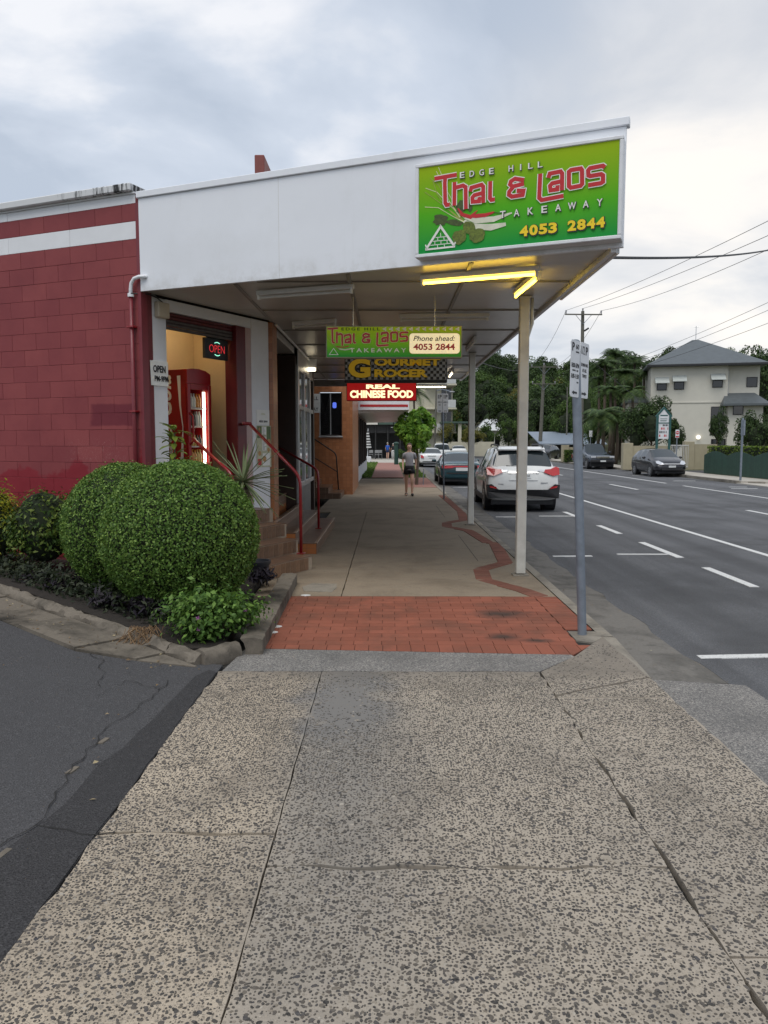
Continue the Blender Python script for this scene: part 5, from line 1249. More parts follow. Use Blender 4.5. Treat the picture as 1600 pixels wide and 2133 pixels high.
# ================================================================ VEHICLES
glass('car_glass', (.02, .028, .032), .04); M('tyre', (.014, .014, .015), .85, .2, 20, .1, 60); M('alloy', (.42, .43, .44), .3, .1, 8, metal=.8); M('trim_black', (.018, .018, .02), .55, .2, 12)
M('lamp_red', (.40, .008, .012), .15, .1, 10, coat=.6); M('lamp_clear', (.62, .63, .66), .12, .08, 10, coat=.6, metal=.3); M('lamp_amber', (.55, .2, .03), .2, .1, 10); M('plate_white', (.62, .64, .64), .4, .05, 10); M('chrome', (.6, .6, .6), .15, .05, 8, metal=.9)
def paint(name, col, rough=.22, metal=0.): return M(name, col, rough, .05, 2, metal=metal, coat=.5)
paint('car_white', (.70, .71, .70)); paint('car_teal', (.012, .055, .07)); paint('car_charcoal', (.022, .022, .026), .2, .2); paint('car_navy', (.014, .026, .045)); paint('car_black', (.012, .012, .014)); paint('car_silver', (.35, .36, .37), .25, .4)
def subsurf(o, lv=2):
    m = o.modifiers.new('subsurf', 'SUBSURF'); m.levels = lv; m.render_levels = lv; return o
def car(name, label, cat, st, side, rear, front, col, wheels, wr=.325, group=None, extras=None, roof_split=None):
    t = thing(name, label, cat)
    def ring(s):
        y, zb, zs, zr, w_, wt = s; h = zs-zb
        half = [(0, zb), (.75*w_, zb), (w_*.965, zb+.05), (w_, zb+.25*h), (w_*1.0, zb+.72*h), (w_*.968, zs), (wt, max(zs+.01, zr-.05)), (wt*.84, zr), (0, zr+.02)]
        return [(x, y, z) for x, z in half]+[(-x, y, z) for x, z in half[-2:0:-1]]
    rings = [ring(s) for s in st]; n = len(rings[0]); vs = [v for r_ in rings for v in r_]
    parts = {}
    for i in range(len(rings)-1):
        for k in range(n):
            f = (i*n+k, i*n+(k+1) % n, (i+1)*n+(k+1) % n, (i+1)*n+k)
            kk_ = k if k < 8 else 15-k
            key = 'body'
            if kk_ == 5 and i in side: key = 'side_window%s%d' % ('r' if k < 8 else 'l', i)
            elif kk_ in (6, 7) and i in rear: key = 'rear_window'
            elif kk_ in (6, 7) and i in front: key = 'windscreen'
            parts.setdefault(key, []).append(f)
    parts['body'] += [tuple(range(n-1, -1, -1)), tuple((len(rings)-1)*n+k for k in range(n))]
    for key, fs in parts.items():
        used = sorted({i for f in fs for i in f}); mp_ = {a: b for b, a in enumerate(used)}
        o = lobj('side_window' if key.startswith('side') else key, MB().add([vs[i] for i in used], [tuple(mp_[i] for i in f) for f in fs]), col if key == 'body' else 'car_glass', t, True); subsurf(o)
    hw = max(s[4] for s in st)
    for y in wheels:
        for sx in (-1, 1):
            xo = sx*(hw-.01); xi = sx*(hw-.22)
            lobj('wheel_arch', MB().cyl((sx*(hw+.004), y, wr+.03), (sx*(hw-.3), y, wr+.03), wr+.055, n=24), 'trim_black', t)
            wl = lobj('wheel', MB().tube([(xi, y, wr), (xi+sx*.02, y, wr), (xo-sx*.02, y, wr), (xo+sx*.012, y, wr)], [wr-.04, wr, wr, wr-.035], 24), 'tyre', t, True)
            rim = lobj('rim', MB().cyl((xo+sx*.005, y, wr), (xo+sx*.018, y, wr), wr*.66, wr*.6, 20), 'alloy', wl)
            for q in range(5):
                a = 2*math.pi*q/5; lobj('rim_gap', MB().cyl((xo+sx*.016, y+math.cos(a)*wr*.38, wr+math.sin(a)*wr*.38), (xo+sx*.0195, y+math.cos(a)*wr*.38, wr+math.sin(a)*wr*.38), wr*.14, n=8), 'trim_black', rim) if wr > 0 else None
    lobj('underbody', MB().box(-hw*.86, hw*.86, st[1][0]+.1, st[-2][0]-.1, .19, st[4][1]+.08), 'trim_black', t)
    if extras: extras(t, st)
    return t
def surf_y(st, z, end):
    """y of the car's end surface at height z"""
    S_ = st if end == 'rear' else st[::-1]
    pts = []
    for s in S_:
        if not pts or s[3] > pts[-1][0]: pts.append((s[3], s[0]))
        if s[3] > 1.45: break
    if z <= pts[0][0]: return pts[0][1]
    for (z0, y0), (z1, y1) in zip(pts[:-1], pts[1:]):
        if z <= z1: return y0+(y1-y0)*(z-z0)/(z1-z0)
    return pts[-1][1]
def decal(t, st, name, poly, mat, end='rear', off=.012, th=.05, curve=.10, hw=.9, mirror=True):
    sg = -1 if end == 'rear' else 1
    out_ = []
    for m_ in ((1, -1) if mirror else (1,)):
        P_ = []
        for (xa, za), (xb_, zb_) in zip(poly, poly[1:]+poly[:1]):
            q_ = max(1, int(math.hypot(xb_-xa, zb_-za)/.12)); P_ += [((xa+(xb_-xa)*i/q_)*m_, za+(zb_-za)*i/q_) for i in range(q_)]
        n = len(P_)
        yy_ = [surf_y(st, z, end)+sg*off-sg*curve*(abs(x)/hw)**4 for x, z in P_]
        vs = [(x, y, z) for (x, z), y in zip(P_, yy_)]+[(x, y-sg*th, z) for (x, z), y in zip(P_, yy_)]
        out_.append(lobj(name, MB().add(vs, [tuple(range(n)), tuple(range(2*n-1, n-1, -1))]+[(i, (i+1) % n, n+(i+1) % n, n+i) for i in range(n)]), mat, t))
    return out_
suv_st = [(0, .40, .60, .78, .80, .70), (.04, .34, .84, .99, .885, .80), (.09, .30, .96, 1.06, .905, .82), (.20, .28, 1.02, 1.17, .92, .79), (.52, .27, 1.05, 1.56, .92, .665), (.66, .26, 1.05, 1.625, .92, .64), (.80, .26, 1.04, 1.64, .92, .63), (1.35, .25, 1.03, 1.665, .92, .63), (1.46, .25, 1.03, 1.665, .92, .63), (2.3, .25, 1.0, 1.66, .92, .63), (2.42, .25, 1.0, 1.655, .92, .63), (2.85, .25, .99, 1.62, .92, .63), (3.6, .26, 1.0, 1.1, .91, .72), (4.25, .28, .88, .95, .88, .74), (4.52, .32, .7, .8, .78, .6), (4.57, .38, .58, .68, .6, .4)]
def suv_x(t, st):
    # tail: dark lower bumper, lamps, plate, garnish, wiper, spoiler, rails
    decal(t, st, 'bumper', [(-.90, .36), (.90, .36), (.925, .70), (.80, .72), (.62, .58), (-.62, .58), (-.80, .72), (-.925, .70)], 'trim_black', off=.075, th=.25, mirror=False, curve=.07)
    decal(t, st, 'tail_lamp', [(.52, 1.02), (.74, .93), (.915, .96), (.925, 1.13), (.84, 1.16), (.70, 1.10), (.56, 1.09)], 'lamp_red', off=.05, th=.2, curve=.05)
    decal(t, st, 'tail_lamp_inner', [(.36, 1.05), (.54, 1.02), (.58, 1.085), (.40, 1.09)], 'lamp_clear', off=.026, th=.05)
    decal(t, st, 'reflector', [(.66, .60), (.84, .63), (.86, .68), (.70, .66)], 'lamp_red', off=.082, th=.04, curve=.06)
    pl = decal(t, st, 'number_plate', [(-.19, .87), (.19, .87), (.19, .985), (-.19, .985)], 'plate_white', off=.03, th=.03, mirror=False)[0]
    decal(t, st, 'plate_recess', [(-.36, .82), (.36, .82), (.30, 1.0), (-.30, 1.0)], 'car_white', off=.016, th=.03, mirror=False)
    decal(t, st, 'garnish', [(-.38, 1.0), (.38, 1.0), (.38, 1.03), (-.38, 1.03)], 'chrome', off=.028, th=.03, mirror=False)
    text(t, '2     H', 0, .928, .3, .07, surf_y(st, .928, 'rear')-.034, 'ink', .02).name = 'plate_lettering'
    lobj('wiper', MB().tube([(0, .15, 1.12), (-.12, .19, 1.16), (-.42, .2, 1.18)], .01, 6), 'trim_black', t)
    decal(t, st, 'badge', [(-.66, .71), (-.50, .71), (-.50, .73), (-.66, .73)], 'alloy', mirror=False, off=.015, th=.02); decal(t, st, 'badge', [(.44, .74), (.62, .74), (.62, .76), (.44, .76)], 'alloy', mirror=False, off=.015, th=.02)
    lobj('spoiler', MB().add([(-.60, .40, 1.60), (.60, .40, 1.60), (.62, .75, 1.665), (-.62, .75, 1.665), (-.60, .41, 1.57), (.60, .41, 1.57), (.62, .75, 1.62), (-.62, .75, 1.62)], [(0, 1, 2, 3), (4, 7, 6, 5), (0, 4, 5, 1), (1, 5, 6, 2), (3, 7, 4, 0)]), 'car_white', t)
    for sx in (-1, 1):
        lobj('roof_rail', MB().tube([(sx*.58, .62, 1.64), (sx*.58, .72, 1.70), (sx*.575, 1.5, 1.725), (sx*.57, 2.3, 1.715), (sx*.57, 2.42, 1.66)], .018, 8), 'trim_black', t, True)
        lobj('mirror', MB().ell((sx*1.02, 2.9, 1.06), (.12, .07, .08)), 'trim_black', t, True)
        lobj('sill', MB().bbox(sx*.90-.03, sx*.90+.03, .75, 3.55, .25, .40, .01), 'trim_black', t)
sv = car('suv', 'white SUV with black lower bumper parked beside the awning posts', 'car', suv_st, {4+1, 6, 8, 10}, {3}, {11}, 'car_white', (.85, 3.5), .345, None, suv_x)
sv.location = (3.44, 19.5, RZ); sv.rotation_euler = (0, 0, R(-1.5))
sed_st = [(0, .38, .60, .74, .72, .62), (.04, .32, .74, .88, .82, .74), (.10, .28, .80, .95, .86, .77), (.55, .24, .88, .99, .87, .74), (.62, .24, .89, 1.00, .87, .74), (1.25, .22, .92, 1.30, .87, .58), (1.4, .22, .92, 1.34, .87, .57), (1.95, .22, .92, 1.37, .87, .57), (2.05, .22, .92, 1.37, .87, .57), (2.7, .22, .91, 1.35, .87, .57), (2.85, .22, .91, 1.33, .87, .57), (3.5, .23, .90, .98, .86, .7), (4.2, .26, .78, .84, .84, .7), (4.55, .32, .6, .70, .72, .5), (4.62, .36, .52, .6, .5, .3)]
def sedan_teal_x(t, st):
    decal(t, st, 'tail_lamp', [(.35, .74), (.80, .72), (.815, .84), (.36, .84)], 'lamp_red', off=.05, th=.15, hw=.86, curve=.05); decal(t, st, 'number_plate', [(-.24, .62), (.24, .62), (.24, .75), (-.24, .75)], 'plate_white', off=.024, th=.03, mirror=False, hw=.86)
    decal(t, st, 'garnish', [(-.36, .77), (.36, .77), (.36, .83), (-.36, .83)], 'lamp_red', off=.018, th=.04, mirror=False, hw=.86)
    decal(t, st, 'bumper_strip', [(-.74, .50), (.74, .50), (.74, .55), (-.74, .55)], 'trim_black', off=.02, th=.05, mirror=False, hw=.86)
    for sx in (-1, 1): lobj('mirror', MB().ell((sx*.95, 2.9, .98), (.1, .06, .07)), 'car_teal', t, True)
def sedan_white_x(t, st):
    decal(t, st, 'tail_lamp', [(.55, .66), (.80, .68), (.80, .90), (.62, .84)], 'lamp_red', off=.06, th=.2, hw=.86, curve=.05); decal(t, st, 'number_plate', [(-.2, .66), (.2, .66), (.2, .76), (-.2, .76)], 'plate_white', off=.022, th=.03, mirror=False, hw=.86)
    decal(t, st, 'garnish', [(-.3, .79), (.3, .79), (.3, .82), (-.3, .82)], 'trim_black', off=.018, th=.04, mirror=False, hw=.86); decal(t, st, 'bumper_lip', [(-.7, .38), (.7, .38), (.7, .44), (-.7, .44)], 'trim_black', off=.02, th=.05, mirror=False, hw=.86)
    for sx in (-1, 1): lobj('mirror', MB().ell((sx*.95, 2.9, .98), (.1, .06, .07)), 'car_white', t, True)
c = car('sedan', 'dark teal sedan parked ahead of the white SUV', 'car', sed_st, {5, 6, 8}, {4}, {10}, 'car_teal', (.95, 3.65), .31, None, sedan_teal_x); c.location = (3.0, 31.2, RZ)
c = car('sedan', 'white sedan with wedge red tail lamps parked beyond the teal sedan', 'car', sed_st, {5, 6, 8}, {4}, {10}, 'car_white', (.95, 3.65), .31, None, sedan_white_x); c.location = (3.12, 54.5, RZ)
# hatchback facing us on the far side
hat_st = [(0, .40, .60, .80, .70, .6), (.05, .34, .84, 1.0, .80, .72), (.12, .28, .92, 1.05, .84, .74), (.20, .26, .94, 1.12, .85, .72), (.55, .24, .95, 1.36, .855, .60), (.7, .22, .95, 1.40, .855, .58), (1.3, .22, .93, 1.44, .86, .57), (1.4, .22, .93, 1.44, .86, .57), (2.1, .22, .91, 1.43, .86, .57), (2.2, .22, .91, 1.42, .86, .57), (2.35, .22, .91, 1.40, .86, .57), (3.15, .23, .90, 1.00, .855, .70), (3.7, .26, .78, .86, .83, .66), (3.95, .30, .62, .72, .74, .5), (4.03, .36, .52, .60, .55, .32)]
def hatch_x(t, st):
    decal(t, st, 'head_lamp', [(.40, .66), (.60, .64), (.74, .70), (.72, .82), (.60, .84), (.45, .74)], 'lamp_clear', 'front', .05, .14, .22, .86)
    decal(t, st, 'grille', [(-.40, .66), (.40, .66), (.42, .70), (-.42, .70)], 'chrome', 'front', .03, .04, .1, .86, False); decal(t, st, 'air_intake', [(-.50, .36), (.50, .36), (.55, .50), (-.55, .50)], 'trim_black', 'front', .03, .05, .1, .86, False)
    decal(t, st, 'number_plate', [(-.18, .50), (.18, .50), (.18, .60), (-.18, .60)], 'plate_white', 'front', .045, .03, .05, .86, False)
    for sx in (-1, 1): lobj('mirror', MB().ell((sx*.96, 2.55, .98), (.1, .06, .07)), 'car_charcoal', t, True)
c = car('hatchback', 'charcoal hatchback parked across the street in front of the community noticeboard', 'car', hat_st, {5, 7, 9}, {3}, {10}, 'car_charcoal', (.72, 3.2), .30, None, hatch_x); c.location = (14.45, 43.2, RZ); c.rotation_euler = (0, 0, R(180))
# pickup: cab and open tray
def ute(name, label, col, loc, rz, front=True):
    st = [(1.55, .40, .78, .96, .84, .80), (1.58, .38, .95, 1.08, .86, .80), (1.66, .36, .98, 1.58, .86, .62), (1.75, .36, .98, 1.66, .86, .60), (2.35, .36, .98, 1.68, .86, .60), (2.5, .36, .98, 1.64, .86, .60), (3.15, .36, .97, 1.08, .85, .72), (4.0, .38, .90, 1.00, .84, .74), (4.7, .42, .78, .92, .82, .7), (4.82, .48, .70, .80, .7, .5)]
    def ex(t, st_):
        tr = lobj('tray', MB().box(-.84, .84, 0, 1.55, .52, .60), col, t)
        for a in ((-.86, -.80, 0, 1.54), (.80, .86, 0, 1.54)): lobj('tray_side', MB().bbox(a[0], a[1], a[2], a[3], .48, .98, .015), col, tr)
        lobj('tailgate', MB().bbox(-.80, .80, -.02, .04, .50, .98, .015), col, tr)
        for sx in (-1, 1):
            lobj('tail_lamp', MB().bbox(sx*.83-.05, sx*.83+.05, -.035, .02, .66, .92, .01), 'lamp_red', t)
            lobj('head_lamp', MB().bbox(sx*.60-.16, sx*.60+.16, 4.70, 4.84, .74, .88, .02), 'lamp_clear', t); lobj('mirror', MB().ell((sx*.98, 3.0, 1.1), (.11, .06, .09)), 'trim_black', t, True)
        lobj('grille', MB().bbox(-.42, .42, 4.74, 4.86, .72, .88, .02), 'chrome', t); lobj('bumper', MB().bbox(-.80, .80, 4.70, 4.93, .46, .64, .03), 'trim_black', t); lobj('rear_bumper', MB().bbox(-.78, .78, -.10, .0, .42, .54, .02), 'chrome', t)
        lobj('number_plate', MB().bbox(-.18, .18, 4.925, 4.94, .5, .6, .003), 'plate_white', t); lobj('rear_window', MB().box(-.5, .5, 1.56, 1.60, 1.1, 1.5), 'car_glass', t)
    t = car(name, label, 'pickup', st, {3, 4}, {1}, {5}, col, (.85, 3.95), .34, None, ex); t.location = loc; t.rotation_euler = (0, 0, rz); return t
ute('pickup', 'dark blue pickup parked on the far side behind the hatchback', 'car_navy', (14.05, 55.2, RZ), R(180))
ute('pickup', 'white pickup parked beyond the white sedan', 'car_white', (5.0, 70, RZ), R(0))
c = car('hatchback', 'small white hatchback parked beyond the white pickup', 'car', hat_st, {5, 7, 9}, {3}, {10}, 'car_white', (.72, 3.2), .30); c.location = (7.6, 82, RZ)
c = car('hatchback', 'black hatchback in the far car park beside the leaning power pole', 'car', hat_st, {5, 7, 9}, {3}, {10}, 'car_black', (.72, 3.2), .30); c.location = (16.4, 77, -.02); c.rotation_euler = (0, 0, R(150))
c = car('sedan', 'dark red sedan glimpsed past the white SUV roof', 'car', sed_st, {5, 6, 8}, {4}, {10}, paint('car_maroon', (.10, .02, .03)), (.95, 3.65), .31); c.location = (9.6, 92, RZ); c.rotation_euler = (0, 0, R(20))
c = car('hatchback', 'silver hatchback half hidden behind the scalloped green fence', 'car', hat_st, {5, 7, 9}, {3}, {10}, 'car_silver', (.72, 3.2), .30); c.location = (18.9, 43.6, -.02); c.rotation_euler = (0, 0, R(-95))

# ================================================================ PEOPLE
def skin(name, verts, edges, mat, parent, sub=2):
    me = bpy.data.meshes.new(name); me.from_pydata([v[:3] for v in verts], edges, []); me.update(); me.materials.append(MATS[mat] if isinstance(mat, str) else mat)
    o = link(bpy.data.objects.new(name, me)); m_ = o.modifiers.new('skin', 'SKIN'); m_.use_smooth_shade = True; m_.branch_smoothing = .4
    for i, v in enumerate(verts):
        r_ = v[3]; d_ = me.skin_vertices[0].data[i]; d_.radius = (r_, r_) if isinstance(r_, (int, float)) else r_; d_.use_root = (i == 0)
    subsurf(o, sub); o.parent = parent; return o
def person(label, loc, ht, rz, skin_c, hair_c, top_c, bottom_c, shoe_c, long_trousers=False, stride=.16, sleeves=True, ponytail=False):
    t = thing('person', label, 'person'); k = ht/1.68
    # y- is forward (facing the camera)
    J = dict(pelvis=(0, 0, .92), waist=(0, .005, 1.06), chest=(0, 0, 1.25), shb=(0, .01, 1.37), neck=(0, .005, 1.44), head=(0, -.01, 1.52), head2=(0, -.012, 1.60), crown=(0, .0, 1.655))
    L = []
    def v(x, y, z, r): L.append((x*k, y*k, z*k, (r[0]*k, r[1]*k) if isinstance(r, tuple) else r*k)); return len(L)-1
    a = [v(0, 0, .92, .105), v(0, .005, 1.06, .09), v(0, 0, 1.25, .10), v(0, .01, 1.37, .07), v(0, .005, 1.445, .048), v(0, -.012, 1.51, .07), v(0, -.016, 1.58, .084), v(0, -.005, 1.645, .055)]
    E = list(zip(a[:-1], a[1:]))
    hands = {}
    for s in (-1, 1):
        st_ = stride*s
        hp = v(.085*s, 0, .86, .088); md = v(.088*s, -st_*.25, .68, .078); kn = v(.09*s, -st_*.55-.01, .49, .057); cf = v(.09*s, -st_*.6+.02, .36, .054); an = v(.09*s, -st_*.8+.02+(.05 if s < 0 else 0), .085, .036); ft = v(.095*s, -st_*.8-.05, .045, .034); te = v(.10*s, -st_*.8-.12, .035, .028)
        E += [(a[0], hp), (hp, md), (md, kn), (kn, cf), (cf, an), (an, ft), (ft, te)]
        sh = v(.15*s, .01, 1.34, .046); el = v(.205*s, st_*.35+.03, 1.10, .038); wr_ = v(.21*s, st_*.9-.06, .90 if s < 0 else .98, .025); hd = v(.205*s, st_*1.0-.09, .84 if s < 0 else .94, (.022, .034))
        E += [(a[3], sh), (sh, el), (el, wr_), (wr_, hd)]
        for q, (fx, fl_) in enumerate(((-.014, .062), (-.005, .072), (.005, .068), (.013, .055))):
            b0 = v(.205*s+fx*.7, st_*1.0-.095+fx, (.80 if s < 0 else .90), .0085); b1 = v(.205*s+fx*.6, st_*1.0-.115+fx*1.2, (.80 if s < 0 else .90)-fl_*.75, .007); E += [(hd, b0), (b0, b1)]
        th_ = v(.185*s, st_*1.0-.125, (.815 if s < 0 else .915), .009); E += [(hd, th_)]
    def loft(name, rings, mat, extra=()):
        mb = MB(); n = 14; vs = []
        for cx, cy, z, rx, ry in rings: vs += [((cx+rx*math.cos(2*math.pi*i/n))*k, (cy+ry*math.sin(2*math.pi*i/n))*k, z*k) for i in range(n)]
        m_ = len(rings); mb.add(vs, [(j*n+i, j*n+(i+1) % n, (j+1)*n+(i+1) % n, (j+1)*n+i) for j in range(m_-1) for i in range(n)]+[tuple(range(n-1, -1, -1)), tuple((m_-1)*n+i for i in range(n))])
        for pts, rs in extra: mb.tube([(x*k, y*k, z*k) for x, y, z in pts], [r*k for r in rs], 10)
        return lobj(name, mb, mat, t, True)
    skin('body', L, E, M('skin_'+skin_c[0], skin_c[1], .55, .06, 8), t)
    C = []
    def c(x, y, z, r): C.append((x*k, y*k, z*k, (r[0]*k, r[1]*k) if isinstance(r, tuple) else r*k)); return len(C)-1
    b = [c(0, 0, .87, (.165, .125)), c(0, .005, 1.03, (.145, .11)), c(0, 0, 1.25, (.158, .118)), c(0, .01, 1.375, (.125, .088))]; E2 = list(zip(b[:-1], b[1:]))
    for s in (-1, 1):
        s1 = c(.17*s, .01, 1.365, .066); s2 = c(.20*s, stride*s*.2+.018, 1.21, .06); E2 += [(b[3], s1), (s1, s2)]
    loft('top', [(0, 0, .82, .158, .122), (0, 0, .90, .152, .12), (0, .005, 1.06, .122, .10), (0, -.005, 1.22, .138, .122), (0, .006, 1.31, .148, .104), (0, .012, 1.375, .125, .08), (0, .012, 1.41, .07, .06)], top_c,
         [([(.11*s, .01, 1.345), (.155*s, .012, 1.325), (.192*s, stride*s*.22+.02, 1.19)], [.05, .054, .052]) for s in (-1, 1)])
    C = []; b0 = c(0, 0, .92, (.152, .122)); b1 = c(0, 0, .84, (.14, .115)); E3 = [(b0, b1)]
    for s in (-1, 1):
        st_ = stride*s; h1 = c(.088*s, 0, .82, .104); h2 = c(.09*s, -st_*.18, .70, .092); E3 += [(b1, h1), (h1, h2)]
        if long_trousers: h3 = c(.09*s, -st_*.55-.01, .49, .078); h4 = c(.09*s, -st_*.8+.02, .10, .066); E3 += [(h2, h3), (h3, h4)]
    lg = []
    for s in (-1, 1):
        st_ = stride*s; pts = [(.075*s, 0, .88), (.085*s, -st_*.05, .80), (.09*s, -st_*.2, .70)]; rs = [.09, .105, .098]
        if long_trousers: pts += [(.09*s, -st_*.55-.01, .49), (.09*s, -st_*.8+.02, .08)]; rs += [.082, .07]
        lg.append((pts, rs))
    loft('trousers' if long_trousers else 'shorts', [(0, 0, .97, .148, .115), (0, 0, .90, .162, .122), (0, 0, .82, .165, .12), (0, 0, .78, .12, .09)], bottom_c, lg)
    for s in (-1, 1):
        st_ = stride*s; yb = -st_*.8+(.05 if s < 0 else 0)
        C = []; f = [c(.092*s, yb+.05, .045, (.038, .04)), c(.094*s, yb-.03, .045, (.042, .036)), c(.10*s, yb-.12, .032, (.04, .026)), c(.10*s, yb-.165, .026, (.028, .016))]; lobj('shoe', MB().ell((.095*s*k, (yb-.035)*k, .05*k), (.047*k, .125*k, .05*k), 10, 8), shoe_c, t, True)
    C = []; h = [c(0, .015, 1.655, (.066, .062)), c(0, .045, 1.60, (.078, .066)), c(0, .055, 1.53, (.06, .045))]; E4 = list(zip(h[:-1], h[1:]))
    if ponytail: h += [c(0, .085, 1.62, .032)]; E4 += [(h[1], h[3])]
    mb = MB().ell((0, .022*k, 1.60*k), (.082*k, .092*k, .088*k), 14, 10)
    if ponytail: mb.ell((0, .115*k, 1.60*k), (.032*k, .05*k, .045*k), 8, 6)
    lobj('hair', mb, hair_c, t, True)
    for s in (-1, 1): lobj('eye', MB().ell((.03*s*k, -.098*k, 1.575*k), (.013*k, .008*k, .009*k), 8, 6), 'ink', t, True)
    lobj('nose', MB().add([(-.012*k, -.098*k, 1.535*k), (.012*k, -.098*k, 1.535*k), (0, -.122*k, 1.54*k), (0, -.098*k, 1.58*k)], [(0, 1, 2), (0, 2, 3), (1, 3, 2)]), 'skin_'+skin_c[0], t, True)
    lobj('mouth', MB().ell((0, -.094*k, 1.505*k), (.022*k, .006*k, .005*k), 8, 5), M('lips', (.35, .12, .1), .5, .1, 6), t, True)
    t.location = loc; t.rotation_euler = (0, 0, rz); return t
M('tee_grey', (.34, .33, .35), .85, .12, 9, .2, 60); M('shorts_black', (.012, .012, .014), .8, .2, 9); M('shoe_black', (.012, .012, .012), .6, .2, 9); M('hair_brown', (.06, .022, .016), .55, .3, 30); M('hair_grey', (.36, .33, .29), .6, .2, 20); M('shirt_blue', (.012, .09, .42), .8, .1, 9); M('top_black', (.012, .012, .014), .8, .1, 9); M('trousers_white', (.6, .6, .58), .8, .08, 9); M('shorts_navy', (.01, .016, .05), .8, .1, 9); M('shoe_white', (.6, .6, .58), .6, .1, 9)
person('woman in grey t-shirt and black shorts walking along the footpath', (.66, 23.6, .005), 1.62, R(0), ('tan', (.64, .38, .27)), 'hair_brown', 'tee_grey', 'shorts_black', 'shoe_black', ponytail=True)
person('person in a bright blue shirt and dark shorts outside the cafe', (-.02, 72.5, .016), 1.62, R(160), ('fair', (.5, .3, .22)), 'hair_grey', 'shirt_blue', 'shorts_navy', 'shoe_white', stride=.06)
person('pale haired person in black top and white trousers outside the cafe', (.50, 72.9, .016), 1.54, R(190), ('fair', (.5, .3, .22)), 'hair_grey', 'top_black', 'trousers_white', 'shoe_white', long_trousers=True, stride=.06)
# ================================================================ NEIGHBOURING BUILDINGS, THIS SIDE
rb_ = thing('tiled_restaurant', 'orange tiled restaurant front with a barred window beyond the takeaway', 'building', (-1.11, 24.3, 0))
obj('front_wall', MB().box(-4.6, -2.16, 24.3, 24.5, 0, 3.39), 'wall_tile', rb_); obj('front_wall', MB().box(-1.44, -1.11, 24.3, 24.5, 0, 3.39), 'wall_tile', rb_)
obj('front_wall', MB().box(-2.16, -1.44, 24.3, 24.5, 0, 1.84), 'wall_tile', rb_); obj('front_wall', MB().box(-2.16, -1.44, 24.3, 24.5, 3.22, 3.39), 'wall_tile', rb_)
obj('street_wall', MB().box(-1.3, -1.112, 24.5, 29.1, 0, 3.39), 'wall_tile', rb_); obj('roof', MB().box(-9, -1.0, 24.25, 29.1, 3.6, 3.75), 'roof_metal', rb_)
wn = obj('window', MB().box(-2.13, -1.47, 24.40, 24.42, 1.88, 3.19), 'shop_glass', rb_)
for a in ((-2.16, -2.13, 1.84, 3.22), (-1.82, -1.79, 1.88, 3.19), (-1.47, -1.44, 1.84, 3.22)): obj('frame', MB().bbox(a[0], a[1], 24.33, 24.40, a[2], a[3], .004), 'aluminium' if a[0] != -1.47 else 'dark_brown', wn)
obj('sill', MB().bbox(-2.18, -1.42, 24.25, 24.40, 1.80, 1.84, .006), 'aluminium', wn)
mb = MB()
for i in range(9):
    for sg in (1, -1):
        x0 = -2.13+i*.04; mb.cyl((x0 if sg > 0 else x0+.02, 24.36, 1.88), (min(-1.83, x0+.3) if sg > 0 else max(-2.13, x0-.3), 24.36, 3.18), .004, n=4)
obj('security_mesh', mb, 'black_paint', wn)
obj('neon_mark', MB().xz(rrect(-1.74, -1.62, 2.72, 2.9, .04), 24.37, 24.38), EM('neon_blue', (.12, .2, .9), .5), wn)
t = thing('wall_notice', 'white notice with black takeaway wording on the orange tiled wall', 'notice', (-2.15, 24.28, 2.6))
obj('notice_board', MB().bbox(-2.98, -2.12, 24.275, 24.296, 2.57, 3.16, .003), 'off_white', t)
for s, z in (('EDGE HILL', 3.02), ('CHINESE', 2.85), ('TAKE AWAY', 2.68)):
    o = text(None, s, -2.55 if s != 'CHINESE' else -2.63, z, .74 if s != 'CHINESE' else .56, .11, 24.274, 'ink', .01); o.parent = t; o.matrix_parent_inverse = wmat(t).inverted()
ss = thing('restaurant_steps', 'brown tiled steps climbing to the orange tiled restaurant', 'steps', (-1.38, 22.4, 0))
for k, (x1, z1) in enumerate(((-1.38, .16), (-1.74, .33), (-2.1, .5), (-2.46, .67))):
    s2 = obj('step', MB().box(-4.4, x1, 22.42+k*.004, 24.28, z1-.19 if k else 0, z1-.012), 'tread_tile', ss); obj('tread', MB().bbox(-4.4, x1+.012, 22.40, 24.285, z1-.0115, z1, .004), 'brown_tile', s2)
rail('handrail', 'thin black handrail with a lower bar against the orange tiled wall', [(-2.6, 24.12, 1.95), (-1.62, 24.12, 1.30), (-1.55, 24.12, .16)], .02, 'black_paint')
t = bpy.data.objects[[o.name for o in bpy.data.objects if o.name.startswith('handrail')][-1]]; obj('lower_bar', MB().cyl((-2.6, 24.12, 1.35), (-1.57, 24.12, .72), .016, n=8), 'black_paint', t)
ws = thing('white_shop', 'white brick shop with a red striped awning fascia beyond the restaurant', 'building', (-1.25, 29.2, 0))
M('white_brick', (.66, .67, .69), .55, .08, 6, .1, 25)
obj('pillar', MB().box(-1.62, -1.24, 29.2, 30.6, 0, 2.95), 'white_brick', ws); obj('base_wall', MB().box(-1.5, -1.22, 30.6, 45, 0, .62), 'white_brick', ws); obj('body', MB().box(-9, -1.64, 29.2, 45, 0, 3.5), 'white_brick', ws)
for k in range(6): obj('mullion', MB().bbox(-1.32, -1.22, 31+k*2.6, 31.16+k*2.6, .62, 2.75, .01), 'dark_brown', ws); obj('pane', MB().box(-1.36, -1.33, 30.6+k*2.4, 33.0+k*2.4, .62, 2.75), 'shop_glass', ws)
obj('fascia', MB().bbox(-1.34, .80, 29.25, 29.4, 2.86, 3.22, .01), 'white_paint', ws); obj('red_stripe', MB().box(-1.05, .76, 29.24, 29.249, 2.98, 3.07), M('stripe_red', (.42, .02, .02), .45, .1, 6), ws)
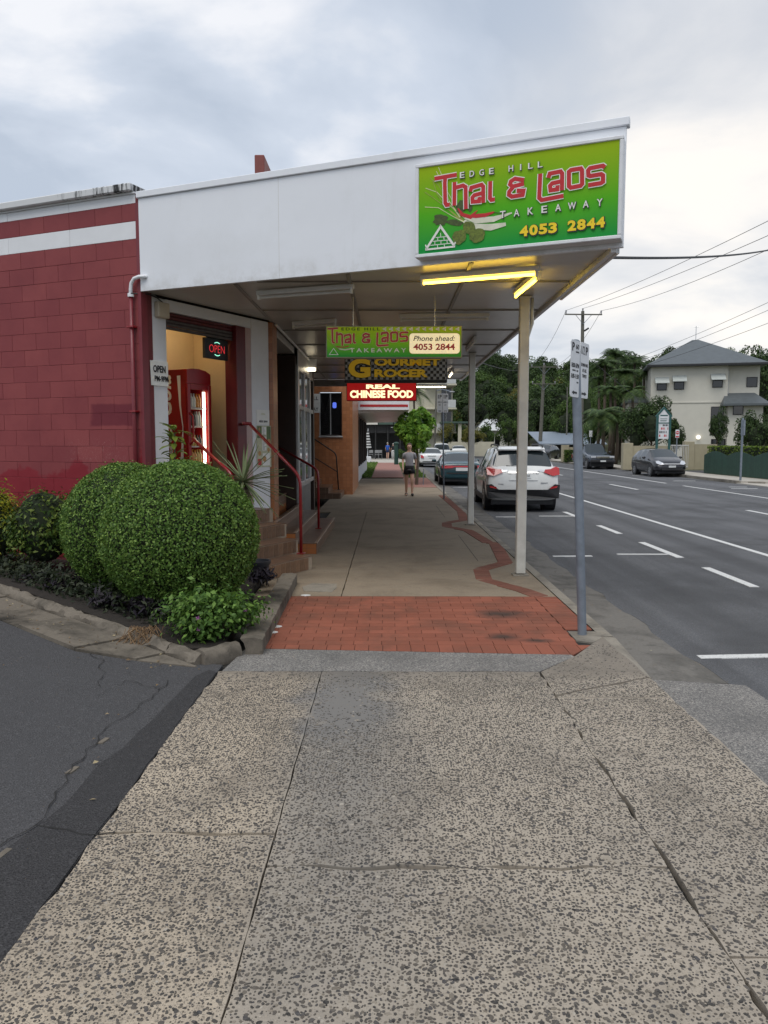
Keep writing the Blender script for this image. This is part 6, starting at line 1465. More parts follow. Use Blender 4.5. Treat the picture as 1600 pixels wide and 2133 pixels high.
obj('awning_roof', MB().add([(-1.6, 29.4, 2.72), (.80, 29.4, 2.86), (.80, 44, 2.80), (-1.6, 44, 2.74), (-1.6, 29.4, 2.92), (.80, 29.4, 3.0), (.80, 44, 3.0), (-1.6, 44, 2.92)], [(0, 3, 2, 1), (4, 5, 6, 7), (0, 1, 5, 4), (1, 2, 6, 5), (2, 3, 7, 6), (3, 0, 4, 7)]), 'soffit_white', ws)
obj('parapet', MB().box(-1.7, -1.24, 29.2, 29.6, 2.95, 3.3), 'stripe_red', ws)
obj('downpipe', MB().tube([(-1.30, 29.12, 2.8), (-1.30, 29.12, .45), (-1.2, 29.1, .28), (-1.16, 29.1, .02)], .05, 8), 'white_paint', ws, True)
# cafe under a dark veranda
cf = thing('cafe', 'cafe with a deep dark veranda and green roof fascia', 'building', (-2.5, 76, 0)); M('green_fascia', (.05, .085, .065), .6, .15, 3); M('cafe_dark', (.02, .02, .02), .7, .2, 4); M('sheet_roof', (.36, .37, .36), .5, .12, 3)
obj('back_wall', MB().box(-9, 2.2, 81, 81.3, 0, 4.2), 'cafe_dark', cf); obj('veranda_roof', MB().box(-9, 2.6, 75.2, 82, 3.55, 3.75), 'cafe_dark', cf); obj('upper_wall', MB().box(-9, 1.6, 79, 79.3, 3.75, 5.2), 'cream_paint', cf)
obj('roof', MB().add([(-9, 74.9, 4.0), (2.8, 74.9, 4.0), (1.7, 79, 4.8), (-9, 79, 4.8), (-9, 74.9, 3.9), (2.8, 74.9, 3.9), (1.7, 79, 4.7), (-9, 79, 4.7)], [(0, 1, 2, 3), (4, 7, 6, 5), (0, 4, 5, 1), (1, 5, 6, 2)]), 'sheet_roof', cf)
for i, x in enumerate((-2.4, -.9, .6, 2.0)): obj('fascia_panel', MB().bbox(x, x+1.42, 74.95, 75.1, 3.35, 3.88, .01), 'green_fascia' if i % 2 else ('cream_paint' if i == 0 else 'green_fascia'), cf)
for x in (-2.3, -1.2, .0, 1.2, 2.2): obj('veranda_post', MB().bbox(x-.06, x+.06, 75.3, 75.42, 0, 3.55, .01), 'cafe_dark', cf)
obj('drop_blind', MB().box(-2.4, 1.6, 75.45, 75.5, 2.55, 3.5), 'cafe_dark', cf); obj('strip_lamp', MB().box(.3, 1.7, 75.2, 75.28, 3.05, 3.13), 'tube_off', cf)
M('steel_chair', (.3, .3, .3), .4, .1, 6, metal=.6)
for k, (x, y) in enumerate(((-1.6, 73.6), (-1.05, 73.2), (-.75, 74.0))):
    t = thing('cafe_chair', 'grey metal chair outside the dark cafe veranda', 'chair', (x, y, .016), 0, 'chairs outside the cafe')
    lobj('seat', MB().bbox(-.2, .2, -.2, .2, .44, .47, .01), 'steel_chair', t); lobj('backrest', MB().bbox(-.2, .2, .18, .21, .6, .88, .01), 'steel_chair', t)
    for sx in (-1, 1):
        for sy in (-1, 1): lobj('leg', MB().cyl((sx*.19, sy*.19, 0), (sx*.17, sy*.17, .45 if sy < 0 else .88), .014, n=6), 'steel_chair', t)
t = thing('closed_parasol', 'closed black and white striped parasol on the grass verge', 'parasol', (-1.65, 62.5, .0)); M('stripe_black', (.02, .02, .02), .8, .1, 6); M('stripe_white', (.62, .62, .6), .8, .1, 6)
obj('pole', MB().cyl((-1.65, 62.5, 0), (-1.60, 62.5, 2.75), .03, n=8), 'frame_white', t)
for i in range(12):
    z0 = 1.2+i*.11; r0 = .30-.018*i; obj('canopy_band', MB().cyl((-1.62, 62.5, z0), (-1.62, 62.5, z0+.11), r0, r0-.018, 12), 'stripe_black' if i % 2 else 'stripe_white', t)
obj('base', MB().bbox(-1.95, -1.35, 62.2, 62.8, 0, .5, .03), 'frame_white', t)
t = thing('green_post', 'dark green steel street post standing at the path edge', 'post', (.62, 57, 0)); M('post_green', (.012, .05, .035), .5, .15, 6)
obj('shaft', MB().cyl((.62, 57, 0), (.62, 57, 1.55), .16, n=12), 'post_green', t); obj('cap', MB().ell((.62, 57, 1.56), (.2, .2, .12)), 'post_green', t, True)
# apartments
apt = thing('apartment_block', 'cream apartment block with stacked balconies beyond the cafe', 'building', (5, 95, 0)); M('apt_wall', (.52, .49, .38), .7, .08, 2); M('balustrade', (.5, .51, .5), .5, .1, 3)
obj('body', MB().box(.6, 6.6, 96, 106, 0, 11.2), 'apt_wall', apt); obj('wing', MB().box(6.6, 8.2, 98, 106, 0, 10.2), 'apt_wall', apt)
for k in range(4):
    z = 2.9*k+.4
    obj('balcony_slab', MB().bbox(4.6, 8.4, 94.6, 98, z+2.35, z+2.55, .02), 'apt_wall', apt); obj('balcony_rail', MB().bbox(6.0, 8.3, 94.6, 94.7, z+2.56, z+3.5, .02), 'balustrade', apt)
    w2 = obj('window', MB().box(6.75, 8.0, 97.93, 97.99, z+.3, z+2.2), 'shop_glass', apt); obj('frame', MB().bbox(7.32, 7.4, 97.88, 97.93, z+.3, z+2.2, .01), 'off_white', w2)
    w2 = obj('window', MB().box(1.5, 3.6, 95.93, 95.99, z+.6, z+2.1), 'shop_glass', apt); obj('frame', MB().bbox(2.5, 2.6, 95.88, 95.93, z+.6, z+2.1, .01), 'off_white', w2)
obj('canopy', MB().box(6.4, 10.4, 92, 96, 3.9, 4.12), 'green_fascia', apt); 
for x in (8.6, 10.1): obj('canopy_post', MB().bbox(x-.2, x+.2, 92.3, 92.7, 0, 3.9, .02), 'apt_wall', apt)
obj('low_wall', MB().box(5.5, 12.5, 91, 91.3, 0, 1.7), 'apt_wall', apt)
t = thing('white_cottage', 'small house with a pale metal gable roof among the trees', 'house', (16, 118, 0)); M('pale_roof', (.62, .64, .66), .4, .06, 3)
obj('wall', MB().box(13.6, 18.4, 116, 124, 0, 3.6), 'off_white', t); obj('roof', MB().add([(13.2, 115.5, 3.4), (18.8, 115.5, 3.4), (18.8, 124.5, 3.4), (13.2, 124.5, 3.4), (14.8, 118, 5.2), (17.2, 118, 5.2)], [(0, 1, 5, 4), (1, 2, 5), (2, 3, 4, 5), (3, 0, 4)]), 'pale_roof', t)
w2 = obj('window', MB().box(15.2, 16.8, 115.9, 115.99, 1.2, 2.6), 'shop_glass', t); obj('frame', MB().bbox(15.95, 16.05, 115.86, 115.9, 1.2, 2.6, .01), 'off_white', w2)
t = thing('car_park_shed', 'low shed with a long blue-grey metal roof beside the leaning pole', 'shed', (19, 84, 0)); M('blue_roof', (.2, .24, .29), .5, .08, 3)
obj('wall', MB().box(17.2, 23.5, 86, 92, 0, 1.6), 'cafe_dark', t); obj('roof', MB().add([(16.6, 84.5, 1.5), (24, 84.5, 1.5), (24, 92, 2.9), (16.6, 92, 2.9), (16.6, 84.5, 1.38), (24, 84.5, 1.38)], [(0, 1, 2, 3), (4, 0, 3), (0, 4, 5, 1)]), 'blue_roof', t)

# ================================================================ OTHER SIDE
hz = thing('cream_house', 'tall cream rendered house with grey hipped roof and window hoods', 'house', (Y(1356, 800, 62).x, 62, 0)); HY = 62.0
def hx(px): return Y(px, 800, HY).x
def hzz(py): return Y(1450, py, HY).z
M('render_cream', (.58, .56, .49), .75, .035, 2, .04, 12); M('roof_grey', (.085, .098, .105), .5, .12, 3); M('eave_white', (.55, .55, .53), .5, .05, 4); M('hood', (.42, .45, .43), .5, .08, 4)
X0, X1, XM = hx(1356), hx(1567), hx(1505); ZE, ZF = hzz(762), hzz(840)
obj('wall', MB().box(X0, XM, HY, HY+9, -.3, ZE), 'render_cream', hz); obj('wall', MB().box(XM, X1, HY+.5, HY+9, ZF-.2, ZE), 'render_cream', hz); obj('lower_wall', MB().box(XM-.01, hx(1570), HY-.6, HY+8.9, -.3, ZF-.25), 'render_cream', hz)
def hip(x0, x1, y0, y1, z0, z1, rx0, rx1, ry, mat, parent, th=.16):
    o = obj('roof', MB().add([(x0, y0, z0), (x1, y0, z0), (x1, y1, z0), (x0, y1, z0), (rx0, ry, z1), (rx1, ry, z1), (x0, y0, z0-th), (x1, y0, z0-th), (x1, y1, z0-th), (x0, y1, z0-th)], [(0, 1, 5, 4), (1, 2, 5), (2, 3, 4, 5), (3, 0, 4), (6, 7, 1, 0), (7, 8, 2, 1), (8, 9, 3, 2), (9, 6, 0, 3), (6, 9, 8, 7)]), mat, parent)
    return o
rf = hip(hx(1346), hx(1577), HY-.55, HY+9.6, ZE+.05, hzz(716)+.75, hx(1449), hx(1462), HY+4.5, 'roof_grey', hz)
obj('gutter', MB().bbox(hx(1346), hx(1577), HY-.66, HY-.56, ZE-.14, ZE+.03, .02), 'trim_black', rf); obj('antenna', MB().tube([(hx(1456), HY+4.5, hzz(716)+.6), (hx(1456), HY+4.5, hzz(690)+.9)], .025, 6), 'alloy', rf); obj('antenna_bar', MB().cyl((hx(1450), HY+4.5, hzz(692)+.9), (hx(1462), HY+4.5, hzz(692)+.9), .018, n=5), 'alloy', rf)
hip(hx(1492), hx(1580), HY-1.3, HY+4, ZF-.15, hzz(806), hx(1508), hx(1545), HY+1.6, 'roof_grey', hz)
obj('string_course', MB().bbox(X0-.03, XM+.02, HY-.05, HY-.002, hzz(839)-.06, hzz(839)+.06, .01), 'render_cream', hz)
for px0, px1, py0, py1, hood in ((1369, 1386, 799, 812, 1), (1403, 1420, 796, 811, 1), (1477, 1494, 794, 808, 1), (1538, 1556, 791, 808, 0), (1520, 1537, 848, 864, 0), (1474, 1496, 850, 905, 0), (1474, 1510, 916, 935, 0)):
    yf = HY if px0 < 1500 else (HY+.5 if py0 < 840 else HY-.6)
    wx0, wx1, wz0, wz1 = Y(px0, py0, yf).x, Y(px1, py0, yf).x, Y(px0, py1, yf).z, Y(px0, py0, yf).z
    w2 = obj('window', MB().box(wx0, wx1, yf-.02, yf-.003, wz0, wz1), 'shop_glass', hz)
    for a in ((wx0-.05, wx1+.05, wz1, wz1+.06), (wx0-.05, wx1+.05, wz0-.06, wz0), (wx0-.05, wx0, wz0, wz1), (wx1, wx1+.05, wz0, wz1)): obj('frame', MB().box(a[0], a[1], yf-.045, yf-.021, a[2], a[3]), 'trim_black', w2)
    if hood:
        hp = MB().add([(wx0-.2, yf-.003, wz1+.48), (wx1+.2, yf-.003, wz1+.48), (wx1+.2, yf-.6, wz1+.02), (wx0-.2, yf-.6, wz1+.02), (wx0-.2, yf-.6, wz1-.03), (wx1+.2, yf-.6, wz1-.03), (wx0-.2, yf-.003, wz1+.3), (wx1+.2, yf-.003, wz1+.3)], [(0, 3, 2, 1), (3, 4, 5, 2), (0, 6, 4, 3), (1, 2, 5, 7), (6, 7, 5, 4)])
        obj('window_hood', hp, 'hood', w2)
obj('downpipe', MB().cyl((XM+.1, HY+.44, ZF), (XM+.1, HY+.44, hzz(775)), .05, n=6), 'eave_white', hz); obj('wall_lamp', MB().ell((hx(1452), HY-.12, hzz(911)), (.16, .14, .16)), EM('globe', (1, .93, .8), 1.2), hz, True)
# left part of the house roof behind trees
hx_w = hx(1318)
hip(hx(1306), hx(1356), HY+1.5, HY+7, hzz(832), hzz(820), hx(1322), hx(1345), HY+4, 'roof_grey', hz); obj('wing_wall', MB().box(hx(1316), X0, HY+2, HY+6.5, -.3, hzz(834)), 'render_cream', hz)
hz.rotation_euler = (0, 0, R(-14))
# garden walls
def garden_wall(label, x0, x1, y, z1, pillars):
    t = thing('garden_wall', label, 'wall', ((x0+x1)/2, y, 0)); M('khaki_wall', (.36, .32, .22), .8, .07, 3)
    obj('panel', MB().box(x0, x1, y, y+.2, -.05, z1-.12), 'khaki_wall', t)
    for p in pillars: obj('pillar', MB().bbox(p-.3, p+.3, y-.1, y+.35, -.05, z1+.05, .02), 'khaki_wall', t)
    return t
yw = 47.5
garden_wall('khaki garden wall with pillars behind the noticeboard', Y(1304, 930, yw).x, Y(1398, 930, yw).x, yw, 1.55, [Y(1308, 930, yw).x])
garden_wall('khaki garden wall by the side drive under the cream house', Y(1436, 930, yw).x, Y(1500, 930, yw).x, yw+.4, 1.65, [Y(1441, 930, yw).x])
yw = 66; garden_wall('low khaki wall corner with a clipped hedge near the blue pickup', Y(1176, 930, yw).x, Y(1246, 930, yw).x, yw, 1.35, [Y(1178, 930, yw).x])
t = thing('metal_gate', 'white barred metal gate between the khaki wall pillars', 'gate', (20.5, 48, 0)); g0, g1 = Y(1398, 930, 47.8).x, Y(1434, 930, 47.8).x
for k in range(12): x = g0+(g1-g0)*k/11; obj('bar', MB().cyl((x, 47.8, .05), (x, 47.8, 1.5), .018, n=6), 'eave_white', t)
for z in (.1, 1.42): obj('rail', MB().bbox(g0, g1, 47.77, 47.83, z, z+.05, .01), 'eave_white', t)
# green scalloped paling fence
fn_ = thing('paling_fence', 'dark green scalloped paling fence topped by a clipped hedge', 'fence', (17, 36, 0)); M('fence_green', (.014, .05, .034), .6, .15, 8, rnd=.12)
fa, fb = G(1466, 986), G(1640, 1003); L = (fb-fa).length; n = 78; fd = (fb-fa)/L; fang = math.atan2(fd.y, fd.x)
for i in range(n):
    u = (i+.5)/n; ph = (u*3.1) % 1; h_ = .98+.22*(1-(2*abs(ph-.5))**1.5)
    me_ = MB().bbox(-L/n*.46, L/n*.46, -.012, .012, .03, h_, .006); p_ = fa+fd*(L*u); o = obj('paling', xf(me_, (p_.x, p_.y), fang), 'fence_green', fn_)
for z in (.25, .75): obj('rail', xf(MB().bbox(0, L, .014, .06, z, z+.07, .005), (fa.x, fa.y), fang), 'fence_green', fn_)
# noticeboard
nb = thing('church_noticeboard', 'gabled white noticeboard with dark green posts behind the hatchback', 'sign'); yN = 46.0
n0, n1 = Y(1369, 900, yN).x, Y(1395, 900, yN).x; wN = n1-n0; M('board_green', (.02, .09, .085), .5, .1, 6); zt = Y(1382, 866, yN).z; zp = Y(1382, 850, yN).z; zm = Y(1382, 880, yN).z; zb = Y(1382, 914, yN).z
for x in (.0, wN): lobj('post', MB().bbox(x-.06, x+.06, -.05, .09, 0, zt, .01), 'board_green', nb)
lobj('gable_panel', MB().xz([(.06, zm), (wN-.06, zm), (wN-.06, zt), (wN/2, zp-.06), (.06, zt)], 0, .04), 'sign_sheet', nb)
lobj('gable_trim', MB().ribbon([(-.1, zt-.06), (wN/2, zp+.02), (wN+.1, zt-.06)], .09, -.03, .07), 'board_green', nb); lobj('mid_rail', MB().bbox(.06, wN-.06, -.02, .05, zm-.07, zm, .01), 'board_green', nb)
lobj('message_panel', MB().bbox(.06, wN-.06, .0, .04, zb, zm-.07, .01), 'sign_sheet', nb); lobj('panel_frame', MB().ribbon([(.08, zb+.02), (wN-.08, zb+.02), (wN-.08, zm-.09), (.08, zm-.09)], .04, -.012, 0, closed=True), 'frame_white', nb)
rg = random.Random(5)
for k, (z, h_) in enumerate(((zt-.02, .07), (zt-.2, .035), (zt-.32, .045))): lobj('print_line', MB().box(.16, wN-.14-.03*k, -.004, 0, z, z+h_), 'board_green', nb)
for r_ in range(4):
    for q in range(6):
        if rg.random() < .75: lobj('board_letter', MB().box(.13+q*.095, .13+q*.095+rg.uniform(.03, .07), -.004, 0, zb+.12+r_*.21, zb+.25+r_*.21), 'ink' if r_ % 2 else 'sign_red', nb)
nb.location = (n0, yN, 0)
t = thing('no_entry_sign', 'small red and white no entry plate on a grey pole by the gate', 'sign', (Y(1411, 930, 44).x, 44, 0)); xx = Y(1411, 900, 44).x; z0, z1 = Y(1411, 912, 44).z, Y(1411, 895, 44).z
obj('pole', MB().cyl((xx, 44.02, 0), (xx, 44.02, z1), .03, n=8), 'galv', t); obj('plate', MB().xz(rrect(xx-.11, xx+.11, z0, z1, .03), 43.97, 43.98), 'sign_sheet', t); obj('red_disc', MB().xz([(xx+.095*math.cos(2*math.pi*k/16), (z0+z1)/2+.06+.095*math.sin(2*math.pi*k/16)) for k in range(16)], 43.962, 43.969), 'sign_red', t); obj('red_bar', MB().box(xx-.09, xx+.09, 43.962, 43.969, z0+.03, z0+.1), 'sign_red', t); obj('white_bar', MB().box(xx-.07, xx+.07, 43.958, 43.961, (z0+z1)/2+.04, (z0+z1)/2+.08), 'sign_sheet', t)
bp = Y(1525, 1003, 33.4); t = thing('street_pole', 'plain grey sign pole seen edge-on beside the green fence', 'sign', (15.3, 33.4, 0)); obj('pole', MB().cyl((15.3, 33.4, -.02), (15.3, 33.4, 2.7), .045, n=10), 'galv', t); obj('plate', MB().bbox(15.27, 15.33, 33.2, 33.5, 1.95, 2.6, .004), 'galv', t)
t = thing('street_pole', 'thin pole with a small white plate near the blue pickup', 'sign', (Y(1230, 940, 62).x, 62, 0)); xx = Y(1230, 920, 62).x; obj('pole', MB().cyl((xx, 62, 0), (xx, 62, Y(1230, 898, 62).z), .035, n=8), 'galv', t); obj('plate', MB().bbox(xx-.13, xx+.13, 61.94, 61.96, Y(1230, 910, 62).z, Y(1230, 897, 62).z, .004), 'sign_sheet', t)
# ================================================================ POLES AND WIRES
M('timber_pole', (.12, .115, .095), .85, .25, 6, .3, 30); M('cable_black', (.02, .02, .022), .6, .1, 6); M('insulator', (.3, .3, .32), .3, .1, 6)
def pole(label, pb_, pt_, r, arms, name='power_pole'):
    t = thing(name, label, 'pole', pb_); obj('shaft', MB().cyl(pb_, pt_, r, r*.72, 12), 'timber_pole', t, True, 60)
    ends = []
    for z, half, dy, ang in arms:
        u = (z-pb_[2])/(pt_[2]-pb_[2]); c_ = Vector(pb_)+(Vector(pt_)-Vector(pb_))*u; d = Vector((math.cos(ang), math.sin(ang), 0)); n_ = Vector((-d.y, d.x, 0))
        a, b_ = c_-d*half-n_*(r+.05), c_+d*half-n_*(r+.05)
        arm = obj('cross_arm', MB().tube([a, b_], .065, 4), 'timber_pole', t)
        for q in (-.95, 0, .95):
            p_ = c_+d*half*q-n_*(r+.05)*(1 if q else 0); ip = p_+Vector((0, 0, .30 if q else (pt_[2]-c_.z)+.2)); obj('insulator', MB().cyl(p_+Vector((0, 0, .05 if q else pt_[2]-c_.z)), ip, .045, .07, 8), 'insulator', arm); ends.append(ip)
        for q in (-.45, .45): obj('brace', MB().cyl(c_+d*half*q-n_*(r+.05), c_-Vector((0, 0, half*.5))-n_*r, .02, n=5), 'galv', arm)
    return t, ends
PA = Y(1211, 940, 61); ptp = Y(1214, 648, 61)
pA, eA = pole('tall timber power pole rising behind the leaning parking sign', (PA.x, 61, 0), (ptp.x, 61, ptp.z), .17, [(Y(1214, 656, 61).z, Y(1253, 656, 61).x-Y(1214, 656, 61).x, 0, R(3))])
obj('fuse_box', MB().cyl((ptp.x+.12, 60.9, Y(1220, 690, 61).z), (ptp.x+.45, 60.8, Y(1220, 684, 61).z), .07, n=8), 'trim_black', pA)
b2 = Y(1124, 945, 86); t2 = Y(1134, 760, 86); pB, eB = pole('leaning timber power pole in front of the forested hill', (b2.x, 86, 0), (t2.x, 86, t2.z), .22, [(Y(1134, 765, 86).z, Y(1162, 765, 86).x-t2.x, 0, 0), (Y(1134, 800, 86).z, 1.3, 0, 0)])
b3 = Y(1180, 940, 90); t3 = Y(1182, 806, 90); pole('thin steel light pole between the two power poles', (b3.x, 90, 0), (t3.x, 90, t3.z), .1, [], 'light_pole')
b4 = Y(905, 945, 80); t4 = Y(909, 812, 80); pC, _ = pole('dark street light pole beside the apartment block', (b4.x, 80, 0), (t4.x, 80, t4.z), .12, [], 'light_pole')
obj('lamp_arm', MB().tube([(t4.x, 80, t4.z-.1), (t4.x+.6, 79.9, t4.z+.05), (t4.x+1.5, 79.8, t4.z-.2)], .05, 6), 'galv', pC); obj('lamp_head', MB().ell((t4.x+1.6, 79.8, t4.z-.22), (.3, .12, .07)), 'insulator', pC, True)
b5 = Y(948, 945, 110); t5 = Y(950, 826, 110); 
def wire(label, a, b_, sag, r=.012, name='power_line', n=24):
    a, b_ = Vector(a), Vector(b_); P_ = [a+(b_-a)*(i/n)-Vector((0, 0, sag*4*(i/n)*(1-i/n))) for i in range(n+1)]
    tag(obj(name, MB().tube(P_, r, 5), 'cable_black'), label, 'cable')
near = lambda px, py, y: Y(px, py, y)
wire('upper overhead wire running from the tall pole above the house', eA[0], near(1680, 420, 26), .25); wire('middle overhead wire running from the tall pole top toward the street', eA[1], near(1680, 455, 26), .2, .012); wire('lower overhead wire from the right end of the tall pole cross arm', eA[2], near(1690, 478, 27), .35)
wire('thick black service cable reaching the awning corner', (2.07, 7.75, 3.46), near(1640, 512, 20), .10, .016)
for k, (py0, py1) in enumerate(((758, 642), (765, 660), (776, 690))):
    wire(('highest', 'middle', 'lowest')[k]+' of three wires sloping up past the grey house roof', near(1290, py0, 70), near(1660, py1-40, 38), .2, .012)
for k in range(2): wire(('left', 'right')[k]+' overhead wire strung between the two timber poles', eA[k*2], eB[k*2], .7, .014)
wire('low wire sloping from the tall pole down to the garden trees', near(1216, 735, 61), near(1395, 880, 50), .15, .014)
wire('sagging wire leaving the awning roof toward the leaning pole', near(1000, 755, 17), eB[0], .4, .01)
wire('low cable from the leaning pole toward the light pole', Y(1134, 800, 86), Y(1182, 830, 90), .2, .016)
# ================================================================ TREES AND HILL
foliage('tree_dark', (.014, .03, .009), (.034, .062, .017), (.065, .105, .03), .18, .6); foliage('tree_mid', (.03, .06, .014), (.065, .12, .028), (.12, .18, .045), .25, .6); foliage('tree_bright', (.06, .14, .018), (.14, .29, .035), (.26, .42, .06), .35, .5); foliage('tree_yellow', (.06, .07, .012), (.13, .13, .025), (.2, .17, .04), .2, .6); foliage('palm_leaf', (.02, .045, .012), (.05, .09, .025), (.1, .14, .045), .2, .5); foliage('grass_blade', (.04, .08, .012), (.08, .15, .022), (.14, .2, .04), .2, .7); foliage('hedge_bright', (.05, .09, .012), (.10, .16, .02), (.18, .24, .03), .25)
def crown_mesh(seed, n, leaf, lobes=26, flat=1., asp=.6):
    rg = np.random.default_rng(seed); c = sph(lobes, rg)*rg.uniform(.35, .82, (lobes, 1)); c[:, 2] = c[:, 2]*.9; rad = rg.uniform(.20, .36, lobes)
    i = rg.integers(0, lobes, n); d = sph(n, rg); d[:, 2] = np.abs(d[:, 2])*np.where(rg.random(n) < .75, 1, -1)
    P_ = c[i]+d*(rad[i]*rg.uniform(.6, 1.05, n)**.5)[:, None]; P_[:, 2] *= flat
    return leaf_mesh('crown', P_, d+np.array([0, 0, .35]), leaf, asp, seed, .5)
def trunk_mesh(seed, h, r, spread=.35):
    rr_ = random.Random(seed); mb = MB().tube([(0, 0, 0), (rr_.uniform(-.05, .05)*h, rr_.uniform(-.05, .05)*h, h*.5), (0, 0, h)], [r, r*.8, r*.6], 8)
    for k in range(6):
        a = 2*math.pi*k/6+rr_.uniform(-.4, .4); z0 = h*rr_.uniform(.6, 1.0); L = spread*rr_.uniform(.7, 1.2)
        mb.tube([(0, 0, z0), (math.cos(a)*L*.5, math.sin(a)*L*.5, z0+L*.5), (math.cos(a)*L, math.sin(a)*L, z0+L*.9)], [r*.5, r*.35, r*.12], 6)
    return mb.mesh('trunk')
CM = [crown_mesh(s, 5200, .085) for s in (1, 2, 3, 4)]
for k_, me in enumerate(CM): me.name = 'crown'
def tree(label, x, y, z0, ht, rad, mat, kind=0, group=None, trunk_h=.35, squash=1., leafy=None, name='tree', solid=True):
    t = thing(name, label, 'tree', (x, y, z0), 0, group); rr_ = random.Random(int(x*37+y*11)); th = ht*trunk_h; cz = th+(ht-th)*.5
    me = leafy or CM[kind % 4]
    key = 'crown_%s_%s' % (me.name, mat)
    if key not in MATS:
        m2 = me.copy(); m2.materials.clear(); m2.materials.append(MATS[mat]); MATS[key] = m2
    o = link(bpy.data.objects.new('crown', MATS[key])); o.parent = t; o.location = (0, 0, cz); o.scale = (rad, rad, (ht-th)*.56*squash); o.rotation_euler = (0, 0, rr_.uniform(0, 6.28))
    tr = link(bpy.data.objects.new('trunk', trunk_mesh(int(x*7+y), th+(ht-th)*.25, max(.05, ht*.022), rad*.6))); tr.data.materials.append(MATS['bark']); tr.parent = t
    if solid:
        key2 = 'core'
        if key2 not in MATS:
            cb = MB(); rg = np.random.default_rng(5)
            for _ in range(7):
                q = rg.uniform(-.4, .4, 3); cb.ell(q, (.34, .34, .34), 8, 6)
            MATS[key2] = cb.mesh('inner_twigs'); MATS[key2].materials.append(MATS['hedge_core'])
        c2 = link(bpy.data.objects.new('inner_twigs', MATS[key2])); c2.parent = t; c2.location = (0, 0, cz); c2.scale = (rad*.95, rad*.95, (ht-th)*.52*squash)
    return t
# the hill
nx_, ny_ = 48, 30; mb = MB(); vs = []
hill_z = lambda x, y: -.3+26*(lambda u: u*u*(3-2*u))(min(1, max(0, (y-98)/170)))*(.75+.25*math.sin(x*.045+1))*(1 if x > 8 else max(.15, 1-(8-x)/60))+(6.0*(lambda u: u*u*(3-2*u))(min(1, max(0, (x-34)/40))) if y > 70 else 0)
for j in range(ny_):
    for i in range(nx_): x = -90+i*6.2; y = 64+j*9; vs.append((x, y, hill_z(x, y)))
tag(obj('hill', mb.add(vs, [(j*nx_+i, j*nx_+i+1, (j+1)*nx_+i+1, (j+1)*nx_+i) for j in range(ny_-1) for i in range(nx_-1)]), 'ground_mat', None, True), kind='structure')
rg = random.Random(12); LB = ['dense dark rainforest tree on the hill behind the street', 'mid green rainforest tree on the hill behind the street', 'yellowish green tree among the darker hill trees']
cnt = 0
for row, y in enumerate((104, 116, 128, 142, 158, 176, 198)):
    x = 2+row*1.5+rg.uniform(-2, 2)
    while x < 62+row*9:
        xx, yy_ = x+rg.uniform(-1.2, 1.2), y+rg.uniform(-4, 4); k = rg.choice((0, 0, 1, 1, 1, 2)) if row < 5 else rg.choice((0, 0, 1))
        if not (11 < xx < 20 and yy_ < 126):
            tree(LB[k], xx, yy_, hill_z(xx, yy_)-.2, rg.uniform(6.5, 9.5)*(1+.05*row), rg.uniform(2.9, 4.2)*(1+.05*row), ('tree_dark', 'tree_mid', 'tree_yellow')[k], rg.randint(0, 3), 'trees on the forested hill', .2); cnt += 1
        x += rg.uniform(4.2, 6.0)
# a few emergent crowns on the left skyline
for px, py, y, wh in ((1105, 800, 112, 'just beside the leaning pole'), (1160, 790, 118, 'between the leaning pole and the thin light pole'), (1060, 820, 108, 'straight above the white SUV'), (985, 812, 120, 'behind the second awning post'), (960, 800, 128, 'above the flat canopy of the apartments')):
    p_ = Y(px, py, y); tree('taller dark hill tree '+wh, p_.x, y, hill_z(p_.x, y)-.2, p_.z-hill_z(p_.x, y), 3.6, 'tree_dark', 1, 'emergent hill trees', .35)
# trees round the house
def at(px, py_top, y, label, rad_px, mat, kind=0, z0=0., group=None, trunk_h=.3, squash=1., **k):
    p_ = Y(px, py_top, y); return tree(label, p_.x, y, z0, p_.z-z0, rad_px*y/F, mat, kind, group, trunk_h, squash, **k)
at(1362, 822, 52, 'broad dark rounded tree rising behind the noticeboard', 52, 'tree_dark', 1, trunk_h=.25); at(1326, 836, 53, 'dark rounded tree left of the noticeboard tree', 44, 'tree_dark', 2, trunk_h=.2); at(1408, 868, 51, 'smaller dark tree touching the cream house wall', 26, 'tree_dark', 3, trunk_h=.25)
at(1497, 846, 50, 'small open tree with thin branches against the cream house', 24, 'tree_dark', 0, trunk_h=.35, solid=False); at(1572, 850, 46, 'dense dark tree above the green fence', 40, 'tree_dark', 2, trunk_h=.2); at(1620, 858, 47, 'dark tree beyond the end of the green fence', 36, 'tree_dark', 1, trunk_h=.2)
for px, py, r_, wh in ((1548, 722, 40, 'tall dark tree touching the eave of the cream house roof'), (1590, 712, 46, 'tallest dark spreading tree behind the cream house'), (1640, 725, 50, 'tall dark tree farthest from the cream house roof'), (1600, 790, 44, 'lower dark tree beside the cream house lean-to roof'), (1535, 800, 30, 'small dark tree close behind the cream house wall')): at(px, py, 82, wh, r_, 'tree_dark', int(px) % 4, hill_z(35, 82), 'tall trees behind the cream house', .3)
for px, py, r_ in ((1300, 760, 38), (1338, 768, 30), (1262, 800, 36), (1235, 850, 30), (1290, 850, 34)): at(px, py, 72, 'leafy garden tree standing behind the khaki walls', r_, 'tree_mid', int(px) % 4, 0, 'garden trees behind the khaki walls', .2)
for px, py, r_, wh in ((1215, 790, 34, 'taller garden tree behind the timber pole by the light pole'), (1175, 830, 32, 'mid-height garden tree directly behind the thin light pole'), (1205, 870, 26, 'lowest garden tree between timber pole and light pole')): at(px, py, 92, wh, r_, 'tree_mid', int(px) % 4, 0, 'garden trees by the light pole', .2)
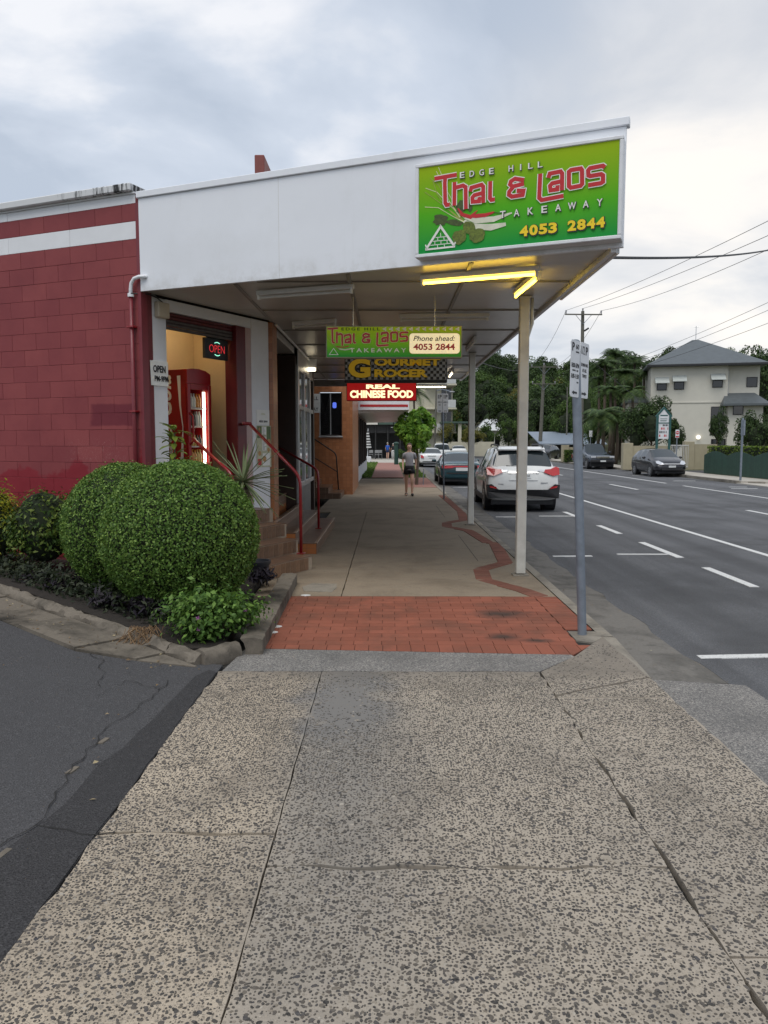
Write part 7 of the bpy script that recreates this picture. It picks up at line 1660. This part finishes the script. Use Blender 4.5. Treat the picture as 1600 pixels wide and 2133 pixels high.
# palms
def palm(label, px, py, y, fr_len, nf=18, group=None, seed=0, mat='palm_leaf'):
    p_ = Y(px, py, y); t = thing('palm_tree', label, 'palm', (p_.x, y, 0), 0, group); rr_ = random.Random(seed)
    lobj('trunk', MB().tube([(0, 0, 0), (.1, 0, p_.z*.5), (0, 0, p_.z)], [.16, .12, .1], 8), 'bark', t, True)
    for i in range(nf):
        az = 2*math.pi*i/nf+rr_.uniform(-.2, .2); el = rr_.uniform(-.1, 1.1); L = fr_len*rr_.uniform(.8, 1.15); mb = MB(); pts = []
        for k in range(8):
            u = k/7; r_ = L*u*math.cos(el*(1-.5*u)); z = p_.z+L*u*math.sin(el)-L*.75*u*u; pts.append(Vector((math.cos(az)*r_, math.sin(az)*r_, z)))
        sd = Vector((-math.sin(az), math.cos(az), 0))
        for k in range(1, 8):
            d = (pts[k]-pts[k-1])
            for q in range(3):
                b0 = pts[k-1]+d*(q/3); ll = L*.30*math.sin(math.pi*min(1, (k-.6+q/3)/7.2))+.05
                for s in (-1, 1):
                    tip = b0+sd*s*ll+d*.6-Vector((0, 0, ll*.35)); w_ = d.normalized()*.05*fr_len/2; mb.add([b0-w_, b0+w_, tip], [(0, 1, 2)])
        lobj('frond', mb, mat, t)
    return t
for k, (px, py, y, L) in enumerate(((1282, 738, 68, 1.7), (1260, 758, 66, 1.6), (1322, 752, 70, 1.6), (1300, 778, 64, 1.5), (1342, 775, 66, 1.4), (1272, 812, 62, 1.5), (1318, 812, 61, 1.4), (1248, 790, 67, 1.5))): palm({0: 'tallest feathery palm above the khaki garden wall', 4: 'feathery palm touching the side roof of the cream house', 7: 'feathery palm standing nearest the tall timber pole', 6: 'lowest feathery palm just above the dark rounded trees'}.get(k, 'mid-height feathery palm inside the garden palm clump'), px, py, y, L, 26, 'palms behind the khaki wall', k)
for k, (px, py, y, L) in enumerate(((1255, 862, 58, 2.3), (1285, 872, 58, 1.9))): palm(('wider spreading tree fern beside the tall timber pole', 'smaller tree fern between the timber pole and rounded trees')[k], px, py, y, L, 20, 'tree ferns by the timber pole', 20+k)
palm('feathery palm beside the apartment block', 862, 815, 84, 2.2, 16, None, 40)
# street tree and shrubs this side
SC = crown_mesh(77, 5200, .21, 24, .95, .45); SC.name = 'crown_street'
st_ = tree('young bright green street tree with drooping leaves behind the woman', 1.12, 29.9, 0, 3.02, .86, 'tree_bright', 0, None, .42, 1.0, SC, 'street_tree', False)
lobj('stake', MB().cyl((.25, -.1, 0), (.27, -.1, .62), .018, n=6), 'galv', st_)
at(930, 880, 78, 'olive green rounded street tree behind the small parking plates', 20, 'tree_yellow', 1, trunk_h=.3); at(985, 885, 88, 'reddish olive tree behind the teal sedan', 26, 'tree_yellow', 2, trunk_h=.3); at(1015, 880, 96, 'green tree in front of the pale roofed cottage', 22, 'tree_mid', 3, trunk_h=.25); at(1060, 862, 98, 'leafy roadside tree beyond the white SUV', 30, 'tree_mid', 0, trunk_h=.2); at(1098, 855, 99, 'dark roadside tree left of the leaning pole', 28, 'tree_dark', 1, trunk_h=.2); at(955, 870, 99, 'green tree beside the flat canopy', 24, 'tree_mid', 2, trunk_h=.25)
def hedge(label, c, rad, n, mat, leaf, seed):
    t = thing('hedge', label, 'hedge', (c[0], c[1], 0)); rgn = np.random.default_rng(seed); u = rgn.uniform(-1, 1, (n, 3)); ax = rgn.integers(0, 3, n); u[np.arange(n), ax] = np.where(rgn.random(n) < .5, -1, 1); u *= rgn.uniform(.92, 1.02, (n, 1)); P_ = np.array(c)+u*np.array(rad); nn_ = np.zeros((n, 3)); nn_[np.arange(n), ax] = u[np.arange(n), ax]
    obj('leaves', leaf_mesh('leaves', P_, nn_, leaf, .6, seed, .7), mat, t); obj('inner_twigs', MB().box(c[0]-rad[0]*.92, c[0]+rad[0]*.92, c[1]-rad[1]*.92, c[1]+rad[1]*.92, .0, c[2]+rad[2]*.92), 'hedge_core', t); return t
hedge('clipped bright green hedge behind the scalloped green fence', (18.05, 37.6, .82), (.55, 4.6, .62), 9000, 'hedge_bright', .11, 3)
hedge('low brown-green hedge in front of the khaki wall corner', (Y(1218, 930, 64.5).x, 64.6, .5), (1.6, .4, .5), 2600, 'dark_shrub_leaf', .13, 4)
hedge('dark low hedge on the verge before the white shop', (-1.75, 47, .45), (.4, 1.4, .45), 2500, 'dark_shrub_leaf', .09, 5)
for k, (px, py, y, r_) in enumerate(((888, 918, 74, 14), (838, 935, 66, 12), (850, 940, 62, 10))): at(px, py, y, ('bright green garden shrub beside the white pickup', 'darker garden shrub behind the green steel post', 'small dark shrub under the street tree')[k], r_, 'tree_bright' if k == 0 else 'tree_mid', k, 0, 'garden shrubs near the cafe', .05)
# grass
rgn = np.random.default_rng(6); n = 9000; gx = np.concatenate([rgn.uniform(-3.5, -.8, n), rgn.uniform(.85, 1.8, n//3)]); gy = np.concatenate([36+rgn.uniform(0, 1, n)**1.6*26, rgn.uniform(36, 60, n//3)])
P_ = np.stack([gx, gy, rgn.uniform(.0, .1, len(gx))], 1); tag(obj('grass', leaf_mesh('grass', P_, np.tile([0, -.6, .6], (len(gx), 1)), .16, .2, 3, .6), 'grass_blade'), 'rough green grass on the verge beside the brick path', 'grass', kind='stuff')
